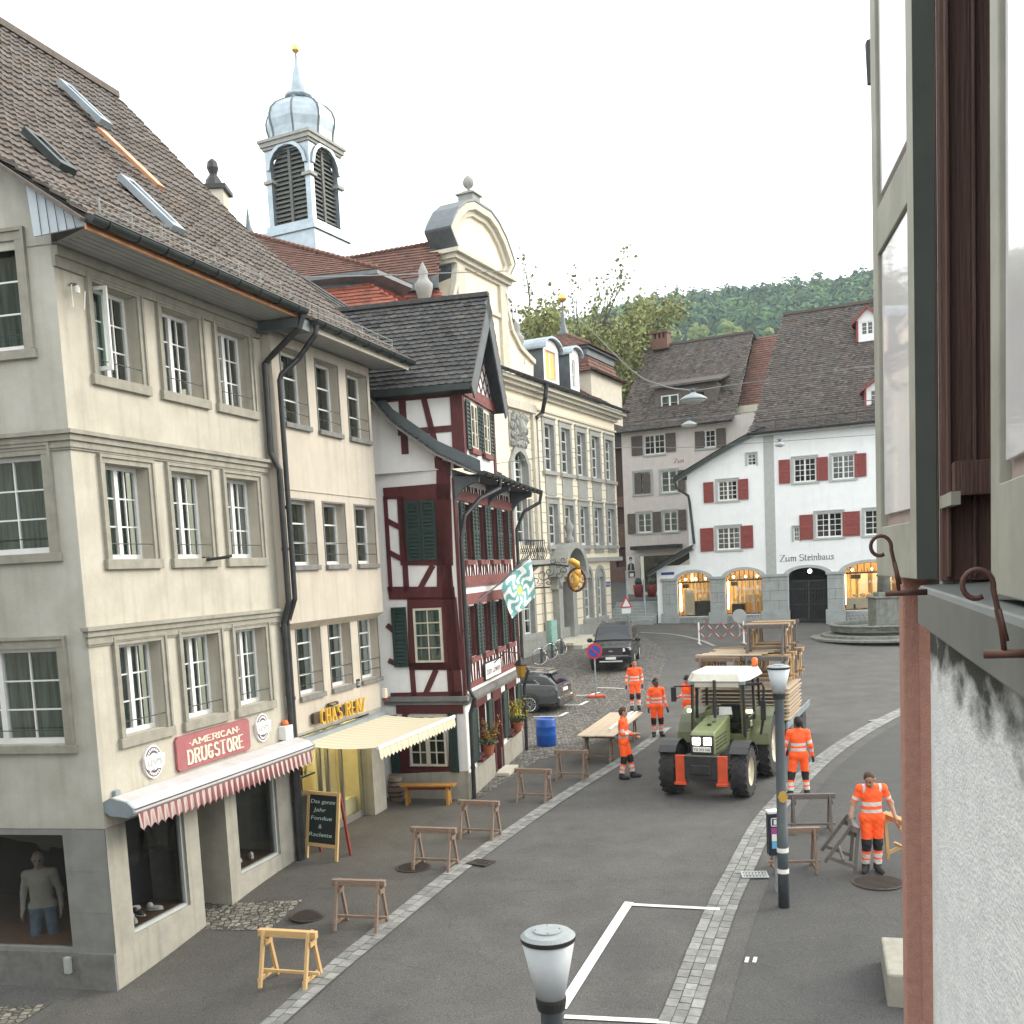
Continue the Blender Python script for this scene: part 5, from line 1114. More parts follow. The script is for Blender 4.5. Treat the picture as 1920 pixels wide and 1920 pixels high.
# rustication joints, panels, string, cornice
mb=MB();z=FD.uz(1100,1190)[1];allh=Dh+Dl+[cb,cb2,gwn,dr]+aw
while z < ZC-1.3:
    us=[(-12.9,uR2-.02 if z > zstr else -.02)]
    for h in allh:
        if h[2]-.2 < z < h[3]+.35:
            nu=[]
            for a,b in us:
                lo,hi=h[0]-.28,h[1]+.28
                if hi <= a or lo >= b:nu.append((a,b))
                else:
                    if lo > a:nu.append((a,lo))
                    if hi < b:nu.append((hi,b))
            us=nu
    for a,b in us:fbox(mb,FD,a,b,-.01,.004,z-.02,z+.02)
    z += .52
mb.build('masonry_joint',K['trim'],hD)
mb=MB()
for hu,hl in zip(Dh,Dl):
    fbox(mb,FD,hu[0]-.1,hu[1]+.1,0,.05,hl[3]+.45,hu[2]-.28);fbox(mb,FD,hl[0]-.1,hl[1]+.1,0,.05,zstr+.35,hl[2]-.28)
    for h in (hu,hl):
        fbox(mb,FD,h[0]-.26,h[0]-.003,-.05,.06,h[2],h[3]+.3);fbox(mb,FD,h[1]+.003,h[1]+.26,-.05,.06,h[2],h[3]+.3);fbox(mb,FD,h[0]-.003,h[1]+.003,-.05,.06,h[3]+.003,h[3]+.3)
        fbox(mb,FD,h[0]-.36,h[1]+.36,-.2,.18,h[2]-.2,h[2]-.004);fbox(mb,FD,h[0]-.3,h[1]+.3,0,.12,h[3]+.30,h[3]+.38)
for h in aw+[gwn]:
    fbox(mb,FD,h[0]-.24,h[0]-.003,-.05,.07,h[2],h[3]);fbox(mb,FD,h[1]+.003,h[1]+.24,-.05,.07,h[2],h[3]);fbox(mb,FD,h[0]-.34,h[1]+.34,-.1,.16,h[2]-.25,h[2]-.004)
    r0=(h[1]-h[0])/2;um=(h[0]+h[1])/2;n=10
    for k in range(n):
        t0,t1=PI*k/n,PI*(k+1)/n;fpoly(mb,FD,[(um+math.cos(t)*q*1.0,h[3]+math.sin(t)*q*.9) for t,q in ((t0,r0),(t0,r0+.24),(t1,r0+.24),(t1,r0))],-.05,.07)
    fpoly(mb,FD,[(um+math.cos(PI*k/12)*r0,h[3]+.001+math.sin(PI*k/12)*r0*.9) for k in range(13)],-.0,.012)
fbox(mb,FD,-12.9,uR2+.1,-.02,.2,zstr-.14,zstr+.1);fbox(mb,FD,uc*2-.5,.05,-.02,.14,-.6,FD.uz(1100,1183)[1]+.45)
mb.build('stone_dressing',K['hall_g'],hD)
mb=MB()
for z0,z1,w_ in ((ZC-1.05,ZC-.95,.1),(ZC-.45,ZC-.25,.18),(ZC-.25,ZC-.08,.42),(ZC-.08,ZC+.10,.62)):fbox(mb,FD,uc*2-.9,uR2+w_,-.02,w_,z0,z1)
mb.build('cornice',K['hall_l'],hD)
gutter(hD,uc*2-.9,uR2+.7,.74,ZC+.22,.12,FD)
for h in Dh+Dl:window(hD,FD,h,depth=.22,leaves=1,rows=4,cols=2,back='darkroom',fr=.12,mun=.06)
for h in aw+[gwn]:window(hD,FD,h,depth=.22,leaves=1,rows=4,cols=2,back='darkroom',fr=.11,mun=.06)
window(hD,FD,cb,depth=.28,leaves=2,rows=4,cols=1,back='curtain',fr=.14,mun=.05);window(hD,FD,cb2,depth=.28,leaves=2,rows=4,cols=1,back='curtain',fr=.14,mun=.05)
# middle bay: pilaster strips, arched head, carved relief, balcony
mb=MB();fbox(mb,FD,uP-.35,uP,-.01,.16,zstr,ZC-.9);fbox(mb,FD,2*uc-uP,2*uc-uP+.35,-.01,.16,zstr,ZC-.9);fbox(mb,FD,2*uc-uP,uP,-.01,.22,ZC-1.3,ZC-.9)
mb.build('pilaster',K['hall_l'],hD)
mb=MB();um=(cb[0]+cb[1])/2;r0=(cb[1]-cb[0])/2;ez=cb[3]-.7
for s in (-1,1):
    fpoly(mb,FD,[(um+s*r0,ez),(um+s*r0,cb[3]+.02),(um,cb[3]+.02),(um+s*r0*.55,cb[3]-.22)],-.1,.02)
    fpoly(mb,FD,[(um+s*(r0+.3),cb[2]),(um+s*r0,cb[2]),(um+s*r0,ez),(um+s*r0*.6,cb[3]-.2),(um,cb[3]),(um,cb[3]+.4),(um+s*(r0*.7),cb[3]+.12),(um+s*(r0+.3),ez+.1)],-.02,.12)
    fpoly(mb,FD,[(um+s*(r0+.3),cb2[2]),(um+s*r0,cb2[2]),(um+s*r0,cb2[3]),(um+s*(r0+.3),cb2[3])],-.02,.12)
mb.build('window_surround',K['hall_g'],hD)
rl_=(FD.uz(953,800)[0],FD.uz(985,800)[0],FD.uz(969,838)[1],FD.uz(969,776)[1])
mb=MB();fbox(mb,FD,rl_[0],rl_[1],0,.06,rl_[2],rl_[3]);mb.build('relief_panel',K['hall_g'],hD)
mb=MB()
for k in range(46):
    a=k*.74;r=.12+.022*k;u=(rl_[0]+rl_[1])/2+math.cos(a)*r*1.0;z=(rl_[2]+rl_[3])/2+math.sin(a)*r*1.4
    u=min(max(u,rl_[0]+.15),rl_[1]-.15);z=min(max(z,rl_[2]+.15),rl_[3]-.15)
    mb.blob(FD.pt(u,.1,z),(.16,.12,.19),7,5,jit=.25)
mb.blob(FD.pt((rl_[0]+rl_[1])/2,.16,(rl_[2]+rl_[3])/2+.1),(.32,.25,.42),9,6,jit=.12);mb.build('carved_relief',K['hall_g'],hD)
bal=(FD.uz(966,1048,.5)[0]-.3,FD.uz(1006,1050,.5)[0]);bz=FD.uz(1000,1052,.8)[1]
mb=MB();fbox(mb,FD,bal[0],bal[1],0,1.0,bz-.18,bz)
for u in (bal[0]+.3,bal[1]-.3):fpoly(mb,Fac(FD.pt(u,0,0),FD.n,FD.d),[(0,bz-.18),(.8,bz-.18),(.3,bz-.6),(0,bz-1.4)],-.15,.15)
mb.build('balcony_slab',K['hall_g'],hD)
mb=MB();n=12
mb.bar(FD.pt(bal[0],.95,bz+1.0),FD.pt(bal[1],.95,bz+1.0),.05,.05);mb.bar(FD.pt(bal[1],0,bz+1.0),FD.pt(bal[1],.95,bz+1.0),.05,.05);mb.bar(FD.pt(bal[0],.95,bz+.08),FD.pt(bal[1],.95,bz+.08),.04,.04)
for i in range(n+1):
    u=bal[0]+(bal[1]-bal[0])*i/n;mb.tube([FD.pt(u,.95,bz+.08)]+[FD.pt(u+.12*math.sin(t*2.2),.95+.1*math.sin(t),bz+.08+.92*t/PI) for t in [PI*k/7 for k in range(1,8)]],.02,5);
    mb.tube([FD.pt(u+.1*math.cos(t),.97,bz+.5+.1*math.sin(t)) for t in [2*PI*k/8 for k in range(9)]],.014,4)
for i in range(5):w_=.95*i/5;mb.tube([FD.pt(bal[1],w_,bz+.05),FD.pt(bal[1],w_,bz+1.0)],.018,5)
mb.build('balcony_railing',K['black'],hD)
# portal
um=(dr[0]+dr[1])/2;r0=(dr[1]-dr[0])/2
mb=MB()
for s in (-1,1):fpoly(mb,FD,[(um+s*r0,-.2),(um+s*(r0+.55),-.2),(um+s*(r0+.55),dr[3]+.3),(um+s*r0,dr[3]-.3)],-.02,.38)
for k in range(12):
    t0,t1=PI*k/12,PI*(k+1)/12;fpoly(mb,FD,[(um+math.cos(t)*q,dr[3]-.35+math.sin(t)*q*1.1) for t,q in ((t0,r0),(t0,r0+.75),(t1,r0+.75),(t1,r0))],-.02,.38)
    fpoly(mb,FD,[(um+math.cos(t)*q*1.05,dr[3]+.45+math.sin(t)*q*1.05) for t,q in ((t0,1.25),(t0,1.55),(t1,1.55),(t1,1.25))],-.02,1.0)
fbox(mb,FD,um-1.75,um-1.2,0,.95,dr[3]+.3,dr[3]+.5);fbox(mb,FD,um+1.2,um+1.75,0,.95,dr[3]+.3,dr[3]+.5);fbox(mb,FD,um-1.3,um+1.3,0,.2,dr[3]+.3,dr[3]+1.5)
mb.build('portal',K['hall_g'],hD)
mb=MB()
for k in range(16):a=k*.8;mb.blob(FD.pt(um+math.cos(a)*(.3+.03*k),.3,dr[3]+1.0+math.sin(a)*.3),(.16,.14,.16),7,5,jit=.2)
mb.lathe([(.0,.0),(.22,.05),(.25,.3),(.12,.45),(.2,.7),(.28,.9),(.1,1.15),(.03,1.5)],FD.pt(um,.6,dr[3]+2.0),12);mb.build('portal_carving',K['hall_g'],hD,smooth=True)
K['doorw']=mat('carved_brown_door',(.09,.04,.03),.6,(.06,.028,.02),6)
mb=MB();fbox(mb,FD,dr[0],dr[1],-.5,-.42,.7,dr[3]+.2)
for i in range(2):
    for z0,z1 in ((1.3,2.2),(2.4,3.6)):fbox(mb,FD,um-.0+(-r0*.9 if i == 0 else r0*.1),um+(-r0*.1 if i == 0 else r0*.9),-.42,-.38,z0,z1)
mb.build('door',K['doorw'],hD)
mb=MB()
for i,d_ in enumerate((1.9,1.4,.9)):fbox(mb,FD,um-2.1-.0*i,um+2.1,.1,d_,-.3,gz(*FD.pt(um,1,0).xy)+.12*(i+1))
mb.build('door_steps',K['hall_l'],hD)
# mansard: lower steep slope, upper slope
def slope(house,F,poly_uw,mat_,tw,th,shape,name,c0=1.0,cs=.22,up=None):
    """poly = four 3D points: eave a, eave b, top b, top a"""
    a,b,c_,d_=[Vector(p) for p in poly_uw];U=(b-a).normalized();nn=U.cross(d_-a).normalized();V=nn.cross(U).normalized()
    if V.z < 0:V=-V
    P2=[((p-a).dot(U),(p-a).dot(V)) for p in (a,b,c_,d_)]
    mb=MB();tiles(mb,a,U,V,P2,tw,th,shape=shape,cs=cs,c0=c0);o=mb.build(name,mat_,house)
    base=MB();nz_=nn if nn.z > 0 else -nn;base.poly([a+U*x+V*y-nz_*.02 for x,y in P2]);base.build('roof_boarding',mat_,o);return o
uL=2*uc-.5
slope(hD,FD,[FD.pt(-12.6,.62,ZC+.2),FD.pt(uR2+.5,.62,ZC+.2),FD.pt(uR2-1,-2.2,ZC+1.9),FD.pt(-12.6,-2.2,ZC+1.9)],K['tile_rb'],.35,.3,'flat','lower_roof')
slope(hD,FD,[FD.pt(-12.6,-2.2,ZC+1.9),FD.pt(uR2-1,-2.2,ZC+1.9),FD.pt(uR2-4,-8,ZC+4.1),FD.pt(-12.6,-8,ZC+4.1)],K['tile_rb'],.35,.3,'flat','upper_roof')
# rear wing: hipped block facing the viewer and the cross roof that runs back from the gable
q=lambda px,py,Y:at(px,py,Y)
def onp(px,py,a,b,c_):
    n=(b-a).cross(c_-a);r=ray(px,py);o=Vector((0,0,EYE));return o+r*((a-o).dot(n)/r.dot(n))
dv=FD.d
Er,El,Br,Bl=q(790,596,37.6),q(300,650,35.5),q(690,531,39.2),None
Bl=onp(330,585,El,Er,Br)
slope(hD,FD,[El,Er,Br,Bl],K['tile_red'],.26,.24,'flat','lower_roof');slope(hD,FD,[Er,Er+dv*4,Br+dv*4,Br],K['tile_red'],.26,.24,'flat','lower_roof')
Ur,Pk=q(707,505,38.9),q(467,440,43.0);Ul=Bl+Vector((0,-.3,.62))
mb=MB();up=Vector((0,0,.12))
mb.prism([Bl,Bl+Vector((0,0,.6)),Ul,Ul-Vector((0,0,.14))],[Br,Br+Vector((0,0,.6)),Ur,Ur-Vector((0,0,.14))]);mb.prism([Br,Br+Vector((0,0,.6)),Ur,Ur-Vector((0,0,.14))],[p+dv*2.5 for p in (Br,Br+Vector((0,0,.6)),Ur,Ur-Vector((0,0,.14)))]);mb.build('roof_band',K['zinc_dk'],hD)
slope(hD,FD,[Ul,Ur,Pk,onp(430,440,Ul,Ur,Pk)],K['tile_rb'],.26,.24,'flat','upper_roof');slope(hD,FD,[Ur,Ur+dv*2.5,Pk+dv*4,Pk],K['tile_rb'],.26,.24,'flat','upper_roof')
mb=MB();n=26
for k in range(n):mb.blob(Pk.lerp(Ur,(k+.5)/n)+Vector((0,0,.05)),(.16,.16,.10),6,4)
mb.build('hip_tiles',K['tile_rb'],hD)
mb=MB();mb.lathe([(.3,-.1),(.2,.1),(.1,.35),(.05,.8),(.015,1.05)],Pk,8);mb.build('spire',K['zinc_dk'],hD,smooth=True)
R1,b1,b2=q(620,492,47.0),q(660,540,44.8),q(822,521,43.9);R2=onp(825,455,R1,b1,b2)
slope(hD,FD,[b1,b2,R2,R1],K['tile_rb'],.26,.24,'flat','upper_roof')
mb=MB();n=22
for k in range(n):mb.blob(R1.lerp(R2,(k+.5)/n)+Vector((0,0,.04)),(.16,.16,.10),6,4)
mb.build('ridge_tiles',K['tile_rb'],hD)
b1d,b2d=b1-Vector((0,0,.45)),b2-Vector((0,0,.45));g1=Vector((0,-.25,0))
mb=MB();mb.prism([b1+g1,b1d+g1,b1d,b1],[b2+g1,b2d+g1,b2d,b2]);mb.build('roof_band',K['zinc_dk'],hD)
slope(hD,FD,[onp(690,610,q(845,600,42.2),b2d,b1d),q(845,600,42.2),b2d,b1d],K['tile_red'],.26,.24,'flat','lower_roof')
# pavilion roofs (hipped upper part, bell-shaped lower part)
def pavilion(cu,cw,half,z0,z1,z2,z3,sp_,m_up,m_lo,wall_z,finial=True,flare=.35):
    c=lambda du,dw,z:FD.pt(cu+du,cw+dw,z)
    rings=[(half*1.12,z0),(half*.93,z0+(z1-z0)*.35),(half*.84,z1)]
    for (ra,za),(rb,zb_) in zip(rings,rings[1:]):
        for s in range(4):
            d=[(1,1),(1,-1),(-1,-1),(-1,1)];p,q_=d[s],d[(s+1) % 4]
            slope(hD,FD,[c(p[0]*ra,p[1]*ra,za),c(q_[0]*ra,q_[1]*ra,za),c(q_[0]*rb,q_[1]*rb,zb_),c(p[0]*rb,p[1]*rb,zb_)],K[m_lo],.26,.26,'flat','lower_roof')
    mb=MB();mb.box(-half*.88,half*.88,-half*.88,half*.88,z1,z2,T=c);mb.box(-half*.95,half*.95,-half*.95,half*.95,z2-.12,z2,T=c);mb.build('roof_band',K['zinc_dk'],hD)
    for s in range(4):
        d=[(1,1),(1,-1),(-1,-1),(-1,1)];p,q_=d[s],d[(s+1) % 4];ra=half*1.0
        slope(hD,FD,[c(p[0]*ra,p[1]*ra,z2),c(q_[0]*ra,q_[1]*ra,z2),c(q_[0]*.06,q_[1]*.06,z3),c(p[0]*.06,p[1]*.06,z3)],K[m_up],.26,.26,'flat','hipped_roof')
        a_,b_=c(p[0]*ra,p[1]*ra,z2+.03),c(0,0,z3+.03);mb=MB();n=16
        for k in range(n):mb.blob(a_.lerp(b_,(k+.5)/n),(.14,.14,.1),6,4)
        mb.build('hip_tiles',K[m_up],hD)
    if wall_z is not None:mb=MB();mb.box(-half,half,-half,half,wall_z,z0+.05,T=c);mb.build('pavilion_wall',K['hall_l'],hD)
    mb=MB();P=c(0,0,z3);mb.lathe([(.42,-.2),(.28,.1),(.16,.5),(.07,1.4),(.03,sp_),(.01,sp_+.2)],P,10);mb.build('spire',K['zinc_dk'],hD,smooth=True)
    if finial:mb=MB();mb.blob(P+Vector((0,0,sp_+.3)),.28,12,8);mb.build('gold_ball',K['goldb'],hD,smooth=True)
K['goldb']=mat('gilded_ball',(.75,.50,.16),.3,metal=.8)
def pz(px,py,u,w):p=FD.pt(u,w,0);return at(px,py,p.y).z
pc_=at(1060,700,66.5);pc_=Vector((pc_.x,pc_.y,0))-FD.O;pu,pw=pc_.dot(FD.d),pc_.dot(FD.n)
pavilion(pu,pw,2.75,pz(1100,716,pu,pw),pz(1100,684,pu,pw),pz(1100,668,pu,pw),pz(1059,626,pu,pw),1.9,'tile_rb','tile_rb',ZC-.2)
# dormers
def hall_dormer(q0,q1,w_,win,glow):
    ua,zt_=FD.uz(*q0,w_);ub,zb_=FD.uz(*q1,w_);um=(ua+ub)/2;hw=(ub-ua)/2
    mb=MB();wn=(FD.uz(*win[0],w_),FD.uz(*win[1],w_));h=(wn[0][0],wn[1][0],wn[1][1],wn[0][1])
    zs0=zt_-.45*hw*1.2
    wallgrid(mb,FD,ua,ub,zb_,zs0,[h],w=w_,depth=.15)
    fpoly(mb,FD,[(ua,zs0),(ub,zs0)]+[(um+hw*math.cos(t),zs0+(zt_-zs0)*math.sin(t)) for t in [PI*k/8 for k in range(1,8)]],w_-.05,w_+.02);mb.build('dormer_front',K['white'],hD)
    o=window(hD,FD,h,w=w_,depth=.1,leaves=2 if glow else 1,rows=2,cols=1 if glow else 2,fr=.09,mun=.05,back='darkroom')
    if glow:mb=MB();mb.quad(*[FD.pt(u,w_-.07,z) for u,z in ((h[0],h[2]),(h[1],h[2]),(h[1],h[3]),(h[0],h[3]))]);mb.build('orange_blind',K['blind'],o)
    mb=MB()
    for u in (ua+.02,ub-.02):mb.quad(FD.pt(u,w_,zb_),FD.pt(u,w_-3.6,zb_),FD.pt(u,w_-3.6,zs0),FD.pt(u,w_,zs0))
    mb.build('dormer_cheek',K['zinc_dk'],hD)
    mb=MB();n=10
    for k in range(n):
        f=lambda t,w__:FD.pt(um+(hw+.2)*math.cos(t),w__,zs0-.02+(zt_-zs0+.08)*math.sin(t));t0,t1=PI*k/n,PI*(k+1)/n
        mb.prism([f(t0,w_+.25),f(t1,w_+.25),f(t1,w_+.25)+Vector((0,0,.1)),f(t0,w_+.25)+Vector((0,0,.1))],[f(t0,w_-4),f(t1,w_-4),f(t1,w_-4)+Vector((0,0,.1)),f(t0,w_-4)+Vector((0,0,.1))])
    mb.build('dormer_roof',K['zinc'],hD)
K['blind']=mat('orange_blind',(.85,.38,.10),.8,(.8,.33,.08),3,emis=.35)  # faint glow is put into the blind itself, no lamp stands behind it
hall_dormer((1017,632),(1049,722),.1,((1022,655),(1043,716)),True);hall_dormer((1067,651),(1087,735),.1,((1071.5,674),(1080,730)),False)
# curved central gable
gp=[FD.uz(*p) for p in ((996,719),(996,680),(984,668),(970,653),(954,621),(944,577),(940,552),(940,522),(950,518),(952,505))]
arch=[FD.uz(*p) for p in ((950,500),(944,480),(934,452),(920,424),(905,403))];top=FD.uz(890,394)
right=gp[:8];zsh=gp[7][1]
mir=lambda P:[(2*uc-u,z) for u,z in P[::-1]]
body=right+[(uc+(gp[7][0]-uc),zsh)];body=body+mir(body)
mb=MB();fpoly(mb,FD,body,-.8,.12);mb.build('gable_body',K['hall'],hD)
ra=[(gp[7][0]+.0,zsh)]+arch+[top];ra=[(u,max(z,zsh)) for u,z in ra];ar=ra+mir(ra[:-1])
mb=MB();fpoly(mb,FD,[(uc+(u-uc)*.93,zsh+(z-zsh)*.93) for u,z in ar],-.75,.1);mb.build('gable_lunette',K['hall'],hD)
mb=MB()
for (p,q_) in zip(ar,ar[1:]):
    o1=lambda P,k:(uc+(P[0]-uc)*k,zsh+(P[1]-zsh)*k)
    fpoly(mb,FD,[o1(p,.90),o1(q_,.90),o1(q_,1.02),o1(p,1.02)],-.02,.42);fpoly(mb,FD,[o1(p,.80),o1(q_,.80),o1(q_,.9),o1(p,.9)],-.02,.24)
hw_=gp[7][0]-uc
for z0,z1,w_ in ((zsh-.5,zsh-.35,.25),(zsh-.35,zsh-.15,.4),(zsh-.15,zsh+.02,.6)):fbox(mb,FD,uc-hw_-w_*.8,uc+hw_+w_*.8,-.9,w_,z0,z1)
fbox(mb,FD,uc-hw_-.1,uc+hw_+.1,.1,.24,zsh-2.0,zsh-1.8)
for s in (-1,1):fbox(mb,FD,uc+s*hw_-.35-(.35 if s > 0 else -.35),uc+s*hw_+.35-(.35 if s > 0 else -.35),.1,.26,ZC,zsh-.5)
for p,q_ in zip(right[1:6],right[2:7]):
    for s in (-1,1):a_,b_=(uc+s*(p[0]-uc),p[1]),(uc+s*(q_[0]-uc),q_[1]);sbar(a_,b_,.22,.26,FD,mb)
mb.build('gable_moulding',K['hall_l'],hD)
mb=MB()
for p,q_ in zip(ar,ar[1:]):
    a_,b_=(uc+(p[0]-uc)*1.03,zsh+(p[1]-zsh)*1.03),(uc+(q_[0]-uc)*1.03,zsh+(q_[1]-zsh)*1.03);mb.prism([FD.pt(a_[0],.45,a_[1]),FD.pt(b_[0],.45,b_[1]),FD.pt(b_[0],.45,b_[1]+.1),FD.pt(a_[0],.45,a_[1]+.1)],[FD.pt(a_[0],-.85,a_[1]),FD.pt(b_[0],-.85,b_[1]),FD.pt(b_[0],-.85,b_[1]+.1),FD.pt(a_[0],-.85,a_[1]+.1)])
for s in (-1,):mb.quad(FD.pt(uc+s*hw_*1.0,-.02,ZC),FD.pt(uc+s*hw_*1.02,-.85,ZC),FD.pt(uc+s*hw_*1.02,-.85,zsh-.4),FD.pt(uc+s*hw_,-.02,zsh-.4))
mb.build('lead_covering',K['zinc_dk'],hD)
# pedestal and pine cone, urns and statues
def lathe_at(P,prof,m,name,parent,n=12,sq=0):mb=MB();mb.lathe(prof,P,n,sq=sq);return mb.build(name,m,parent,smooth=(sq == 0))
zt_=top[1];P=FD.pt(uc,-.25,zt_-.05)
k_=(at(875,330,P.y).z-P.z)/3.9
mb=MB();T_=lambda x,y,z:P+FD.d*x*.62+FD.n*y*.62+Vector((0,0,z*k_));mb.box(-.75,.75,-.8,.8,-.3,.5,T=T_);mb.box(-.6,.6,-.6,.6,.5,1.7,T=T_);mb.box(-.75,.75,-.75,.75,1.7,1.85,T=T_);mb.box(-.4,.4,-.4,.4,1.85,2.15,T=T_);mb.build('pedestal',K['hall_g'],hD)
lathe_at(P,[(.08,2.1*k_),(.06,2.5*k_),(.16,2.65*k_),(.25,2.95*k_),(.26,3.25*k_),(.2,3.6*k_),(.1,3.85*k_),(.01,3.98*k_)],K['hall_g'],'stone_pine_cone',hD)
def urn(P,h_,name='stone_urn'):
    s=h_/2.6;lathe_at(P,[(.40*s,0),(.40*s,.35*s),(.22*s,.45*s),(.14*s,.7*s),(.30*s,1.0*s),(.42*s,1.4*s),(.44*s,1.6*s),(.3*s,1.75*s),(.2*s,1.95*s),(.24*s,2.15*s),(.12*s,2.4*s),(.02,2.6*s)],K['hall_g'],name,hD)
ur=FD.uz(978,672);P=FD.pt(ur[0],-.2,ur[1]-.3);hU=at(972,600,P.y).z-P.z;urn(P,hU)
Pl=FD.pt(2*uc-ur[0]+0.0,-.2,0);ul=FD.uz(798,600);P=FD.pt(ul[0],0,ul[1]);urn(P,at(768,500,P.y).z-P.z if False else FD.uz(795,493)[1]-ul[1])
# wall fittings
u,z=FD.uz(1139,1095);t=thing('street_name_plate','small blue street name plate on the cream hall corner','sign',FD.pt(u,0,z));mb=MB();fbox(mb,FD,u-.5,u+.4,0,.03,z-.14,z+.14);K['blue']=mat('enamel_blue',(.03,.05,.22),.4);mb.build('plate',K['blue'],t);text('RATHAUSPLATZ',FD,u-.42,z-.05,.1,.031,K['white'],'lettering',t,length=.74,ext=.002)
u,z=FD.uz(1028,1195);t=thing('copper_downspout','verdigris green boxed downspout beside the town hall portal','downpipe',FD.pt(u,0,z-1));K['verdi']=mat('verdigris',(.22,.42,.36),.7,(.3,.5,.44),5);mb=MB();zt2=FD.uz(1026,1163)[1];fbox(mb,FD,u-.45,u+.3,.15,.4,z-1.9,zt2);mb.build('panel',K['verdi'],t)
downpipe('dark bent rainwater pipe under the town hall cornice',[FD.pt(FD.uz(1022,735,.7)[0],.8,ZC+.1),FD.pt(FD.uz(1022,735,.7)[0],.7,ZC-.5),FD.pt(FD.uz(1010,760,.2)[0]+.2,.3,ZC-1.2),FD.pt(FD.uz(1003,765,.15)[0],.2,ZC-1.5)],.11)
downpipe('thin brown rainwater pipe down the cream hall front',[FD.pt(uP+.15,.12,ZC-1.5),FD.pt(uP+.15,.12,.9)],.06,m='trim')
# ---------------------------------------------------------------- lantern tower on the hall roof
TP=at(578,455,48.0);TP=Vector((TP.x,TP.y,0));tu,tw_=(TP-FD.O).dot(FD.d),(TP-FD.O).dot(FD.n);hw=1.18
z=lambda py,px=585:at(px,py,TP.y).z
zb_,zo0,zo1,zc=z(462),z(432),z(306),z(290)
t=thing('lantern_tower','pale blue zinc lantern tower with onion dome and louvred arches on the hall roof','tower',FD.pt(tu,tw_,zb_-2))
TT=lambda x,y,q:FD.pt(tu+x,tw_+y,q)
mb=MB();mb.box(-hw*1.12,hw*1.12,-hw*1.12,hw*1.12,zb_-6,zo0-.45,T=TT);mb.box(-hw*1.2,hw*1.2,-hw*1.2,hw*1.2,zo0-.45,zo0-.25,T=TT);mb.box(-hw*1.08,hw*1.08,-hw*1.08,hw*1.08,zo0-.25,zo0,T=TT);mb.build('base',K['zinc'],t)
mb=MB();cw_=.27
for sx in (-1,1):
    for sy in (-1,1):mb.box(*sorted((sx*hw,sx*(hw-cw_))),*sorted((sy*hw,sy*(hw-cw_))),zo0,zc,T=TT)
mb.box(-hw+.12,hw-.12,-hw+.12,hw-.12,zo1+.3,zc,T=TT)
for sx,sy in ((1,0),(-1,0),(0,1),(0,-1)):
    n=8;r=hw-cw_;zsp=zo1-r*.55
    for k in range(n):
        t0,t1=PI*k/n,PI*(k+1)/n;q0=[(math.cos(t0)*r,zsp+math.sin(t0)*r),(math.cos(t1)*r,zsp+math.sin(t1)*r),(math.cos(t1)*r,zc),(math.cos(t0)*r,zc)]
        f=(lambda a,b,d:TT(sx*(hw-.1+d),a,b)) if sx else (lambda a,b,d:TT(a,sy*(hw-.1+d),b))
        mb.prism([f(a,b,0) for a,b in q0],[f(a,b,.1) for a,b in q0]);q1=[(math.cos(t)*rr,zsp+math.sin(t)*rr) for t,rr in ((t0,r),(t0,r+.16),(t1,r+.16),(t1,r))];mb.prism([f(a,b,.0) for a,b in q1],[f(a,b,.2) for a,b in q1])
mb.build('corner_piers',K['zinc'],t)
mb=MB();mb.box(-hw+.35,hw-.35,-hw+.35,hw-.35,zo0,zo1,T=TT);mb.build('louvre_core',K['darkroom'],t)
mb=MB()
for sx,sy in ((1,0),(-1,0),(0,1),(0,-1)):
    r=hw-cw_;f=(lambda a,b,d:TT(sx*(hw-.32+d),a,b)) if sx else (lambda a,b,d:TT(a,sy*(hw-.32+d),b));nl=17
    for k in range(nl):
        zz=zo0+.1+(zo1+.35-zo0)*k/nl;rr=r if zz < zo1-r*.55 else math.sqrt(max(.0,r*r-(zz-zo1+r*.55)**2))
        if rr > .1:
            for s in (-1,1):mb.prism([f(s*.06,zz+.1,0),f(s*.06,zz+.13,0),f(s*.06,zz-.02,.14),f(s*.06,zz-.06,.14)],[f(s*rr,zz+.1,0),f(s*rr,zz+.13,0),f(s*rr,zz-.02,.14),f(s*rr,zz-.06,.14)])
    mb.prism([f(-.07,zo0,.05),f(.07,zo0,.05),f(.07,zo1+.4,.05),f(-.07,zo1+.4,.05)],[f(-.07,zo0,.18),f(.07,zo0,.18),f(.07,zo1+.4,.18),f(-.07,zo1+.4,.18)])
mb.build('louvres',K['louvre'],t)
mb=MB()
for z0,z1,e in ((zc,zc+.12,1.06),(zc+.12,zc+.3,1.13),(zc+.3,zc+.42,1.19)):mb.box(-hw*e,hw*e,-hw*e,hw*e,z0,z1,T=TT)
for sx in (-1,1):
    for sy in (-1,1):mb.box(*sorted((sx*(hw+.1),sx*(hw-cw_-.12))),*sorted((sy*(hw+.1),sy*(hw-cw_-.12))),z(352),z(346),T=TT)
mb.build('cornice',K['hall_g'],t)
zd=zc+.42;ztop=z(184,565);H=ztop-zd
prof=[(1.50,0),(1.46,.06),(1.50,.2),(1.60,.38),(1.60,.5),(1.50,.64),(1.25,.77),(.85,.88),(.5,.95),(.28,1.0)]
mb=MB();mb.lathe([(r*.96,zd+h_*H) for r,h_ in prof],n=8,T=lambda x,y,q:TT(x,y,q));mb.build('onion_dome',K['zinc'],t)
mb=MB()
for k in range(8):
    a=2*PI*(k+.5)/8;mb.tube([TT(math.cos(a)*r*.965,math.sin(a)*r*.965,zd+h_*H) for r,h_ in prof],.05,5)
mb.build('dome_ribs',K['zinc_dk'],t)
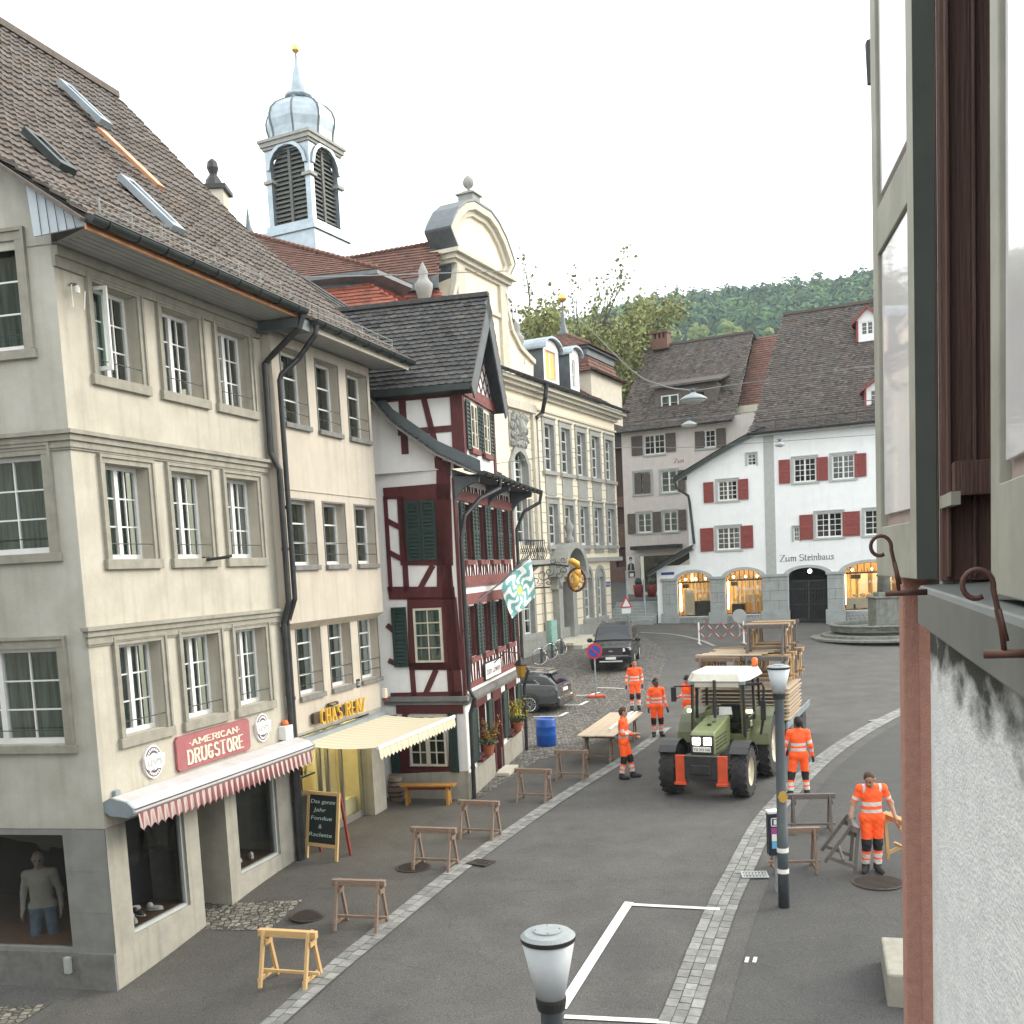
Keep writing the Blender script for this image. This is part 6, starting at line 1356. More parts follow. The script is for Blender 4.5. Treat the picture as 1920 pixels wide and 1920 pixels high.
mb=MB();zs2=z(97,558);mb.lathe([(.42,ztop-.1),(.62,ztop),(.62,ztop+.12),(.35,ztop+.25),(.22,ztop+.9),(.10,ztop+(zs2-ztop)*.7),(.04,zs2)],n=10,T=TT);mb.build('spire',K['zinc'],t,smooth=True)
mb=MB();mb.blob(TT(0,0,zs2+.12),.17,10,8);mb.build('gold_ball',K['goldb'],t,smooth=True)
mb=MB();zv=z(18,553);mb.tube([TT(0,0,zs2+.2),TT(0,0,zv+.3)],.018,5);mb.prism([TT(0,0,zv),TT(.35,.1,zv-.1),TT(.3,.1,zv-.6),TT(0,0,zv-.5)],[TT(.01,-.02,zv),TT(.36,.08,zv-.1),TT(.31,.08,zv-.6),TT(.01,-.02,zv-.5)]);mb.build('weather_vane',K['zinc'],t)
# small chimney with a dark cowl figure behind the brown roof
P=at(408,440,36.0);zt3=at(405,362,36).z
t=thing('chimney','pale rendered chimney topped by a dark pointed cowl behind the brown roof','chimney',P-Vector((0,0,4)))
mb=MB();mb.box(-.38,.38,-.38,.38,P.z-4,zt3,T=lambda x,y,q:Vector((P.x+x,P.y+y,q)));mb.build('stack',K['hall_l'],t)
mb=MB();mb.box(-.5,.5,-.5,.5,zt3,zt3+.14,T=lambda x,y,q:Vector((P.x+x,P.y+y,q)));mb.lathe([(.3,.14),(.26,.4),(.12,.6),(.2,.8),(.16,1.0),(.05,1.1)],(P.x,P.y,zt3),8);mb.build('cowl',K['black'],t)
# ================================================================ HOUSE F: white house with red shutters ("Zum Steinhaus")
fO=G(1230,1168);FF=Fac(fO,vdir(-3200))
if FF.d.x < 0:FF.d=-FF.d
hF=thing('white_house','white rendered house with brick-red shutters and lit arched shop windows','house',(fO.x,fO.y,fO.z))
fu=lambda px,py=1000,w=0:FF.uz(px,py,w)[0]
fz=lambda px,py,w=0:FF.uz(px,py,w)[1]
def rect(q0,q1,w=0):a,b=FF.uz(*q0,w),FF.uz(*q1,w);return (a[0],b[0],b[1],a[1])
FL,FR=fu(1290,960),22.0;ZE=12.45;zb0=-.4
wl1,wl2=rect((1346,903),(1382.5,937)),rect((1344.5,990),(1388,1029));sm1,sm2=rect((1401,852),(1417.6,872)),rect((1488,989),(1499,1015))
wr1,wr2=rect((1488,861),(1530,902)),rect((1560,856),(1602,895));wr3=rect((1530,963),(1579,1006));wr4=(rect((1621,958),(1640,998))[0],rect((1621,958),(1640,998))[0]+1.6,wr3[2],wr3[3])
wr2=(wr2[0],wr2[1],wr1[2],wr1[3])
far=[(a+4.2*k,b+4.2*k,c,d) for a,b,c,d in ((wr2[0],wr2[1],wr1[2],wr1[3]),) for k in (1,2)]+[(wr4[0]+4,wr4[1]+4,wr3[2],wr3[3])]
holesF=[wl1,wl2,sm1,sm2,wr1,wr2,wr3,wr4]+far
ar_=[(fu(1270,1120),fu(1332,1120),fz(1300,1156),fz(1300,1092),fz(1300,1073)),(fu(1360,1120),fu(1430,1120),fz(1395,1152),fz(1395,1087),fz(1395,1068)),
       (fu(1478,1120),fu(1552,1120),fz(1515,1165)-.3,fz(1515,1079),fz(1515,1064)),(fu(1582,1100),fu(1582,1100)+2.9,fz(1610,1144),fz(1610,1074),fz(1610,1055)),(fu(1582,1100)+4.4,fu(1582,1100)+7.3,fz(1610,1144),fz(1610,1074),fz(1610,1055))]
zst=fz(1437,1077)
mb=MB()
uL2=fu(1232,1100)
wallgrid(mb,FF,FL,FR,5.0,ZE,[h for h in holesF if h[0] > FL and h[2] > 5.0],depth=.16)
wallgrid(mb,FF,uL2,FR,zb0,5.0,[(a[0],a[1],a[2],min(a[4],5.0-.01),.3) for a in ar_],depth=.3)
# trim the wall under the sloping left eave: cover wedge is the catslide itself, so build the gable part separately
mb2=MB();mb.build('wall',K['steinw'],hF)
for a in ar_:      # arch heads, infilled so the opening has a rounded top
    mb=MB();mg=MB();um=(a[0]+a[1])/2;r=(a[1]-a[0])/2;h_=a[4]-a[3];n=14
    for k in range(n):
        t0,t1=PI*k/n,PI*(k+1)/n;P=lambda t,q,e:(um+math.cos(t)*r*q,a[3]+math.sin(t)*h_*q+e)
        zt_=min(a[4],4.99)
        fpoly(mb,FF,[P(t0,1,0),P(t1,1,0),(P(t1,1,0)[0],zt_+.01),(P(t0,1,0)[0],zt_+.01)],-.30,.004)
        x0,x1=um+math.cos(t0)*(r+.3),um+math.cos(t1)*(r+.3);z0_,z1_=a[3]+math.sin(t0)*(h_+.16),a[3]+math.sin(t1)*(h_+.16)
        fpoly(mg,FF,[P(t0,1,0),P(t1,1,0),(x1,z1_),(x0,z0_)],-.02,.03)
    mb.build('arch_head',K['steinw'],hF);mg.build('arch_surround',K['sillg'],hF)
K['ashlar']=mat('ashlar_grey',(.36,.39,.385),.85,(.29,.315,.31),2,bump=.2,bsc=50,streak=.15)
mb=MB();mj=MB();u=fu(1243,1120);segs=[]
for a in ar_:segs.append((u,a[0]-.0));u=a[1]
segs.append((u,FR))
for a,b in segs:
    fbox(mb,FF,a,b,-.01,.09,zb0,zst-.16);fbox(mb,FF,a-.08,b+.08,-.01,.16,zst-.16,zst);fbox(mb,FF,a-.10,b+.10,-.01,.17,zb0,1.55+.55)
    z=2.1;k=0
    while z < zst-.2:
        fbox(mj,FF,a,b,.09,.094,z-.012,z+.012);zz=z;x=a+(.45 if k % 2 else .95)
        while x < b-.2:fbox(mj,FF,x-.012,x+.012,.09,.094,z,min(z+.58,zst-.16));x += 1.1
        z += .58;k += 1
for a in (ar_[0],ar_[1],ar_[3],ar_[4]):fbox(mb,FF,a[0],a[1],-.25,.0,zb0,a[2]-.01)
mb.build('ashlar_base',K['ashlar'],hF,bevel=.012);mj.build('ashlar_joint',K['trim_g'],hF)
mb=MB();fbox(mb,FF,fu(1433,900),fu(1452,900),0,.035,zst,ZE);mb.build('pilaster',K['sillg'],hF)
K['shopwarm']=mat('warm_lit_shop',(.80,.58,.28),.8,(.62,.42,.2),1.5,emis=0);K['warmglow']=emit('warm_shop_lamp',(1.0,.70,.34),13)
def lit_shop(a,kind):
    um=(a[0]+a[1])/2;r=(a[1]-a[0])/2;h_=a[4]-a[3];wf=-.26
    mb=MB();e=.05
    fbox(mb,FF,a[0],a[0]+e,wf-.03,wf+.03,a[2],a[3]);fbox(mb,FF,a[1]-e,a[1],wf-.03,wf+.03,a[2],a[3]);fbox(mb,FF,a[0],a[1],wf-.03,wf+.03,a[2],a[2]+e*1.4);fbox(mb,FF,a[0]+e,a[1]-e,wf-.03,wf+.03,a[3]-e,a[3]+e*.8)
    for k in range(1,8):x=a[0]+(a[1]-a[0])*k/8;fbox(mb,FF,x-.02,x+.02,wf-.02,wf+.02,a[3],a[3]+h_*math.sqrt(max(0,1-((x-um)/r)**2)))
    for k in range(12):t0,t1=PI*k/12,PI*(k+1)/12;fpoly(mb,FF,[(um+math.cos(t)*r*q,a[3]+math.sin(t)*h_*q) for t,q in ((t0,.97),(t0,1.02),(t1,1.02),(t1,.97))],wf-.03,wf+.03)
    fr=mb.build('shop_window',K['black'],hF)
    mb=MB();mb.quad(*[FF.pt(u,wf,z) for u,z in ((a[0],a[2]),(a[1],a[2]),(a[1],a[3]),(a[0],a[3]))]);mb.poly([FF.pt(um+math.cos(PI*k/16)*r,wf,a[3]+math.sin(PI*k/16)*h_) for k in range(17)]);mb.build('pane',K['glass_shop'],fr)
    D=-1.7;mb=MB();z0,z1=a[2]-.02,a[4]+.3
    for q_ in ([(a[0]-.1,D,z0),(a[1]+.1,D,z0),(a[1]+.1,D,z1),(a[0]-.1,D,z1)],[(a[0]-.1,wf-.05,z0),(a[0]-.1,D,z0),(a[0]-.1,D,z1),(a[0]-.1,wf-.05,z1)],[(a[1]+.1,wf-.05,z0),(a[1]+.1,D,z0),(a[1]+.1,D,z1),(a[1]+.1,wf-.05,z1)],[(a[0]-.1,wf-.05,z0),(a[1]+.1,wf-.05,z0),(a[1]+.1,D,z0),(a[0]-.1,D,z0)],[(a[0]-.1,wf-.05,z1),(a[1]+.1,wf-.05,z1),(a[1]+.1,D,z1),(a[0]-.1,D,z1)]):mb.quad(*[FF.pt(*p) for p in q_])
    mb.build('shop_interior',K['shopwarm'],fr)
    mb=MB()
    for x in (a[0]+.4,um,a[1]-.4):mb.blob(FF.pt(x,-.6,a[3]+h_*.3),.07,8,6)
    fbox(mb,FF,a[0]+.2,a[1]-.2,-.5,-.4,a[3]-.02,a[3]+.03);fbox(mb,FF,a[0]-.05,a[0]+.0,-1.0,-.9,a[2]+.3,a[3]);mb.build('lamps_and_fill_strips',K['warmglow'],fr)  # front strip and side bar are glowing fill, added to brighten the interior
    mb=MB();md=MB();ml=MB();W_=a[1]-a[0];Hh=a[3]-a[2]
    for k in range(9):x=a[0]+W_*(k+.5)/9;fbox(md,FF,x-.03,x+.03,-1.66,-1.6,a[2],a[3]+.2)
    if kind == 0:
        fbox(ml,FF,a[0]+.3,a[0]+.3+W_*.3,-.75,-.5,a[2],a[2]+Hh*.78);fbox(mb,FF,a[0]+W_*.48,a[1]-.05,-.85,-.45,a[2]+.05,a[2]+Hh*.44)
        fbox(ml,FF,a[0]+W_*.6,a[1]-.1,-.7,-.5,a[2]+Hh*.45,a[2]+Hh*.49)
        for x in (.62,.78):ml.lathe([(.02,.3),(.10,.16),(.12,.05),(.06,0)],FF.pt(a[0]+W_*x,-.6,a[2]+Hh*.49),8)
        ml.blob(FF.pt(a[0]+.7,-.5,a[2]+.12),(.3,.2,.1),8,5)
    elif kind == 1:
        for zq,x0,x1 in ((.36,.12,.98),(.57,.25,.9)):fbox(ml,FF,a[0]+W_*x0,a[0]+W_*x1,-.8,-.5,a[2]+Hh*zq-.03,a[2]+Hh*zq)
        for x,zq,hq in ((.32,.57,.22),(.62,.57,.15),(.82,.57,.24),(.4,.36,.12),(.55,.36,.16),(.7,.36,.13),(.84,.36,.1),(.25,.36,.1),(.93,.36,.08)):fbox(ml,FF,a[0]+W_*(x-.04),a[0]+W_*(x+.04),-.7,-.58,a[2]+Hh*zq,a[2]+Hh*(zq+hq))
        fbox(mb,FF,a[0]+W_*.12,a[0]+W_*.45,-.9,-.5,a[2],a[2]+Hh*.3);fbox(ml,FF,a[0]+W_*.68,a[0]+W_*.74,-.8,-.55,a[2],a[2]+Hh*.56)
    else:
        fbox(ml,FF,a[0]+.1,a[1]-.05,-.9,-.5,a[2]+.1,a[2]+Hh*.33);
        for k in range(9):fbox(mb if k % 2 else ml,FF,a[0]+.2+k*.27,a[0]+.3+k*.27,-.5,-.42,a[2]+.02,a[2]+.1+.22*((k*7) % 3))
        for k in range(5):ml.blob(FF.pt(a[0]+.5+k*.4,-.6,a[2]+Hh*.40),(.14,.12,.1),8,5)
        for x in (.25,.5,.7):fbox(ml,FF,a[0]+W_*x,a[0]+W_*(x+.16),-1.2,-1.15,a[2]+Hh*.42,a[3])
    fbox(mb,FF,a[0]+W_*.12,a[0]+W_*.3,-.5,-.44,a[3]-.34,a[3]-.1)
    if mb.v:mb.build('dark_display',K['shelfd'],fr)
    ml.build('light_display',K['hall'],fr);md.build('curtain_fold',K['trim'],fr)
    text('Albrecht AG',FF,a[0]+W_*.45,a[3]-.62,.22,wf+.005,K['white'],'shop_lettering',fr,length=W_*.5,ext=.002);text('Weil',FF,a[0]+W_*.25,a[3]-.62,.2,wf+.005,K['white'],'shop_lettering',fr,length=W_*.13,ext=.002)
lit_shop(ar_[0],0);lit_shop(ar_[1],1);lit_shop(ar_[3],2);lit_shop(ar_[4],0)
a=ar_[2];mb=MB();D=-2.5
for q_ in ([(a[0]-.2,D,zb0),(a[1]+.2,D,zb0),(a[1]+.2,D,a[4]+.1),(a[0]-.2,D,a[4]+.1)],[(a[0],-.3,zb0),(a[0]-.2,D,zb0),(a[0]-.2,D,a[4]+.1),(a[0],-.3,a[4]+.1)],[(a[1],-.3,zb0),(a[1]+.2,D,zb0),(a[1]+.2,D,a[4]+.1),(a[1],-.3,a[4]+.1)],[(a[0],-.3,a[4]+.1),(a[1],-.3,a[4]+.1),(a[1],D,a[4]+.1),(a[0],D,a[4]+.1)]):mb.quad(*[FF.pt(*p) for p in q_])
mb.build('passage',K['darkroom'],hF)
mb=MB();um=(a[0]+a[1])/2
for k in range(26):x=a[0]+(a[1]-a[0])*(k+.5)/26;fbox(mb,FF,x-.015,x+.015,-.42,-.40,1.4,a[3]-.3+.0)
for z in (1.5,2.4,3.3,a[3]-.3):fbox(mb,FF,a[0],a[1],-.43,-.39,z-.03,z+.03)
for k in range(12):
    x=a[0]+.1+(a[1]-a[0]-.2)*k/12;w_=(a[1]-a[0])/12
    for z in np.arange(1.5,a[3]-.7,.45):mb.bar(FF.pt(x,-.39,z),FF.pt(x+w_,-.39,z+.4),.015,.01);mb.bar(FF.pt(x+w_,-.385,z),FF.pt(x,-.385,z+.4),.015,.01)
fbox(mb,FF,um-.05,um+.05,-.45,-.37,1.4,a[3]-.3);mb.build('iron_gate',K['black'],hF)
mb=MB();mb.blob(FF.pt(um+.1,-.25,a[4]-.22),.12,10,8);K['bulb']=emit('white_bulb',(1,.9,.75),6);mb.build('entrance_lamp',K['bulb'],hF)
K['inscr']=mat('painted_grey_letters',(.16,.17,.18),.8)
nz0=fz(1463,1053);L_=fu(1563,1046)-fu(1463,1052)
nibtext('Zum',FF,fu(1463,1053),nz0,.36,L_*.30,.003,K['inscr'],'lettering',hF,nib=(.12,.06),gap=.12,ext=.006)
nibtext('Steinhaus'.replace('h','b'),FF,fu(1463,1053)+L_*.37,nz0,.36,L_*.63,.003,K['inscr'],'lettering',hF,nib=(.11,.06),gap=.12,ext=.006)
for h,lv in ((wl1,2),(wl2,2),(wr1,2),(wr2,2),(wr3,2),(wr4,2))+tuple((x,2) for x in far):window(hF,FF,h,depth=.1,leaves=lv,rows=4,cols=2,sill=K['sillg'],surround=K['sillg'],surr_w=.12,sillh=.12,fr=.06,mun=.035,back='darkroom' if h is not wl2 else 'curtain')
for h in (sm1,sm2):window(hF,FF,h,depth=.12,leaves=1,rows=3,cols=2,surround=K['sillg'],surr_w=.08,fr=.05,mun=.035,back='darkroom')
def shF(q0,q1,slats=True):r=rect(q0,q1);shutter(hF,FF,r[0],r[1],r[2],r[3],.05,K['shred'],rail=.08,slats=slats)
for q0,q1 in (((1319,905),(1339,942)),((1384,899),(1404,936)),((1313,991),(1339,1033)),((1389,986),(1413,1027)),((1460,863),(1482,906)),((1531,858),(1553,900)),((1602,851),(1625,893)),((1499,966),(1525,1011)),((1580,960),(1613,1004))):shF(q0,q1)
for h in far:shutter(hF,FF,h[0]-.95,h[0]-.15,h[2],h[3],.05,K['shred'],rail=.08);shutter(hF,FF,h[1]+.15,h[1]+.95,h[2],h[3],.05,K['shred'],rail=.08)
u,z=FF.uz(1273,1077);mb=MB();fbox(mb,FF,fu(1240,1077),fu(1264,1077),0,.03,fz(1250,1078),fz(1250,1073));mb.build('street_plate',K['blue'],hF)
# main roof of F
ev=[FF.pt(fu(1408,812),.55,fz(1408,812,.55)),FF.pt(FR+.4,.55,fz(1408,812,.55))]
yb=at(1469,591,FF.pt(fu(1440,800),-6.5,0).y);rdg=yb.z
u_rl=(yb-FF.O).dot(FF.d)
prF=[(.55,ev[0].z),(-.6,ev[0].z+.75),(-6.5,rdg)]
def f_roof(u0a,u0b,u1,prof,m,name,tw=.2,th=.2):
    mb=MB();base=MB();us=[u0a];tot=sum(math.hypot(b[0]-a[0],b[1]-a[1]) for a,b in zip(prof,prof[1:]));s=0
    for (wa,za),(wb,zb_) in zip(prof,prof[1:]):
        l=math.hypot(wb-wa,zb_-za);ua=u0a+(u0b-u0a)*s/tot;ub=u0a+(u0b-u0a)*(s+l)/tot;s += l
        O=FF.pt(ua,wa,za);V=FF.pt(ua,wb,zb_)-O;base.quad(O,FF.pt(u1,wa,za),FF.pt(u1,wb,zb_),FF.pt(ub,wb,zb_));tiles(mb,O,FF.d,V,[(0,0),(u1-ua,0),(u1-ua,V.length),(ub-ua,V.length)],tw,th,shape='flat',lift=.03,cs=.38,warm=.12)
    o=mb.build(name,K[m],hF);base.build('roof_boarding',K['trim_g'],o)
f_roof(fu(1408,812)-.1,u_rl,FR,prF,'tile_old','roof',.19,.17)
mb=MB();mb.bar(FF.pt(u_rl,-6.5,rdg+.05),FF.pt(FR,-6.5,rdg+.05),.3,.16);mb.quad(FF.pt(u_rl,-6.5,rdg),FF.pt(FR,-6.5,rdg),FF.pt(FR,-13.5,ZE),FF.pt(u_rl-2.2,-13.5,ZE));mb.build('ridge_and_rear',K['tile_old'],hF)
gutter(hF,fu(1408,812)-.1,FR+.4,.68,ev[0].z-.02,.1,FF)
mb=MB();fbox(mb,FF,fu(1408,812)+.0,FR,0,.55,ev[0].z-.2,ev[0].z-.12);mb.build('eaves_soffit',K['sillg'],hF)
# catslide over the left bay: eave line falls from the main eave to the left corner and further to the lean-to
cs_=[FF.uz(*p) for p in ((1437,803),(1400,818),(1340,852),(1267,897))];lean=[FF.uz(*p) for p in ((1302,1023),(1262,1045),(1217,1073))];lean2=[FF.uz(*p) for p in ((1296,975),(1254,1000))]
for line,dep in ((cs_,7.5),(lean,5.0)):
    mb=MB();mt_=MB();ms=MB()
    for p,q_ in zip(line,line[1:]):
        mb.prism([FF.pt(p[0],.55,p[1]),FF.pt(q_[0],.55,q_[1]),FF.pt(q_[0],.55,q_[1]-.26),FF.pt(p[0],.55,p[1]-.26)],[FF.pt(p[0],.45,p[1]),FF.pt(q_[0],.45,q_[1]),FF.pt(q_[0],.45,q_[1]-.26),FF.pt(p[0],.45,p[1]-.26)])
        mt_.quad(FF.pt(p[0],.6,p[1]+.04),FF.pt(q_[0],.6,q_[1]+.04),FF.pt(q_[0],-dep,q_[1]+.04),FF.pt(p[0],-dep,p[1]+.04))
        ms.quad(FF.pt(p[0],.5,p[1]-.2),FF.pt(q_[0],.5,q_[1]-.2),FF.pt(q_[0],0,q_[1]-.24),FF.pt(p[0],0,p[1]-.24))
    mb.build('barge_board',K['gutter'],hF);mt_.build('catslide_roof',K['tile_old'],hF);ms.build('verge_soffit',K['sillg'],hF)
# left bay wall shaped under the catslide (replaces the square top of the wall there)
def clip_left_bay():
    o=[c for c in hF.children if c.name.startswith('wall')][0];me=o.data;bm=bmesh.new();bm.from_mesh(me)
    off=Vector(ORG[hF.name]);pts=cs_+[(FL,lean[0][1])]
    def cut(p,q_,keep_below=True,umax=None,umin=None,zmin=None):
        a,b=FF.pt(p[0],0,p[1])-off,FF.pt(q_[0],0,q_[1])-off;t=(b-a).normalized();no=t.cross(FF.n).normalized();no=no if no.z > 0 else -no
        bmesh.ops.bisect_plane(bm,geom=bm.verts[:]+bm.edges[:]+bm.faces[:],plane_co=a,plane_no=no)
    for p,q_ in zip(cs_,cs_[1:]):cut(p,q_)
    for p,q_ in zip(lean,lean[1:]):cut(p,q_)
    for f in (cs_[0][0],cs_[1][0],cs_[2][0],FL,lean[0][0],lean[1][0]):
        bmesh.ops.bisect_plane(bm,geom=bm.verts[:]+bm.edges[:]+bm.faces[:],plane_co=FF.pt(f,0,0)-off,plane_no=FF.d)
    def lim(line,u):
        for (ua,za),(ub,zb_) in zip(line,line[1:]):
            if min(ua,ub)-1e-4 <= u <= max(ua,ub)+1e-4:return za+(zb_-za)*(u-ua)/(ub-ua)
        return None
    kill=[]
    for f in bm.faces:
        c_=f.calc_center_median()+off-FF.O;u,z=c_.dot(FF.d),c_.z
        l=lim(cs_,u) if u > FL else lim(lean,u)
        if u < lean[-1][0]:l=lean[-1][1]
        if l is not None and z > l+1e-3:kill.append(f)
    bmesh.ops.delete(bm,geom=kill,context='FACES');bm.to_mesh(me);bm.free()
clip_left_bay()
mb=MB()
for q_ in ([(FL,0),(FL,-8)],):mb.quad(FF.pt(FL,0,4),FF.pt(FL,-8,4),FF.pt(FL,-8,cs_[-1][1]-.3),FF.pt(FL,0,cs_[-1][1]-.3))
mb.quad(FF.pt(uL2,0,zb0),FF.pt(uL2,-5,zb0),FF.pt(uL2,-5,lean[-1][1]+.2),FF.pt(uL2,0,lean[-1][1]+.2));mb.build('side_wall',K['steinw'],hF)
downpipe('dark downpipe at the left corner of the white house',[FF.pt(cs_[-1][0]+.1,.6,cs_[-1][1]-.2),FF.pt(cs_[-1][0]+.2,.55,cs_[-1][1]-.6),FF.pt(FL+.1,.2,cs_[-1][1]-1.1),FF.pt(FL+.15,.12,cs_[-1][1]-1.5),FF.pt(FL+.35,.12,lean[0][1]+.1)],.08)
# roof dormers at the frame edge
dp=at(1622,610,FF.pt(12,-4.5,0).y);du,dzr=(dp-FF.O).dot(FF.d),None
def f_dormer(u,w,z0,z1,zt_,hw):
    mb=MB();wallgrid(mb,FF,u-hw,u+hw,z0,z1,[(u-hw*.55,u+hw*.55,z0+.35,z1-.1)],w=w,depth=.08,m=0);fpoly(mb,FF,[(u-hw,z1),(u+hw,z1),(u,zt_-.12)],w-.05,w);mb.build('dormer_front',K['white'],hF)
    window(hF,FF,(u-hw*.55,u+hw*.55,z0+.35,z1-.1),w=w,depth=.06,leaves=2,rows=3,cols=1,fr=.06,back='curtain')
    mb=MB()
    for s in (-1,1):
        a_,b_=FF.pt(u,w+.25,zt_),FF.pt(u+s*(hw+.25),w+.25,z1-.15);mb.prism([a_,b_,b_-Vector((0,0,.12)),a_-Vector((0,0,.12))],[x-FF.n*3.5 for x in (a_,b_,b_-Vector((0,0,.12)),a_-Vector((0,0,.12)))])
        mb.quad(FF.pt(u+s*hw,w-.01,z0),FF.pt(u+s*hw,w-3,z0),FF.pt(u+s*hw,w-3,z1),FF.pt(u+s*hw,w-.01,z1))
        fbox(mb,FF,*sorted((u+s*hw,u+s*(hw-.12))),w,w+.04,z0,z1)
    mb.build('dormer_roof',K['shred'],hF)
wq=-4.2;zq=lambda py:FF.uz(1622,py,wq)[1];f_dormer(FF.uz(1626,610,wq)[0],wq,zq(640),zq(600),zq(574),.62)
wq=-.8;f_dormer(FF.uz(1645,740,wq)[0],wq,FF.uz(1640,772,wq)[1],FF.uz(1640,727,wq)[1],FF.uz(1640,708,wq)[1],.7)
mb=MB()
for z in (.35,.6):mb.tube([FF.pt(fu(1420,800),.35,ev[0].z+z),FF.pt(FR,.35,ev[0].z+z+.0)],.02,5)
for k in range(14):mb.bar(FF.pt(fu(1420,800)+k*1.1,.35,ev[0].z),FF.pt(fu(1420,800)+k*1.1,.35,ev[0].z+.65),.03,.03)
mb.build('snow_guard',K['pipe'],hF)

# ================================================================ HOUSE E: pale pink house up the lane
eP=at(1165,1000,74.0);FE=Fac(eP,vdir(-2600))
if FE.d.x < 0:FE.d=-FE.d
hE=thing('pink_house','pale pink rendered house with brown shutters and old tiled roof up the lane','house',(eP.x,eP.y,2.5))
eu=lambda px,py=900,w=0:FE.uz(px,py,w)[0];ez_=lambda px,py,w=0:FE.uz(px,py,w)[1]
def rE(q0,q1,w=0):a,b=FE.uz(*q0,w),FE.uz(*q1,w);return (a[0],b[0],b[1],a[1])
EL,ER=eu(1168,900),eu(1425,800)
eW=[rE((1207,817),(1247,850)),rE((1303,809),(1342,838)),rE((1189,887),(1221,925)),rE((1239,884),(1270,922)),rE((1195,963),(1222,998)),rE((1243,960),(1271,996))]
shp=rE((1199,1043),(1275,1108));ZEe=ez_(1165,812)
mb=MB();wallgrid(mb,FE,EL,ER,0,ZEe+.3,eW+[(shp[0],shp[1],shp[2],shp[3],.2)],depth=.15);mb.quad(FE.pt(EL,0,0),FE.pt(EL,-9,0),FE.pt(EL,-9,ZEe),FE.pt(EL,0,ZEe));mb.build('wall',K['pinkish'],hE)
K['curtainw']=mat('white_net_curtain',(.42,.45,.45),.9,(.30,.33,.33),2,stretch=(9,9,.5))
for i,h in enumerate(eW):window(hE,FE,h,depth=.1,leaves=2,rows=3,cols=2 if i < 3 else 1,sill=K['sillg'],surround=K['sillg'] if i >= 2 else None,surr_w=.12,fr=.07,mun=.035,back='darkroom' if i < 3 else 'curtainw')
for q0,q1 in (((1184,819),(1206,853)),((1248,813),(1268,846)),((1343,804),(1362,838)),((1303,810),(1321,840)),((1190,888),(1204,926)),((1205,887),(1220,925)),((1271,882),(1286,921)),((1177,964),(1193,1001)),((1224,960),(1241,997)),((1272,956),(1288,993))):
    r=rE(q0,q1);shutter(hE,FE,r[0],r[1],r[2],r[3],.05,K['shbrown'],rail=.08)
mb=MB();fbox(mb,FE,eu(1190,1028),eu(1280,1026),0,.9,ez_(1200,1031),ez_(1200,1024));mb.build('shop_canopy',K['pipe'],hE)
mb=MB();mb.quad(*[FE.pt(u,-.15,z) for u,z in ((shp[0],shp[2]),(shp[1],shp[2]),(shp[1],shp[3]),(shp[0],shp[3]))]);fr=mb.build('shop_pane',K['glass'],hE)
mb=MB();mb.quad(*[FE.pt(u,-.8,z) for u,z in ((shp[0],shp[2]),(shp[1],shp[2]),(shp[1],shp[3]),(shp[0],shp[3]))]);K['shopback']=mat('shop_backdrop',(.20,.15,.13),.8,(.05,.05,.05),.9);mb.build('shop_back',K['shopback'],fr)
text('Coiffure',FE,shp[0]+1.0,shp[3]-1.0,.4,-.13,K['zinc'],'shop_lettering',fr,length=1.3,ext=.003,font_shear=.3)
nibtext('Zun',FE,eu(1264,868),ez_(1268,868),.28,.7,.004,K['shred'],'lettering',hE,nib=(.10,.05),ext=.004)
# roof of E
eE=[(.6,ez_(1160,811,.6)),(-.7,ez_(1160,811,.6)+.8)]
rp=at(1212,653,FE.pt(EL,-6.8,0).y);url=(rp-FE.O).dot(FE.d);zrE=rp.z;eE.append((-6.8,zrE));urr=FE.uz(1413,630,-6.8)[0]
def e_roof(ua,ub,uc_,ud,prof):   # eave from ua to uc_, ridge from ub to ud
    mb=MB();base=MB();tot=sum(math.hypot(b[0]-a[0],b[1]-a[1]) for a,b in zip(prof,prof[1:]));s=0
    for (wa,za),(wb,zb_) in zip(prof,prof[1:]):
        l=math.hypot(wb-wa,zb_-za);A=lambda f,x,y:x+(y-x)*f/tot
        O=FE.pt(A(s,ua,ub),wa,za);V=FE.pt(A(s,ua,ub),wb,zb_)-O;x0=A(s,ua,ub);p2=[(0,0),(A(s,uc_,ud)-x0,0),(A(s+l,uc_,ud)-x0,V.length),(A(s+l,ua,ub)-x0,V.length)]
        tiles(mb,O,FE.d,V,p2,.21,.2,shape='flat',lift=.03,cs=.4,warm=.12);base.quad(*[O+FE.d*a+V.normalized()*b for a,b in p2]);s += l
    o=mb.build('roof',K['tile_old'],hE);base.build('roof_boarding',K['trim_g'],o)
uEr=eu(1378,790)
e_roof(eu(1150,811),url,uEr,urr,eE)
mb=MB();mb.bar(FE.pt(url,-6.8,zrE+.05),FE.pt(urr,-6.8,zrE+.05),.3,.16);mb.quad(FE.pt(url,-6.8,zrE),FE.pt(urr,-6.8,zrE),FE.pt(ER,-13,ZEe),FE.pt(EL,-13,ZEe))
mb.build('ridge_and_rear',K['tile_old'],hE);gutter(hE,eu(1150,811),uEr,.72,eE[0][1]-.02,.1,FE)
O=FE.pt(uEr-.5,-2.4,ZEe+.9);V=FE.pt(uEr-.5,-7.4,zrE-.3)-O;mb=MB();tiles(mb,O,FE.d,V,[(0,0),(7,0),(7,V.length),(0,V.length)],.24,.24,shape='flat',cs=.2);o=mb.build('rear_wing_roof',K['tile_rb'],hE);mb=MB();mb.quad(O,O+FE.d*7,O+FE.d*7+V,O+V);mb.build('roof_boarding',K['trim_g'],o)
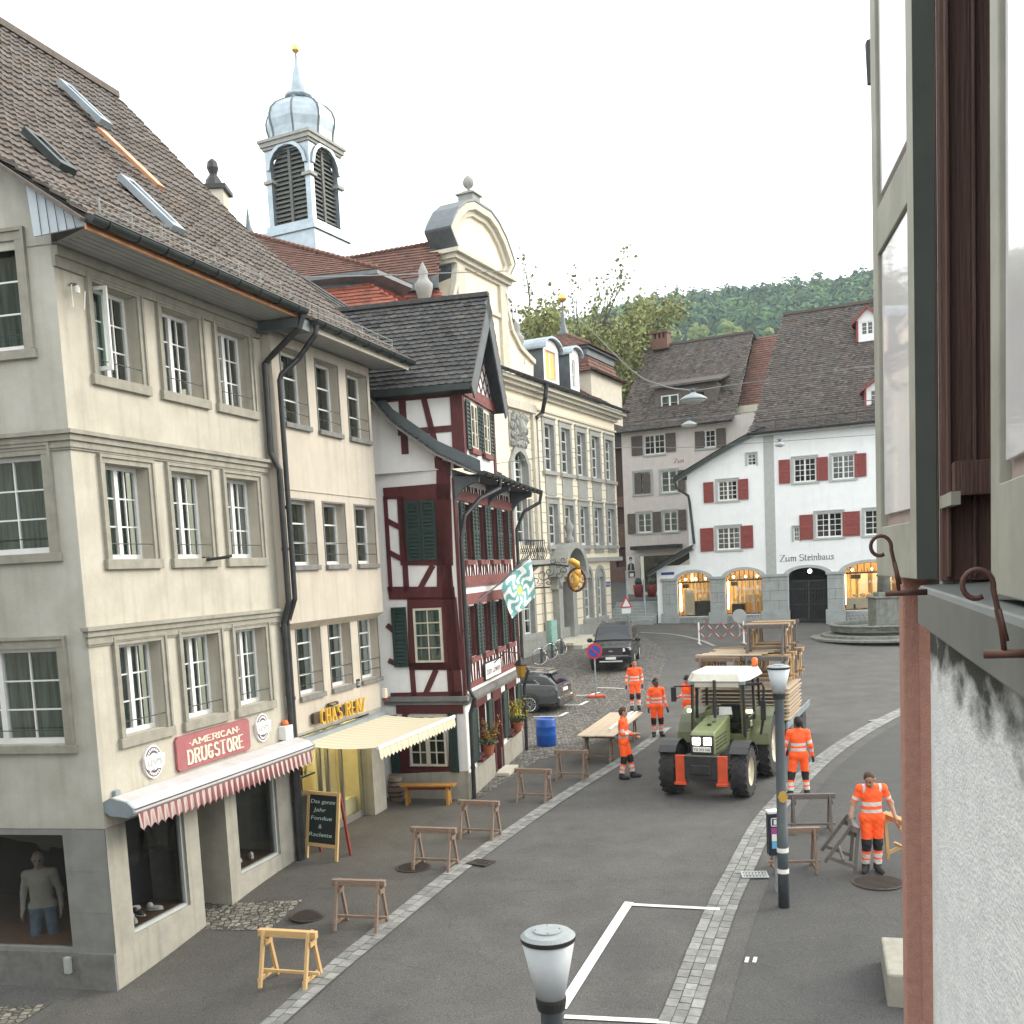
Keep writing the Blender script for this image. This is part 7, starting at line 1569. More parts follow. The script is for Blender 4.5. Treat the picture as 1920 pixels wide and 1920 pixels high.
mb=MB();fpoly(mb,FE,[(uEr-.4,ZEe-3),(ER+2,ZEe-3),(ER+2,ZEe+1.1),(uEr-.4,ZEe+1.1)],-1.6,-1.5);mb.build('rear_wing_wall',K['hall_l'],hE)
wq=-1.6;a,b=FE.uz(1228,775,wq),FE.uz(1345,765,wq);w1e=(FE.uz(1240,773,wq),FE.uz(1272,738,wq));w2e=(FE.uz(1290,770,wq),FE.uz(1322,733,wq))
hh1=(w1e[0][0],w1e[1][0],w1e[0][1],w1e[1][1]);hh2=(w2e[0][0],w2e[1][0],w1e[0][1],w1e[1][1]);zt_=FE.uz(1228,731,wq)[1]
mb=MB();wallgrid(mb,FE,a[0],b[0],a[1],zt_,[hh1,hh2],w=wq,depth=.1);mb.quad(FE.pt(b[0],wq,a[1]),FE.pt(b[0],wq-3,a[1]),FE.pt(b[0],wq-3,zt_),FE.pt(b[0],wq,zt_));mb.quad(FE.pt(a[0],wq,a[1]),FE.pt(a[0],wq-3,a[1]),FE.pt(a[0],wq-3,zt_),FE.pt(a[0],wq,zt_));mb.build('dormer_wall',K['shbrown'],hE)
window(hE,FE,hh1,w=wq,depth=.05,leaves=2,rows=2,cols=1,back='curtainw',fr=.09);window(hE,FE,hh2,w=wq,depth=.05,leaves=2,rows=2,cols=1,back='darkroom',fr=.09,fm=K['shbrown'])
mb=MB();mb.prism([FE.pt(a[0]-.3,wq+.5,zt_+.0),FE.pt(b[0]+.4,wq+.5,zt_+.0),FE.pt(b[0]+.4,wq-4.2,zt_+1.3),FE.pt(a[0]-.3,wq-4.2,zt_+1.3)],[FE.pt(a[0]-.3,wq+.5,zt_+.14),FE.pt(b[0]+.4,wq+.5,zt_+.14),FE.pt(b[0]+.4,wq-4.2,zt_+1.44),FE.pt(a[0]-.3,wq-4.2,zt_+1.44)]);mb.build('dormer_roof',K['tile_old'],hE)
P=FE.pt(FE.uz(1240,645,-6.5)[0],-6.5,zrE-.3);mb=MB();mb.box(-.62,.62,-.45,.45,0,.75,T=lambda x,y,z:P+FE.d*x+FE.n*y+Vector((0,0,z)));
for x in (-.5,-.17,.17,.5):mb.box(x-.1,x+.1,-.4,.4,.75,1.15,T=lambda a,y,z:P+FE.d*a+FE.n*y+Vector((0,0,z)))
mb.box(-.66,.66,-.5,.5,1.15,1.25,T=lambda x,y,z:P+FE.d*x+FE.n*y+Vector((0,0,z)));mb.build('chimney',K['tile_rb'],hE)
u,z=FE.uz(1186,1056);t=thing('portrait_sign','black and white poster of a man in a suit outside the pink house shop','poster',FE.pt(u,.3,z))
mb=MB();fbox(mb,FE,u-.28,u+.30,.3,.34,z-.5,z+.5);mb.build('panel',K['white'],t);mb=MB();fpoly(mb,FE,[(u-.26,z-.5),(u+.28,z-.5),(u+.24,z-.08),(u+.06,z+.03),(u-.05,z+.03),(u-.22,z-.1)],.34,.345);mb.lathe([(.13,0),(.13,.005)],n=14,T=lambda x,y,q:FE.pt(u+x,.35+q,z+.33+y));mb.build('figure',K['black'],t)
mb=MB();mb.lathe([(.095,0),(.095,.006)],n=14,T=lambda x,y,q:FE.pt(u+x*.9,.352+q,z+.2+y*1.4));fpoly(mb,FE,[(u-.05,z-.5),(u+.04,z-.5),(u+.05,z-.0),(u-.04,z)],.345,.35);mb.build('face',K['sillg'],t)
mb=MB();fbox(mb,FE,u-.2,u+.28,.3,.36,z-1.0,z-.56);o=mb.build('lower_box',K['black'],t);mb=MB();fbox(mb,FE,u-.1,u+.2,.36,.365,z-.95,z-.7);mb.build('lower_label',K['white'],t)
# ================================================================ G: narrow dark wooden house between hall and pink house
P=at(1160,1000,80);FG=Fac(P,vdir(-2600));FG.d=FG.d if FG.d.x > 0 else -FG.d
t=thing('wooden_house','narrow dark reddish wooden house in the gap behind the town hall','house',P)
K['dkwood']=mat('dark_red_boards',(.075,.04,.034),.85,(.05,.03,.026),3,stretch=(5,5,.4));K['dkwood2']=mat('brown_shingled_wall',(.16,.09,.07),.85,(.11,.07,.055),3)
mb=MB();zr=FG.uz(1160,842)[1];wallgrid(mb,FG,-2.5,2.2,0,zr-3.6,[(-.3,.5,5,6.5),(-.3,.5,8.3,9.6)],depth=.2);mb.build('wall',K['dkwood2'],t);mb=MB();mb.quad(*[FG.pt(u,-.02,z) for u,z in ((-2.5,zr-3.6),(2.2,zr-3.6),(2.2,zr),(-2.5,zr))]);mb.quad(*[FG.pt(u,-.2,z) for u,z in ((-.3,5),(.5,5),(.5,9.6),(-.3,9.6))]);mb.build('gable',K['dkwood'],t)
mb=MB();fbox(mb,FG,-2.6,2.3,-6,.4,zr,zr+.12);tiles(mb,FG.pt(-2.6,.4,zr+.1),FG.d,FG.pt(0,-3,zr+2.5)-FG.pt(0,.4,zr+.1),[(0,0),(4.8,0),(4.8,3.5),(0,3.5)],.2,.2,cs=.3);mb.build('roof',K['tile_old'],t)
# lane wall, steps and planting
def gpt(px,py,Y):return at(px,py,Y)
t=thing('lane_steps','grey stone steps beside the white house at the foot of the lane','steps',FF.pt(uL2-1,0,1.5))
for k in range(7):mb=MB();mb.box(-3.2-.0*k,-.1,-.4-.38*(k+1),-.4-.38*k,.6,1.62+.17*(k+1),T=lambda x,y,z:FF.pt(uL2+x,y+1.2,z));mb.build('step',K['ashlar'],t)
P=FE.pt(eu(1200,1110),1.2,0)
for px,lab in ((1197,'left red and black chair cover outside the lane shop'),(1222,'right red and black chair cover outside the lane shop')):
    q_=at(px,1103,71.0);t=thing('red_planter',lab.replace('chair cover','planter'),'planter',q_)
    mb=MB();mb.lathe([(.28,-.6),(.36,.2),(.34,.25)],(q_.x,q_.y,q_.z),14);mb.build('pot',K['shred'],t,smooth=True);mb=MB();mb.blob((q_.x,q_.y,q_.z+.42),(.26,.26,.3),12,8,jit=.1);mb.build('shrub',K['dkgreen'],t)
# ================================================================ own house on the right: wall, sill, shutters
FH=Fac((.297*Vector(vdir(1530)).normalized().y,-.297*Vector(vdir(1530)).normalized().x),vdir(1530),towards=(-1,.1))
hH=thing('corner_facade','white roughcast house wall with pink corner strip close on the right','house',FH.pt(1,0,0))
K['rough']=mat('white_roughcast',(.80,.82,.84),.95,(.68,.70,.72),22,bump=.4,bsc=120,dirt=.12,dcol=(.42,.43,.43),stretch=(1,.3,1));K['pinkst']=mat('pink_painted_roughcast',(.50,.27,.215),.92,(.42,.22,.18),40,bump=.6,bsc=260)
K['ownsill']=mat('grey_sheet_sill',(.15,.165,.165),.5,(.21,.225,.22),3.0,metal=.35,dirt=.4,dcol=(.26,.27,.25))
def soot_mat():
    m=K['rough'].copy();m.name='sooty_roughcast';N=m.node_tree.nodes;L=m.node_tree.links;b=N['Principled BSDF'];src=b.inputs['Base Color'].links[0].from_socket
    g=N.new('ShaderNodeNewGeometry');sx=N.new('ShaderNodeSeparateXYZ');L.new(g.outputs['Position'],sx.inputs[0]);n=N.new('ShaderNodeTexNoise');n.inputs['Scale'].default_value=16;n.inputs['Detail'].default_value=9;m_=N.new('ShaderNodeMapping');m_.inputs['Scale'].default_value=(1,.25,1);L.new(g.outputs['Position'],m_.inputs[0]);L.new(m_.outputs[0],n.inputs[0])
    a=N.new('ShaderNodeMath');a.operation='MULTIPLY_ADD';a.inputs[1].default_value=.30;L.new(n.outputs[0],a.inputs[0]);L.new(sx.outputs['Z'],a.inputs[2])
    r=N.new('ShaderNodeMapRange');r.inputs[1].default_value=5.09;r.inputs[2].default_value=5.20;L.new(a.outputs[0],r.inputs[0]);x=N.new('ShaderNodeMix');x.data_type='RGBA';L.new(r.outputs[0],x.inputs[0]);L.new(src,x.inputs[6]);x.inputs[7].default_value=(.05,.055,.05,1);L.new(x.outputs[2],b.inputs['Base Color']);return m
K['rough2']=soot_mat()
opn=(1.10,2.79,5.15,7.0)
mb=MB();mb.quad(*[FH.pt(u,0,z) for u,z in ((-16,-.8),(-1.5,-.8),(-1.5,9.5),(-16,9.5))],m=1);mb.quad(FH.pt(-16,0,-.8),FH.pt(-16,-8,-.8),FH.pt(-16,-8,9.5),FH.pt(-16,0,9.5),1);mb.quad(FH.pt(-16,.5,9.5),FH.pt(3.2,.0,9.5),FH.pt(3.2,-8,9.6),FH.pt(-16,-8,9.6),1);wallgrid(mb,FH,-1.5,3.05,-.8,9.5,[opn],depth=.35,m=0,mr=1);mb.build('wall',[K['rough2'],K['rough']],hH)  # long stretch behind the camera is unseen, added for the window reflections
mb=MB();fbox(mb,FH,3.05,3.18,-.25,.069,-.8,5.235);mb.prism([FH.pt(3.01,-.02,-.8),FH.pt(3.05,.03,-.8),FH.pt(3.05,-.02,-.8)],[FH.pt(3.01,-.02,5.2),FH.pt(3.05,.03,5.2),FH.pt(3.05,-.02,5.2)]);mb.build('pink_corner',K['pinkst'],hH,bevel=.006)
mb=MB();mb.quad(FH.pt(3.18,-.25,-.8),FH.pt(3.18,-8,-.8),FH.pt(3.18,-8,9.5),FH.pt(3.18,-.25,9.5));mb.quad(FH.pt(3.05,.0,5.24),FH.pt(3.18,-.25,5.24),FH.pt(3.18,-.25,9.5),FH.pt(3.05,0,9.5));mb.build('end_wall',K['rough'],hH)
zs1=5.207;mb=MB();T=FH.pt
mb.prism([T(.4,-.3,zs1-.02),T(.4,.045,zs1-.0),T(.4,.052,zs1-.012),T(.4,.052,zs1-.105),T(.4,-.3,zs1-.105)],[T(2.79,-.3,zs1+.012),T(2.79,.045,zs1),T(2.79,.052,zs1-.012),T(2.79,.052,zs1-.098),T(2.79,-.3,zs1-.098)]);mb.build('window_sill',K['ownsill'],hH,bevel=.004)
K['reveal']=mat('brown_window_wood',(.12,.062,.05),.6,(.08,.042,.034),3,stretch=(14,14,.5),bump=.25,bsc=12,dirt=.25,dcol=(.30,.20,.16))
mb=MB()
for w0,w1,u0 in ((-.36,-.12,2.70),(-.12,-.07,2.725),(-.07,-.001,2.745)):fbox(mb,FH,u0,2.85,w0,w1,zs1+.01,7.0)
for w0 in (-.072,-.015):fbox(mb,FH,2.71,2.77,w0-.004,w0+.004,zs1+.02,7.0)
fbox(mb,FH,2.66,2.72,-.10,-.02,5.42,5.5);fbox(mb,FH,2.66,2.72,-.10,-.02,6.66,6.78);fbox(mb,FH,2.79,2.86,.001,.004,zs1+.01,7.0);mb.build('window_jamb',K['reveal'],hH,bevel=.003)
mb=MB();mb.quad(T(1.1,-.34,5.1),T(2.76,-.34,5.1),T(2.76,-.34,7),T(1.1,-.34,7));mb.build('room_dark',K['darkroom'],hH)
K['leaf']=mat('weathered_sage_shutter',(.40,.40,.345),.6,(.31,.315,.27),5,dirt=.3,dcol=(.14,.15,.125));K['leafed']=mat('dark_sage_edge',(.075,.092,.082),.6,(.095,.11,.10),6)
K['panel']=mat('lilac_white_panel',(.78,.77,.82),.28,(.70,.69,.75),3,coat=.6);K['groove']=mat('pinkish_bare_groove',(.42,.34,.33),.7,(.35,.28,.27),8)
def leaf(p,q_,z0,z1,rails,label,th=.045,group=None,mirror=False):
    """panelled shutter leaf standing from plan point p to q_ (u, w)"""
    P0,P1=FH.pt(p[0],p[1],0),FH.pt(q_[0],q_[1],0);FL_=Fac(P0,(P1-P0).xy,(-1,-.5));L_=(P1-P0).length
    t=thing('window_shutter',label,'shutter',(P0.x,P0.y,z0));st_=.085;mb=MB()
    fbox(mb,FL_,0,st_,-th,0,z0,z1);fbox(mb,FL_,L_-st_,L_,-th,0,z0,z1)
    for a,b in rails:fbox(mb,FL_,st_,L_-st_,-th,0,a,b)
    mb.build('frame',K['leaf'],t,bevel=.003);mb=MB();fbox(mb,FL_,-.004,0,-th-.002,.001,z0,z1);mb.build('near_edge',K['leafed'],t)
    rs=sorted(rails)
    for (a,b),(c_,d_) in zip(rs,rs[1:]):
        mb=MB();fbox(mb,FL_,st_+.028,L_-st_-.02,-th*.7,-.008,b+.035,c_-.006);mb.build('panel',K['panel'],t,bevel=.002);mb=MB();fbox(mb,FL_,st_,L_-st_,-th*.75,-.02,b,c_);mb.build('groove',K['groove'],t)
    return t,FL_
z=lambda px,py,u:EYE+at(px,py,FH.pt(u,0,0).y).z-EYE
leaf((2.80,.052),(3.42,.115),5.222,7.25,[(5.222,5.37),(6.17,6.30),(7.12,7.25)],'open panelled shutter leaf with dark sage edge standing beyond the grey window sill')
leaf((1.12,.012),(1.97,.004),5.215,7.25,[(5.215,5.40),(7.1,7.25)],'nearest panelled shutter leaf closed over the window at the right picture edge')
mb=MB();fbox(mb,FH,2.55,2.79,-.02,.0,5.395,5.425);mb.build('catch',K['leaf'],hH)
K['rust']=mat('rusty_brown_iron',(.10,.05,.045),.55,(.15,.075,.06),20,metal=.4)
def hook(P,s,label):
    t=thing('shutter_hook',label,'shutter catch',P);mb=MB();U,N_=FH.d,FH.n
    Q=lambda a,b,c_:P+U*a*s+N_*b*s+Vector((0,0,c_*s))
    pts=[Q(0,0,-.0),Q(.0,.006,.05),Q(0,.016,.10)]+[Q(0,.016+.024+(-.024+.006*k/14)*math.cos(2*PI*k/16*.95),.10+(.026-.006*k/14)*math.sin(2*PI*k/16*.95)+.008) for k in range(15)]
    mb.tube(pts,[.0045*s]*len(pts),8);mb.bar(Q(0,-.001,.02),Q(0,.01,.07),.004*s,.018*s);mb.build('scroll',K['rust'],t,smooth=True)
    mb=MB();mb.tube([Q(0,-.06,0),Q(0,.03,.0)],.007*s,10);mb.build('pin',K['rust'],t,smooth=True)
_q=FH.uz(1686,1112,.125);hp=FH.pt(_q[0],.125,_q[1]);hook(hp,.95,'small rusty scroll hook holding the far shutter leaf');u2=1.72
_q=FH.uz(1884,1226,.075);hp=FH.pt(_q[0],.075,_q[1]);hook(hp,.80,'large rusty scroll hook on the near end of the grey sill')
t=thing('stone_ledge','pale stone ledge on the pavement beside the pink corner','ledge',G(1690,1850));P=G(1664,1888)
mb=MB();T2=Flat(P,FH.d,(0,0,1));mb.box(0,1.3,-1.3,0,-.05,.42,T=lambda a,b,c_:P+FH.d*a-FH.n*(b+1.3)*1.0+FH.n*0+Vector((0,0,c_)));mb.build('slab',K['trim'],t,bevel=.03)
t=thing('unseen_alley_house','plain grey rendered house across the alley behind the camera, unseen, added for window reflections','house',(-13,1,-.6));mb=MB();mb.box(-19,-7.8,-14,7.6,-1,9.5);mb.build('wall',K['plaster_s'],t);mb=MB();mb.prism([(-19.4,-14.3,9.5),(-7.4,-14.3,9.5),(-13.4,-14.3,13.5)],[(-19.4,7.9,9.5),(-7.4,7.9,9.5),(-13.4,7.9,13.5)]);mb.build('roof',K['tile_brown'],t)  # unseen block, put in so the side window mirrors a wall instead of sky

# ================================================================ HILLS
def hill():
    ridge=[(-3000,640),(0,640),(700,625),(940,612),(1060,597),(1120,583),(1200,558),(1300,549),(1450,543),(1640,532),(1800,540),(2000,570),(2600,640),(5200,700)]
    ridge=[(a,b+34) for a,b in ridge]
    def ry(px):
        for (a,b),(c_,d_) in zip(ridge,ridge[1:]):
            if px <= c_:return b+(d_-b)*(px-a)/(c_-a)
        return ridge[-1][1]
    def rdir(px):v=ray(px,HY-math.tan(ROLL)*(px-CX));return Vector((v.x,v.y,0)).normalized()
    def z_of(px,r):   # terrain height at azimuth px, distance r
        el=(HY-math.tan(ROLL)*(px-CX)-ry(px)-0)/FP;top_=560*el;base_=gz(rdir(px).x*r,min(rdir(px).y*r,160)) if r < 170 else 15
        f=sst(190,560,r);f2=.55*f+.45*(max(0,min(1,(r-190)/370)))
        z=14+(top_-14-6)*f2 if r > 190 else 14*sst(110,190,r)+0
        if r > 560:z=top_-6-(r-560)*.02
        return z+4
    pxs=list(range(-3000,-200,400))+list(range(-200,2200,50))+list(range(2200,5201,400));rs=[125,150,175,200,230,260,290,320,350,390,430,470,510,560,620,800]
    mb=MB();n=len(rs)
    for px in pxs:
        d=rdir(px)
        for r in rs:p=d*r;mb.v.append((p.x,p.y,z_of(px,r)-(4 if r <= 150 else 0)))
    for i in range(len(pxs)-1):
        for j in range(n-1):mb.f.append([i*n+j,i*n+j+1,(i+1)*n+j+1,(i+1)*n+j]);mb.m.append(0);mb.c.append(1.0)
    tag(mb.build('hillside',K['meadow'],smooth=True),kind='structure')
    # forest: thousands of leafy crowns in one mass
    Vs=[];Cs=[];cnt=0;g_=np.random.default_rng(3)
    while cnt < 5200:
        px=random.uniform(850,2050);r=random.uniform(285,578)
        if random.random() > .3+.7*(r-285)/290:continue
        d=rdir(px);p=d*r;z0=z_of(px,r)-1;ypix=proj((p.x,p.y,z0))[1]
        if 632 < ypix < 654 and px > 1195:continue
        if ypix > 655 and random.random() > .6:continue
        k=random.random();g=random.uniform(.6,1.25);col=(g*.9,g,g*.75) if k < .6 else ((g*1.35,g*1.3,g*.75) if k < .82 else (g*.55,g*.68,g*.7))
        s=random.uniform(1.7,4.8);hh=s*random.uniform(1.2,2.8 if k > .8 else 1.9);n=46
        dd=g_.normal(size=(n,3));dd /= np.linalg.norm(dd,axis=1)[:,None];dd[:,2]=np.abs(dd[:,2])*1.2-.3
        c_=np.array([p.x,p.y,z0+hh*.55])+dd*np.array([s,s,hh*.62])*g_.uniform(.55,1.05,(n,1));sz=g_.uniform(.7,1.5,(n,1))
        u=np.cross(dd,g_.normal(size=(n,3)));u /= np.linalg.norm(u,axis=1)[:,None]+1e-9;v=np.cross(dd,u)
        q=np.stack([c_-u*sz,c_-v*sz*.8,c_+u*sz,c_+v*sz*.8],1);Vs.append(q.reshape(-1,3));lt=g_.uniform(.75,1.25,(n,1,1))
        Cs.append(np.broadcast_to(np.array([[[*col,1.0]]])*np.concatenate([np.repeat(lt,3,2),np.ones((n,1,1))],2),(n,4,4)).reshape(-1,4));cnt += 1
    V=np.concatenate(Vs);me=bpy.data.meshes.new('forest');nq=len(V)//4;me.vertices.add(len(V));me.vertices.foreach_set('co',V.ravel());me.loops.add(nq*4);me.loops.foreach_set('vertex_index',np.arange(nq*4));me.polygons.add(nq);me.polygons.foreach_set('loop_start',np.arange(nq)*4)
    ca=me.color_attributes.new('tint','FLOAT_COLOR','CORNER');ca.data.foreach_set('color',np.concatenate(Cs).ravel());me.materials.append(K['forest']);me.update(calc_edges=True)
    o=bpy.data.objects.new('forest',me);C.objects.link(o);tag(o,'dense hazy mixed forest covering the distant hillside','forest',kind='stuff')
    for i,px in enumerate((1215,1258,1272,1314,1328,1374,1390,1452)):
        mb=MB();d=rdir(px);r=330;p=d*r;zt_=at(px,640,p.y).z-1;t=thing('orchard_tree','small light green round tree in the row on the hill meadow','tree',(p.x,p.y,zt_),group='small trees on the hill meadow')
        mb.tube([(p.x,p.y,zt_-3),(p.x,p.y,zt_+3)],.3,6);mb.build('trunk',K['bark'],t);mb=MB();s=random.uniform(1.9,2.8);crown2=mb
        for k in range(14):mb.blob((p.x+random.gauss(0,s*.4),p.y+random.gauss(0,s*.4),zt_+3+random.gauss(0,s*.6)),s*.5,7,5,jit=.3)
        mb.build('crown',K['leaf_y'],t)
K['meadow']=mat('hill_meadow',(.12,.20,.09),.95,(.09,.16,.07),.05);K['forest']=mat('forest_leaves',(.07,.14,.05),.95,(.045,.095,.035),.5,tint=True)
K['bark']=mat('tree_bark',(.13,.105,.085),.9,(.09,.075,.06),8,bump=.3);K['leaf_y']=mat('yellow_green_leaves',(.17,.20,.055),.8,(.11,.15,.04),2,tint=False);K['leaf_g']=mat('green_leaves',(.13,.18,.07),.8,(.08,.12,.05),1.5)
K['leaf_b']=mat('yellow_birch_leaves',(.27,.27,.10),.8,(.17,.20,.07),2)
hill()
# ================================================================ TREES
def tree(label,P,H,spread,leaf_m,nleaf,lsz,trunk_r,levels=4,group=None,droop=0.0,sparse=False,seed=1,blob=None,crown_lo=.25,pull=1.0):
    R=random.Random(seed);t=thing('garden_tree',label,'tree',P,group=group);mb=MB();tips=[]
    def grow(p,d,L,r,lv):
        n=4;pts=[p];rad=[r]
        for k in range(n):
            d=(d+Vector((R.uniform(-.18,.18),R.uniform(-.18,.18),R.uniform(-.06,.12)-droop*(1 if lv < levels-1 else 0)))).normalized();p=p+d*L/n;pts.append(p);rad.append(r*(1-.13*(k+1)))
            if lv < levels-0:tips.append((p.copy(),lv))
        mb.tube(pts,rad,6 if lv > 1 else 4)
        if lv <= 0:return
        nb=R.choice((2,3,3)) if lv < levels else R.choice((4,5))
        for k in range(nb):
            a=R.uniform(0,2*PI);sp_=R.uniform(.45,.95)*spread;nd=(d+Vector((math.cos(a)*sp_,math.sin(a)*sp_,R.uniform(-.1,.35)))).normalized();st_=pts[R.choice((2,3,4))] if lv < levels else pts[R.choice((2,3,4,4))]
            grow(st_,nd,L*R.uniform(.55,.78),r*R.uniform(.42,.6),lv-1)
        if lv == levels:grow(p,d,L*.7,r*.6,lv-1)
    grow(Vector(P),Vector((0,0,1)),H*.42,trunk_r,levels)
    mb.build('trunk',K['bark'],t)
    mb=MB();cand=[q for q,lv in tips if lv < levels-1 or not sparse]
    for k in range(nleaf):
        q=R.choice(cand);s=lsz*R.uniform(.6,1.3);g=R.gauss(0,1);c_=q+Vector((R.gauss(0,.35),R.gauss(0,.35),R.gauss(0,.3)-droop*1.2*abs(g)))*(1.0 if not sparse else .6)*pull
        n_=Vector((R.gauss(0,1),R.gauss(0,1),R.gauss(0,1))).normalized();u=n_.orthogonal().normalized();v=n_.cross(u)
        mb.add([c_-u*s*.5-v*s*.3,c_+u*s*.5-v*s*.3,c_+u*s*.35+v*s*.5,c_-u*s*.35+v*s*.5],[(0,1,2,3)])
    mb.build('crown',leaf_m,t);return t
def ground_at(px,Y):r=ray(px,1050);x=r.x*Y/r.y;return Vector((x,Y,gz(x,Y)))
tree('tall sparse tree with bare twigs and a few yellow leaves left of the corner turret',ground_at(1066,88),23.5,.5,K['leaf_y'],1500,.24,.46,4,sparse=True,seed=3)
tree('slender leaning half bare tree beside the curved gable',ground_at(1003,86),24,.4,K['leaf_y'],1100,.24,.38,4,sparse=True,seed=8)
tree('yellow green birch-like tree standing between the town hall and the pink house',ground_at(1180,84),21,.62,K['leaf_b'],26000,.24,.3,4,seed=11,droop=.05,pull=1.5)
tree('smaller drooping yellow green tree behind the lane roof',ground_at(1160,92),20,.7,K['leaf_b'],18000,.26,.3,4,seed=17,droop=.05,pull=1.7)
for i,(px,Y,H,lab) in enumerate(((960,95,17.5,'dense dark green tree just right of the curved gable'),(1010,98,15,'rounded green tree between the gable and the corner turret'),(1095,100,15,'broad green tree behind the corner turret spire'),(1130,104,16,'hazy green tree filling the gap right of the turret'))):
    tree(lab,ground_at(px,Y),H,.75,K['leaf_g'],20000,.30,.3,4,seed=30+i,group='green trees behind the town hall',pull=1.9)
# ================================================================ HAZE
mb=MB();mb.box(-460,620,-40,760,-30,175);hz=mb.build('haze',None if False else [],None)
hm=bpy.data.materials.new('haze');hm.use_nodes=True;N=hm.node_tree.nodes;N.remove(N['Principled BSDF']);pv=N.new('ShaderNodeVolumePrincipled');pv.inputs['Color'].default_value=(.74,.90,.98,1);pv.inputs['Density'].default_value=.00032;pv.inputs['Anisotropy'].default_value=.2
hm.node_tree.links.new(pv.outputs[0],N['Material Output'].inputs['Volume']);hz.data.materials.append(hm);tag(hz,'pale evening haze filling the air over street and hill','haze',kind='stuff')
# ================================================================ PEOPLE (smoothly blended limbs, meshed with surface nets)
def sdf_mesh(bones,res=.018,k=.03,wr=0):
    B=[(np.array(a,float),np.array(b,float),ra,rb,fl) for a,b,ra,rb,fl,*_ in bones]
    lo=np.min([np.minimum(a,b)-max(ra,rb) for a,b,ra,rb,_ in B],0)-.06;hi=np.max([np.maximum(a,b)+max(ra,rb) for a,b,ra,rb,_ in B],0)+.06
    n=np.ceil((hi-lo)/res).astype(int)+1;F=np.full(n,1.0,np.float32);ax=[lo[i]+res*np.arange(n[i]) for i in range(3)]
    for a,b,ra,rb,fl in B:
        m=max(ra,rb)*max(1,fl[0],fl[1])+.10;i0=np.clip(((np.minimum(a,b)-m-lo)/res).astype(int),0,n-1);i1=np.clip(((np.maximum(a,b)+m-lo)/res).astype(int)+2,1,n)
        sl=tuple(slice(p,q) for p,q in zip(i0,i1));X,Y,Z=np.meshgrid(*[ax[i][sl[i]] for i in range(3)],indexing='ij');P=np.stack([X,Y,Z],-1);ab=b-a
        t=np.clip(((P-a)@ab)/max(ab@ab,1e-9),0,1);q=(P-a-t[...,None]*ab)/np.array([fl[0],fl[1],1.0]);d=(np.linalg.norm(q,axis=-1)-(ra+(rb-ra)*t))
        f=F[sl];h=np.clip(.5+.5*(f-d)/k,0,1);F[sl]=np.where(f-d > k,d,np.where(d-f > k,f,f*(1-h)+d*h-k*h*(1-h)))
    X,Y,Z=np.meshgrid(*ax,indexing='ij');F += np.where(Z < 1.42,.0045*wr*np.sin(31*X+13*Z+5*Y)*np.sin(47*Z+17*X-9*Y),0).astype(np.float32)
    s=F < 0;c=np.zeros(n-1,bool);acc=np.zeros(tuple(n-1)+(3,),np.float32);w=np.zeros(n-1,np.float32)
    off=[(i,j,l) for i in (0,1) for j in (0,1) for l in (0,1)];g=lambda A,o:A[o[0]:n[0]-1+o[0],o[1]:n[1]-1+o[1],o[2]:n[2]-1+o[2]]
    for o in off:
        for d in range(3):
            if o[d]:continue
            o2=list(o);o2[d]=1;a_,b_=g(F,o),g(F,o2);x=(a_ < 0) != (b_ < 0);t=np.where(x,a_/(a_-b_+1e-12),0)
            for e in range(3):acc[...,e] += np.where(x,(o[e]+t if e == d else o[e]),0)
            w += x
    c=w > 0;idx=-np.ones(n-1,int);idx[c]=np.arange(c.sum());ijk=np.argwhere(c);V=lo+res*(ijk+acc[c]/w[c][:,None]);Q=[]
    for d in range(3):
        e1,e2=(d+1) % 3,(d+2) % 3;A=np.take(s,range(0,n[d]-1),d);Bq=np.take(s,range(1,n[d]),d);E=np.argwhere(A != Bq);E=E[(E[:,e1] > 0) & (E[:,e2] > 0) & (E[:,e1] < n[e1]-1) & (E[:,e2] < n[e2]-1)]
        r=[]
        for p,q in ((0,0),(1,0),(1,1),(0,1)):I=E.copy();I[:,e1] -= p;I[:,e2] -= q;r.append(idx[I[:,0],I[:,1],I[:,2]])
        r=np.stack(r,1);fl=s[E[:,0],E[:,1],E[:,2]];r[~fl]=r[~fl][:,::-1];Q.append(r)
    return V,np.concatenate(Q)
K['hivis']=mat('hi_vis_orange',(.95,.12,.02),.7,(.80,.085,.015),7,bump=.5,bsc=14,emis=.10);K['reflect']=mat('reflective_tape',(.62,.60,.58),.5);K['skin']=mat('skin',(.42,.24,.17),.6);K['skin2']=mat('dark_skin',(.14,.075,.05),.6)  # the orange cloth glows faintly by itself, brightness put into its colour
K['blk']=mat('black_workwear',(.018,.018,.02),.8);K['boot']=mat('dark_boots',(.03,.026,.022),.7);K['hairb']=mat('brown_hair',(.10,.06,.035),.8,(.05,.03,.02),40);K['hair_d']=mat('dark_hair',(.015,.012,.01),.8);K['grey_knit']=mat('grey_knit',(.23,.215,.19),.95,(.19,.18,.16),60,bump=.6,bsc=120);K['denim']=mat('blue_denim',(.05,.08,.12),.9,(.09,.13,.18),12);K['capg']=mat('grey_cap',(.22,.21,.2),.8)
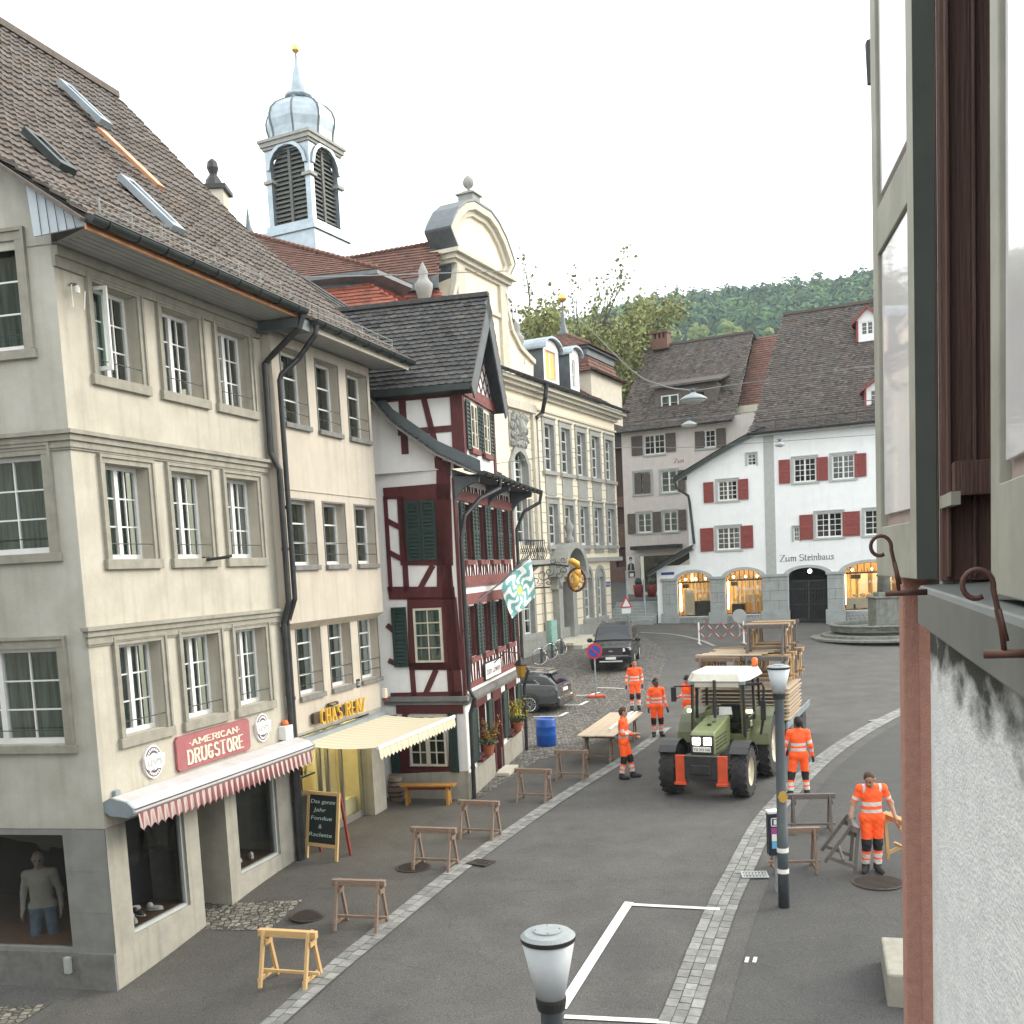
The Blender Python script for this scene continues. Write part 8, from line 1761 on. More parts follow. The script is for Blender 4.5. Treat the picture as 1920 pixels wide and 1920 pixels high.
def person(label,P,rz,J=None,short=False,skin='skin',hair='hairb',gloves=True,res=.018,H=1.78,cap=None,style='work',tilt=(0,0),group='road workers in orange',scale=1.0,hairless=False):
    """J overrides joint positions (local metres, facing -y)"""
    j=dict(pel=(0,0,.95),ch=(0,.0,1.33),nk=(0,.01,1.48),hd=(0,-.01,1.645),shl=(-.185,.0,1.43),shr=(.185,0,1.43),ell=(-.255,.02,1.15),elr=(.255,.02,1.15),wrl=(-.27,-.06,.90),wrr=(.27,-.06,.90),
             hil=(-.095,0,.93),hir=(.095,0,.93),knl=(-.12,-.02,.50),knr=(.12,-.02,.50),anl=(-.13,.02,.10),anr=(.13,.02,.10),tol=(-.16,-.15,.045),tor=(.16,-.15,.045),lk=(0,-1,0))
    j.update(J or {});v={a:np.array(b,float) for a,b in j.items()}
    O='hivis' if style == 'work' else 'grey_knit';Pn='hivis' if style == 'work' else 'denim';one=(1,1)
    if style == 'man':skin='skinm'
    bn=[];Oi=None
    def add(a,b,ra,rb,m,fl=one):bn.append((a,b,ra,rb,fl,m))
    add(v['pel'],v['ch'],.138,.14,[(0,.22,O),(.22,.38,'reflect' if style == 'work' else O),(.38,.52,O),(.52,.68,'reflect' if style == 'work' else O),(.68,1.01,O)],(1.2,.86));add(v['ch'],v['nk'],.13,.07,[(0,1.01,O)],(1.3,.86))
    add(v['shl'],v['shr'],.075,.075,[(0,.10,O),(.10,.2,'reflect' if short else O),(.2,.8,O),(.8,.9,'reflect' if short else O),(.9,1.01,O)]);add(v['hil'],v['hir'],.115,.115,[(0,1.01,Pn)],(1,.95))
    for s in 'lr':
        sh,el,wr=v['sh'+s],v['el'+s],v['wr'+s];add(sh,el,.064,.05,[(0,.62,O),(.62,.85,'reflect' if style == 'work' else O),(.85,1.01,O)] if not short else [(0,.55,O),(.55,.72,'reflect'),(.72,.80,O),(.80,1.01,skin)])
        add(el,wr,.048 if not short else .042,.036 if not short else .028,[(0,.25,O),(.25,.55,'reflect' if style == 'work' else O),(.55,.92,O),(.92,1.01,skin)] if not short else [(0,1.01,skin)])
        d=(wr-el)/(np.linalg.norm(wr-el)+1e-9);hm='blk' if gloves and not short else skin;side=np.array([1.0 if s == 'l' else -1.0,0,0]);fw=np.array([0,-1.0,0]);pc=wr+d*.085
        add(wr+d*.01,pc,.026,.030,[(0,1.01,hm)],(.75,1.2))
        for i,(o_,L) in enumerate(((-.028,.062),(-.010,.074),(.010,.070),(.028,.054))):b0=pc+fw*(-o_);m1=b0+d*L*.6;add(b0-d*.02,m1,.0105,.0095,[(0,1.01,hm)]);add(m1,m1+d*L*.35+side*L*.35,.0095,.008,[(0,1.01,hm)])
        th=wr+d*.035+fw*.028;add(th,th+d*.03+fw*.022,.0125,.011,[(0,1.01,hm)]);add(th+d*.03+fw*.022,th+d*.058+fw*.028,.011,.009,[(0,1.01,hm)])
        hi,kn,an,to=v['hi'+s],v['kn'+s],v['an'+s],v['to'+s];add(hi,kn,.102,.080,[(0,.82,Pn),(.82,1.01,'blk' if style == 'work' else Pn)]);add(kn,an,.076,.066,[(0,.3,'blk' if style == 'work' else Pn),(.3,.42,Pn),(.42,.6,'reflect' if style == 'work' else Pn),(.6,.68,Pn),(.68,.86,'reflect' if style == 'work' else Pn),(.86,1.01,'boot')])
        hl=an+np.array([0,.03,-.05]);add(an+np.array([0,0,-.03]),to,.052,.042,[(0,1.01,'boot')]);add(hl,hl+(to-hl)*.5,.045,.045,[(0,1.01,'boot')])
    hd,nk=v['hd'],v['nk'];up=(hd-nk)/np.linalg.norm(hd-nk);lk=v['lk']-up*(v['lk']@up);lk=lk/np.linalg.norm(lk);sd_=np.cross(up,lk)
    add(nk-up*.02,hd-up*.04,.052,.055,[(0,.35,O),(.35,1.01,skin)]);add(hd-up*.045+lk*.018,hd+up*.045,.066,.088,[(0,1.01,skin)],(.92,1.0));add(hd-up*.085+lk*.05,hd-up*.05+lk*.02,.034,.052,[(0,1.01,skin)])
    add(hd-up*.0+lk*.088,hd-up*.03+lk*.104,.010,.015,[(0,1.01,skin)])
    for s in (-1,1):add(hd+sd_*s*.082-up*.02,hd+sd_*s*.088+up*.02,.014,.018,[(0,1.01,skin)]);add(hd+sd_*s*.030+lk*.080+up*.012,hd+sd_*s*.036+lk*.078+up*.012,.008,.008,[(0,1.01,'hair_d')])
    add(hd-up*.055+lk*.080-sd_*.02,hd-up*.055+lk*.080+sd_*.02,.009,.009,[(0,1.01,'lips')])
    V,Q=sdf_mesh(bn,res,wr=1);cen=V[Q].mean(1);best=np.full(len(Q),9.0);mi=np.zeros(len(Q),int);names=[];bi=np.zeros(len(Q),int);k_=0
    for a,b,ra,rb,fl,ml in bn:
        ab=b-a;t=np.clip((cen-a)@ab/max(ab@ab,1e-9),0,1);q=(cen-a-t[:,None]*ab)/np.array([fl[0],fl[1],1]);d=np.abs(np.linalg.norm(q,axis=1)-(ra+(rb-ra)*t));w=d < best;best[w]=d[w];bi[w]=k_;k_ += 1
        for t0,t1,m in ml:
            if m not in names:names.append(m)
            x=w & (t >= t0) & (t < t1);mi[x]=names.index(m)
    lim_=.93;core=(np.abs(cen[:,0]) < .24)&(bi < 4)|np.isin(bi,[i for i,b in enumerate(bn) if b[0] is v['hil'] or b[0] is v['hir']]);mi[core&(cen[:,2] < lim_)&(mi == names.index(O))]=names.index(Pn);mi[core&(cen[:,2] >= lim_)&(mi == names.index(Pn))]=names.index(O)
    t=thing('person' if style == 'work' else 'mannequin',label,'person' if style == 'work' else 'mannequin',P,rz,group if style == 'work' else None);t.scale=(scale,)*3
    me=bpy.data.meshes.new('body');me.from_pydata(V.tolist(),[],Q.tolist());[me.materials.append(K[m]) for m in names];me.polygons.foreach_set('material_index',mi);me.polygons.foreach_set('use_smooth',[True]*len(Q));me.update();o=bpy.data.objects.new('body',me);C.objects.link(o);o.parent=t
    if not hairless:
        hb=[(hd+up*.055-lk*.012,hd+up*.015-lk*.04,.090,.086,one,0),(hd+up*.02-lk*.05,hd-up*.05-lk*.045,.07,.05,one,0)]
        if cap:hb[0]=(hd+up*.06-lk*.0,hd+up*.035-lk*.02,.092,.094,one,0);hb.append((hd+up*.04+lk*.09-sd_*.03,hd+up*.04+lk*.09+sd_*.03,.03,.03,(1,1),0))
        V,Q=sdf_mesh(hb,.014,.02);me=bpy.data.meshes.new('hair');me.from_pydata(V.tolist(),[],Q.tolist());me.materials.append(K[cap or hair]);me.polygons.foreach_set('use_smooth',[True]*len(Q));me.update();o=bpy.data.objects.new('cap' if cap else 'hair',me);C.objects.link(o);o.parent=t
    return t
K['lips']=mat('lips',(.25,.09,.08),.6);K['skinm']=mat('mannequin_shell',(.16,.12,.10),.5)
p1=G(1636,1634)
person('worker in short-sleeved orange shirt looking down while carrying two trestles',p1,-.12,dict(hd=(-.05,-.10,1.60),nk=(-.01,-.03,1.47),lk=(-.45,-.8,-.9),ell=(-.30,.02,1.17),elr=(.31,.02,1.17),wrl=(-.36,-.08,.93),wrr=(.37,-.10,.92),knl=(-.10,-.05,.50),knr=(.09,-.02,.50),anl=(-.11,.0,.10),anr=(.08,-.02,.10),tol=(-.17,-.15,.045),tor=(.12,-.18,.045)),short=True,res=.014,gloves=False)
person('worker seen from behind beside the lamp pole wearing black gloves and hair',G(1499,1494),3.0,dict(ell=(-.25,.06,1.15),wrl=(-.30,-.02,.90),elr=(.27,-.02,1.17),wrr=(.30,-.10,.92),hil=(-.1,0,.93),anl=(-.17,-.05,.10),tol=(-.2,-.2,.05),knl=(-.14,-.05,.5),anr=(.2,.06,.1),tor=(.25,-.1,.05),knr=(.16,.0,.5),lk=(.3,-1,.0)),skin='skin2',hair='hair_d',res=.016)
person('worker standing left of the tractor with folded forearms looking up towards it',G(1172,1459),1.25,dict(hd=(0,-.02,1.64),lk=(.1,-1,.25),wrl=(-.06,-.27,1.12),ell=(-.24,-.02,1.14),elr=(.24,-.02,1.14),wrr=(.05,-.28,1.06),knl=(-.12,-.02,.5),anl=(-.15,.05,.1),tol=(-.17,-.13,.05),anr=(.10,-.18,.1),knr=(.11,-.12,.5),tor=(.12,-.36,.05)),gloves=False)
person('worker facing the camera with dark gloves between the plank table and tractor',G(1233,1381),.15,dict(lk=(.5,-1,-.1),wrr=(.30,-.08,.88),anl=(-.11,0,.1),knl=(-.11,-.02,.5)),skin='skin2',hair='hair_d')
person('farthest left worker in open orange jacket walking beside the black pickup',G(1192,1331),.05,dict(ell=(-.28,.03,1.16),wrl=(-.31,-.06,.92),elr=(.27,.02,1.15),wrr=(.24,-.14,.93),anr=(.10,-.1,.12),knr=(.1,-.1,.52),tor=(.11,-.27,.07)),hair='hair_d')
pg=at(1290,1310,31.0);person('worker half hidden behind the left side of the tractor cab',(pg.x,31.0,gz(pg.x,31)),-1.0,dict(wrl=(-.2,-.25,1.1)),cap='blk')
pg=at(1347,1250,36.5);person('worker in grey cap behind the load of trestles on the trailer',(pg.x,36.5,gz(pg.x,36.5)+.15),.4,{},cap='capg')
# mannequins in the side window
for u_,z_,lab,sc in ((.0,0,'mannequin in grey sweater and jeans in the side shop window',1.0),):
    q=FS.uz(62,1660);b=FS.pt(q[0]+.30,-.55,0);zf_=FS.uz(60,1775)[1];person(lab,(b.x,b.y,zf_-.50),.25,{},style='man',gloves=False,hairless=True,res=.02,scale=1.0,H=1.8)
q0=shs;mb=MB()
for a_,b_ in (((q0[0]-.1,-2.2),(q0[1]+.2,-2.2)),((q0[0]-.1,-.15),(q0[0]-.1,-2.2)),((q0[1]+.1,-.15),(q0[1]+.1,-2.2))):mb.quad(FS.pt(a_[0],a_[1],q0[2]-.02),FS.pt(b_[0],b_[1],q0[2]-.02),FS.pt(b_[0],b_[1],q0[3]+.2),FS.pt(a_[0],a_[1],q0[3]+.2))
mb.quad(FS.pt(q0[0]-.1,-.1,q0[3]+.2),FS.pt(q0[1],-.1,q0[3]+.2),FS.pt(q0[1],-2.2,q0[3]+.2),FS.pt(q0[0]-.1,-2.2,q0[3]+.2));mb.build('side_window_room',mat('unlit_shop_wall',(.006,.008,.009),.9),hA)
mb=MB();mb.quad(FS.pt(q0[0]-.1,-.1,q0[2]),FS.pt(q0[1],-.1,q0[2]),FS.pt(q0[1],-2.2,q0[2]),FS.pt(q0[0]-.1,-2.2,q0[2]));mb.build('side_window_floor',K['parquet'],hA)
K['vdark']=mat('unlit_shop_black',(.006,.007,.008),.9)
mb=MB();mb.quad(*[FS.pt(u,-.05,z) for u,z in ((q0[0],q0[2]),(q0[1],q0[2]),(q0[1],q0[3]),(q0[0],q0[3]))]);mb.build('side_window_pane',K['glass_shop'],hA)
K['shoe']=mat('pale_trainer',(.55,.56,.55),.6);K['shoed']=mat('dark_trainer',(.07,.07,.075),.6)
def shoe(P,a,m,lab):
    t=thing('shoe',lab,'shoe',P,a,'trainers on display in the shop windows');mb=MB();mb.blob((0,0,.045),(.05,.14,.035),10,6);mb.blob((0,.07,.08),(.042,.06,.055),8,6);mb.build('upper',K[m],t,smooth=True,local=True);mb=MB();mb.blob((0,0,.02),(.055,.15,.022),10,5);mb.build('sole',K['white'],t,local=True)
for i,(u_,w_,m,wi) in enumerate(((.35,.30,'shoe',0),(.62,.42,'shoed',0),(.9,.34,'shoe',0),(.45,.62,'shoed',0),(.8,.66,'shoe',0),(.5,.38,'shoe',2),(.85,.36,'shoe',2))):
    h=shop[wi];shoe(FA.pt(h[0]+u_,-w_,h[2]+.045),.6+i*.5,m,'%s trainer, number %s from the left in the %s shop window' % (('pale','dark')[m == 'shoed'],('one','two','four','three','five','one','two')[i],'near' if wi == 0 else 'far'))
# ================================================================ TRESTLES
def trestle(label,m,P,rz,group='wooden trestles standing along the street'):
    t=thing('trestle',label,'trestle',P,rz,group);L,H_,s=.88,.75,.25
    mb=MB();mb.box(-L/2,L/2,-.045,.045,H_-.10,H_);mb.build('top_beam',K[m],t,local=True,bevel=.006)
    for x in (-L/2+.10,L/2-.10):
        for y in (-1,1):mb=MB();mb.bar((x,y*.05,H_-.01),(x,y*s,0),.055,.04,up=(1,0,0));mb.build('leg',K[m],t,local=True)
        mb=MB();mb.box(x-.035,x-.01,-s+.0,s-.0,.07,.13);mb.build('cross_bar',K[m],t,local=True);mb=MB();mb.box(x+.03,x+.05,-.09,.09,H_-.2,H_-.12);mb.build('cleat',K[m],t,local=True)
    mb=MB();mb.box(-L/2-.0,L/2+.0,-.02,.02,.135,.175);mb.build('stretcher',K[m],t,local=True);return t
tn=trestle('fresh pale pine trestle nearest the camera on the left pavement','wood_new',G(546,1842),-.28)
to_=trestle('reddish weathered trestle second from the front on the left kerb','wood_old',G(678,1737),-.25)
for px,py,r_,lab in ((817,1627,-.32,'weathered trestle standing over the manhole cover on the left pavement'),(901,1570,-.36,'weathered trestle in front of the bench of the timber inn'),(1002,1502,-.38,'weathered trestle on the kerb opposite the inn door'),(1073,1462,-.34,'weathered trestle nearest the plank table')):copy_thing(to_,G(px,py),r_,lab)
copy_thing(to_,G(1489,1632),-.10,'brown weathered trestle just behind the lamp pole on the right pavement');tg=trestle('grey trestle farther back on the right pavement beyond the parking post','wood_grey',G(1522,1560),-.15)
c_=p1+Vector((-.62,-.12,.24));copy_thing(tg,c_,0,'dark grey trestle carried at the picture-left side of the short-sleeved worker',rot=(.35,.0,1.35));c_=p1+Vector((.62,-.12,.24));copy_thing(tn,c_,0,'pale pine trestle carried between the worker and the pink corner',rot=(-.33,.0,1.75))
# plank table
ta=G(1125,1412,.0);pa,pb=at(1119,1381,27.0),at(1172,1343,30.6);d=Vector((pb.x-pa.x,pb.y-pa.y,0));Ld=d.length;d.normalize();nn=Vector((d.y,-d.x,0));rz=math.atan2(-d.x,d.y)
for s,lab in ((.2,'weathered trestle under the near end of the plank table'),(Ld-.3,'weathered trestle under the far end of the plank table')):q=Vector((pa.x,pa.y,0))+d*s;copy_thing(to_,(q.x,q.y,gz(q.x,q.y)),rz,lab)
for i in range(4):
    t=thing('plank','pale table plank, %s across the two trestles' % ('first from the left','second from the left','third from the left','rightmost')[i],'plank',(pa.x,pa.y,.77),rz,'planks laid on trestles');mb=MB();mb.box(-.50+.255*i,-.255+.255*i,-.2-.03*(i % 2),Ld+.2,0,.03);mb.build('board',K['wood_pale'],t,local=True)
for i in range(2):
    t=thing('batten',('long white batten lying on the right edge of the plank table','short white batten lying beside the long one on the planks')[i],'batten',(pa.x,pa.y,.802),rz);mb=MB();mb.box(.18+.14*i,.25+.14*i,.6+.5*i,Ld+.1,0,.05);mb.build('bar',K['white'],t,local=True)
# ================================================================ TRACTOR
K['olive']=mat('olive_green_paint',(.11,.13,.05),.4,(.085,.10,.04),5,coat=.3,dirt=.15,dcol=(.12,.11,.07));K['olive_l']=mat('pale_olive_paint',(.20,.235,.11),.4,(.17,.20,.09),5,coat=.2);K['tyre']=mat('tractor_tyre',(.022,.023,.025),.85,(.035,.035,.035),6);K['rimc']=mat('cream_wheel_rim',(.62,.57,.43),.5,(.5,.45,.33),6)
K['roofc']=mat('cream_cab_roof',(.66,.65,.56),.5,(.56,.55,.47),4);K['redor']=mat('chipped_orange_paint',(.62,.09,.03),.55,(.5,.07,.03),5,dirt=.7,dcol=(.10,.05,.04));K['lit']=emit('lit_headlight',(1,.93,.72),9);K['amber']=emit('lit_indicator',(1,.75,.35),5);K['plate']=mat('number_plate',(.75,.75,.72),.5)
TP_=G(1329,1490);tr=thing('tractor','olive green tractor with cream cab roof and lit headlights towing the trailer','tractor',(TP_.x,TP_.y,gz(TP_.x,TP_.y)),-math.atan2(.43,.90))
def part(nm,m,f,sm=False,bv=0,par=None):mb=MB();f(mb);return mb.build(nm,K[m],par or tr,smooth=sm,bevel=bv,local=True)
def wheel(x,y,r,w,lugs=20):
    s=1 if x > 0 else -1;TW=lambda a,b,c_:(x+c_,y+a,r+b)
    o=part('wheel','tyre',lambda mb:mb.lathe([(r*.56,-w/2),(r*.86,-w/2),(r*.95,-w*.42),(r*.965,0),(r*.95,w*.42),(r*.86,w/2),(r*.56,w/2)],n=36,T=TW,cap=False))
    def lug(mb):
        for k in range(lugs):
            for q in (-1,1):
                a=2*PI*(k+(.5 if q > 0 else 0))/lugs;b=a+.26;P=lambda an,rr,z:TW(math.cos(an)*rr,math.sin(an)*rr,z);e=.07
                mb.prism([P(a-e,r*.94,0),P(a+e,r*.94,0),P(b+e,r*.90,q*w*.52),P(b-e,r*.90,q*w*.52)],[P(a-e,r*1.0,0),P(a+e,r*1.0,0),P(b+e,r*.965,q*w*.52),P(b-e,r*.965,q*w*.52)])
    part('tyre_lug','tyre',lug,par=o)
    part('rim','rimc',lambda mb:(mb.lathe([(r*.58,s*w*.46),(r*.55,s*w*.30),(r*.40,s*w*.22),(r*.2,s*w*.28),(r*.12,s*w*.36),(.01,s*w*.36)],n=28,T=TW,cap=False)),True,par=o)
    part('hub','rimc',lambda mb:[mb.blob(TW(math.cos(a)*r*.17,math.sin(a)*r*.17,s*w*.33),.022,6,4) for a in [2*PI*k/8 for k in range(8)]],par=o)
for sx in (-1,1):wheel(sx*.80,0,.585,.36,18);wheel(sx*.84,2.3,.80,.44,22)
def pr(mb,q,x0,x1):mb.prism([(x0,y,z) for y,z in q],[(x1,y,z) for y,z in q])
part('bonnet','olive_l',lambda mb:pr(mb,[(-.42,.98),(-.42,1.43),(-.34,1.50),(1.1,1.66),(1.1,.95)],-.27,.27),bv=.03)
part('nose','black',lambda mb:mb.box(-.255,.255,-.45,-.41,1.02,1.42));[part('headlight','lit',lambda mb:mb.box(x-.085,x+.085,-.47,-.445,1.22,1.38),bv=.01) for x in (-.125,.125)]
part('number_plate','plate',lambda mb:mb.box(-.20,.20,-.475,-.455,1.06,1.17));FT=Flat((0,0,0),(1,0,0),(0,0,1))
class LT:
    def __init__(s,f):s.f=f
    def pt(s,u,w,z):return Vector(s.f(u,w,z))
def ltext(st_,f,u,z,h,L,m,par,w=0):o=text(st_,LT(f),u,z,h,w,K[m],'lettering',None,length=L,ext=.002);o.parent=par;return o
ltext('TG 215 766',lambda u,w,z:(u,-.477-w,z),-.18,1.085,.06,.36,'black',tr);part('bonnet_vents','black',lambda mb:[mb.box(x0,x1,y,y+.3,z,z+.035) for x0,x1 in ((-.276,-.268),(.268,.276)) for y in (-.3,.05,.4) for z in (1.08,1.16,1.24,1.32)]+[mb.lathe([(.05,1.56),(.05,1.60)],(x,y,0),10) for x,y in ((.02,.15),(.05,.45))])
part('exhaust','black',lambda mb:(mb.tube([(-.02,.85,1.6),(-.02,.85,2.5)],.035,10),mb.tube([(-.02,.85,1.7),(-.02,.85,2.1)],.055,10)))
part('axle_block','black',lambda mb:(mb.box(-.37,.37,-.62,-.30,.46,1.0),mb.box(-.75,.75,-.08,.08,.48,.62),mb.box(-.3,.3,-.3,1.2,.5,.98),mb.box(-.22,.22,-.66,-.62,.58,.80)),bv=.02)
part('chassis','black',lambda mb:mb.box(-.34,.34,1.0,2.7,.55,1.1),bv=.02)
for x in (-.47,.47):part('loader_bracket','redor',lambda mb:(mb.box(x-.11,x+.11,-.60,-.52,.36,1.0),mb.box(x-.13,x+.13,-.66,-.40,.34,.40)),bv=.01)
for sx in (-1,1):
    part('front_mudguard','black',lambda mb:[mb.prism([(sx*.80-.2,math.cos(a)*.66,.58+math.sin(a)*.66),(sx*.80-.2,math.cos(b)*.66,.58+math.sin(b)*.66),(sx*.80+.2,math.cos(b)*.66,.58+math.sin(b)*.66),(sx*.80+.2,math.cos(a)*.66,.58+math.sin(a)*.66)],[(sx*.80-.2,math.cos(a)*.69,.58+math.sin(a)*.69),(sx*.80-.2,math.cos(b)*.69,.58+math.sin(b)*.69),(sx*.80+.2,math.cos(b)*.69,.58+math.sin(b)*.69),(sx*.80+.2,math.cos(a)*.69,.58+math.sin(a)*.69)]) for a,b in [(.3+.3*k,.6+.3*k) for k in range(7)]])
    part('rear_mudguard','olive',lambda mb:[pr(mb,[(2.3+math.cos(a)*.9,.8+math.sin(a)*.9),(2.3+math.cos(b)*.9,.8+math.sin(b)*.9),(2.3+math.cos(b)*.86,.8+math.sin(b)*.86),(2.3+math.cos(a)*.86,.8+math.sin(a)*.86)],*sorted((sx*.55,sx*1.1))) for a,b in [(.2+.28*k,.48+.28*k) for k in range(10)]]+[pr(mb,[(1.35,.9),(1.35,1.25),(1.7,1.6),(2.9,1.6),(3.05,1.2),(3.05,.9)],*sorted((sx*.56,sx*.60)))])
    part('step','black',lambda mb:mb.box(*sorted((sx*.45,sx*.85)),1.15,1.5,.5,.56));part('work_light','amber',lambda mb:mb.box(sx*.70-.07,sx*.70+.07,1.16,1.22,1.70,1.77),bv=.01);part('roof_light','zinc',lambda mb:mb.box(sx*.58-.09,sx*.58+.09,.93,1.0,2.38,2.47),bv=.01)
cabp=[(-.62,1.08),(.62,1.08),(.70,1.75),(.68,2.62),(-.68,2.62),(-.70,1.75)]
part('cab_frame','black',lambda mb:[mb.bar((x,y,1.15),(x*.96,y2,2.44),.06,.06) for x,y,y2 in ((-.62,1.08,1.05),(.62,1.08,1.05),(-.70,1.75,1.75),(.70,1.75,1.75),(-.66,2.6,2.5),(.66,2.6,2.5))]+[mb.bar(a,b,.07,.06) for a,b in (((-.62,1.06,2.42),(.62,1.06,2.42)),((-.64,2.5,2.42),(.64,2.5,2.42)),((-.62,1.1,2.42),(-.64,2.5,2.42)),((.62,1.1,2.42),(.64,2.5,2.42)),((-.64,2.6,1.4),(.64,2.6,1.4)))])
part('cab_body','olive',lambda mb:(mb.box(-.64,.64,1.06,1.14,.95,1.22),mb.box(-.66,-.60,1.1,2.6,.9,1.25),mb.box(.60,.66,1.1,2.6,.9,1.25),mb.box(-.64,.64,2.55,2.62,.9,1.45),mb.bar((.66,1.15,1.3),(.66,1.8,1.3),.03,.03),mb.bar((.70,1.1,1.62),(.70,1.8,1.62),.02,.03),mb.bar((-.59,1.06,1.2),(-.57,1.03,2.4),.035,.035),mb.bar((.56,1.06,1.2),(.54,1.03,2.4),.035,.035)),bv=.01)
part('cab_glass','glass_shop',lambda mb:(mb.quad((-.58,1.07,1.25),(.58,1.07,1.25),(.56,1.05,2.4),(-.56,1.05,2.4)),mb.quad((.66,1.1,1.3),(.70,1.75,1.3),(.68,1.75,2.4),(.62,1.08,2.4)),mb.quad((-.66,1.1,1.3),(-.70,1.75,1.3),(-.68,1.75,2.4),(-.62,1.08,2.4)),mb.quad((.70,1.8,1.3),(.66,2.55,1.3),(.64,2.5,2.4),(.68,1.8,2.4))))
part('cab_roof','roofc',lambda mb:(mb.prism([(-.58,.86,2.46),(.58,.86,2.46),(.74,1.15,2.46),(.74,2.6,2.46),(-.74,2.6,2.46),(-.74,1.15,2.46)],[(-.50,.98,2.64),(.50,.98,2.64),(.64,1.22,2.66),(.64,2.5,2.66),(-.64,2.5,2.66),(-.64,1.22,2.66)]),mb.box(-.52,.52,.92,1.02,2.32,2.46)),bv=.02)
part('seat','blk',lambda mb:(mb.box(-.25,.25,1.9,2.3,1.15,1.3),mb.box(-.25,.25,2.25,2.35,1.3,1.75)),bv=.04);part('steering_wheel','blk',lambda mb:(mb.tube([(math.cos(a)*.2,1.55+math.sin(a)*.17,1.55+math.sin(a)*.08) for a in [2*PI*k/14 for k in range(15)]],.018,6),mb.tube([(0,1.2,1.25),(0,1.55,1.55)],.03,6)))
part('paper_sheet','white',lambda mb:mb.quad((.02,1.03,1.66),(.34,1.03,1.68),(.32,1.02,1.86),(.04,1.02,1.86)));part('mirror','blk',lambda mb:(mb.tube([(-.55,1.05,2.34),(-1.02,.95,2.34)],.018,6),mb.box(-1.08,-.96,.92,.97,1.98,2.32)),bv=.01);part('mirror','blk',lambda mb:(mb.tube([(.62,1.05,2.38),(1.02,1.1,2.40),(1.06,1.1,2.3),(1.02,1.15,1.55),(.95,1.2,1.2)],.035,6),mb.box(.98,1.10,1.07,1.12,1.55,2.0)),bv=.01)
part('beacon','orange',lambda mb:mb.lathe([(.06,2.66),(.075,2.72),(.07,2.84),(.03,2.88)],(.60,2.35,0),12),True);ltext('70',lambda u,w,z:(.703+w,1.25+u,z),0,1.36,.16,.2,'roofc',tr)
# ================================================================ TRAILER and its load
dv2=Vector((.43,.90,0)).normalized();dv2=Vector((.40,.917,0));q=TP_+dv2*3.9;tl=thing('trailer','flat farm trailer hitched behind the tractor and loaded with trestles','trailer',(q.x,q.y,gz(q.x,q.y)),-math.atan2(.40,.917))
part('bed','wood_grey',lambda mb:mb.box(-1.15,1.15,0,4.4,.86,.96),par=tl);part('side_board','zinc',lambda mb:(mb.bar((1.17,0,.95),(1.17,4.4,.95),.04,.16),mb.bar((-1.17,0,.95),(-1.17,4.4,.95),.04,.16)),par=tl);part('drawbar','black',lambda mb:(mb.bar((-.5,0,.7),(0,-1.2,.6),.1,.1),mb.bar((.5,0,.7),(0,-1.2,.6),.1,.1),mb.box(-.5,.5,.2,5,.66,.85)),par=tl)
for x in (-.95,.95):
    for y in (1.1,4.0):part('wheel','tyre',lambda mb:mb.lathe([(.1,-.12),(.38,-.12),(.42,-.08),(.42,.08),(.38,.12),(.1,.12)],n=24,T=lambda a,b,c_:(x+c_,y+a,.42+b)),par=tl)
    part('front_light','lit',lambda mb:mb.blob((x*1.05,-.03,.78),.055,8,6),par=tl)
base_m=Matrix.Translation(tl.location) @ Matrix.Rotation(-math.atan2(.40,.917),4,'Z');LZ=-math.atan2(.40,.917)
bt=None
for i in range(9):
    z=1.0+i*.098;yo=random.uniform(-.05,.05);loc=base_m @ Vector((random.uniform(-.03,.03),.35+yo,z))
    if bt is None:
        bt=thing('tabletop','x','tabletop',loc,LZ,'tabletops stacked on the trailer');mb=MB();mb.box(-1.18,1.18,0,2.3,.045,.07);mb.build('board',K['wood_pale'],bt,local=True);mb=MB();[mb.box(-1.08,1.08,y,y+.06,0,.045) for y in (.05,1.1,2.15)];mb.build('batten',K['wood_grey'],bt,local=True);o=bt
    else:o=copy_thing(bt,loc,LZ)
    o['label']='pale tabletop in the flat stack on the trailer, %s from the bottom' % ('lowest','second','third','fourth','fifth','sixth','seventh','eighth','ninth','tenth','eleventh','twelfth','topmost one, thirteenth')[i]
def load(m,x,y,z,r,lab):copy_thing(m,base_m @ Vector((x,y,z)),LZ+r,lab).scale=(1.32,1.15,1.05)
rows_=[('front right',.58,1.92,.25,6),('front left',-.60,1.92,.2,6),('upper right',.55,2.71,.9,7),('rear left',-.6,1.92,2.3,4),('lower rear',.1,1.0,3.0,4),('rear right',.6,1.92,2.4,5)]
for nm,x,z,y,n in rows_:
    for k in range(n):load((to_,tg,tn)[(k*2+int(x > 0)) % 3],x+random.uniform(-.06,.06),y+k*.30+random.uniform(-.04,.04),z-.0,random.uniform(-.05,.05),'trestle in the %s row on the trailer, %s from the front' % (nm,('first','second','third','fourth','fifth','sixth','seventh')[k]))
for i in range(4):
    t=thing('load_board','pale board lying across the trestles on the trailer, %s from the front' % ('first','second','third','fourth')[i],'board',base_m @ Vector((-1.2+.1*i,.3+.35*i,2.73)),LZ+.03*i,'boards on top of the trailer load');mb=MB();mb.box(0,1.7,0,.2,0,.035);mb.build('plank',K['wood_pale'],t,local=True)
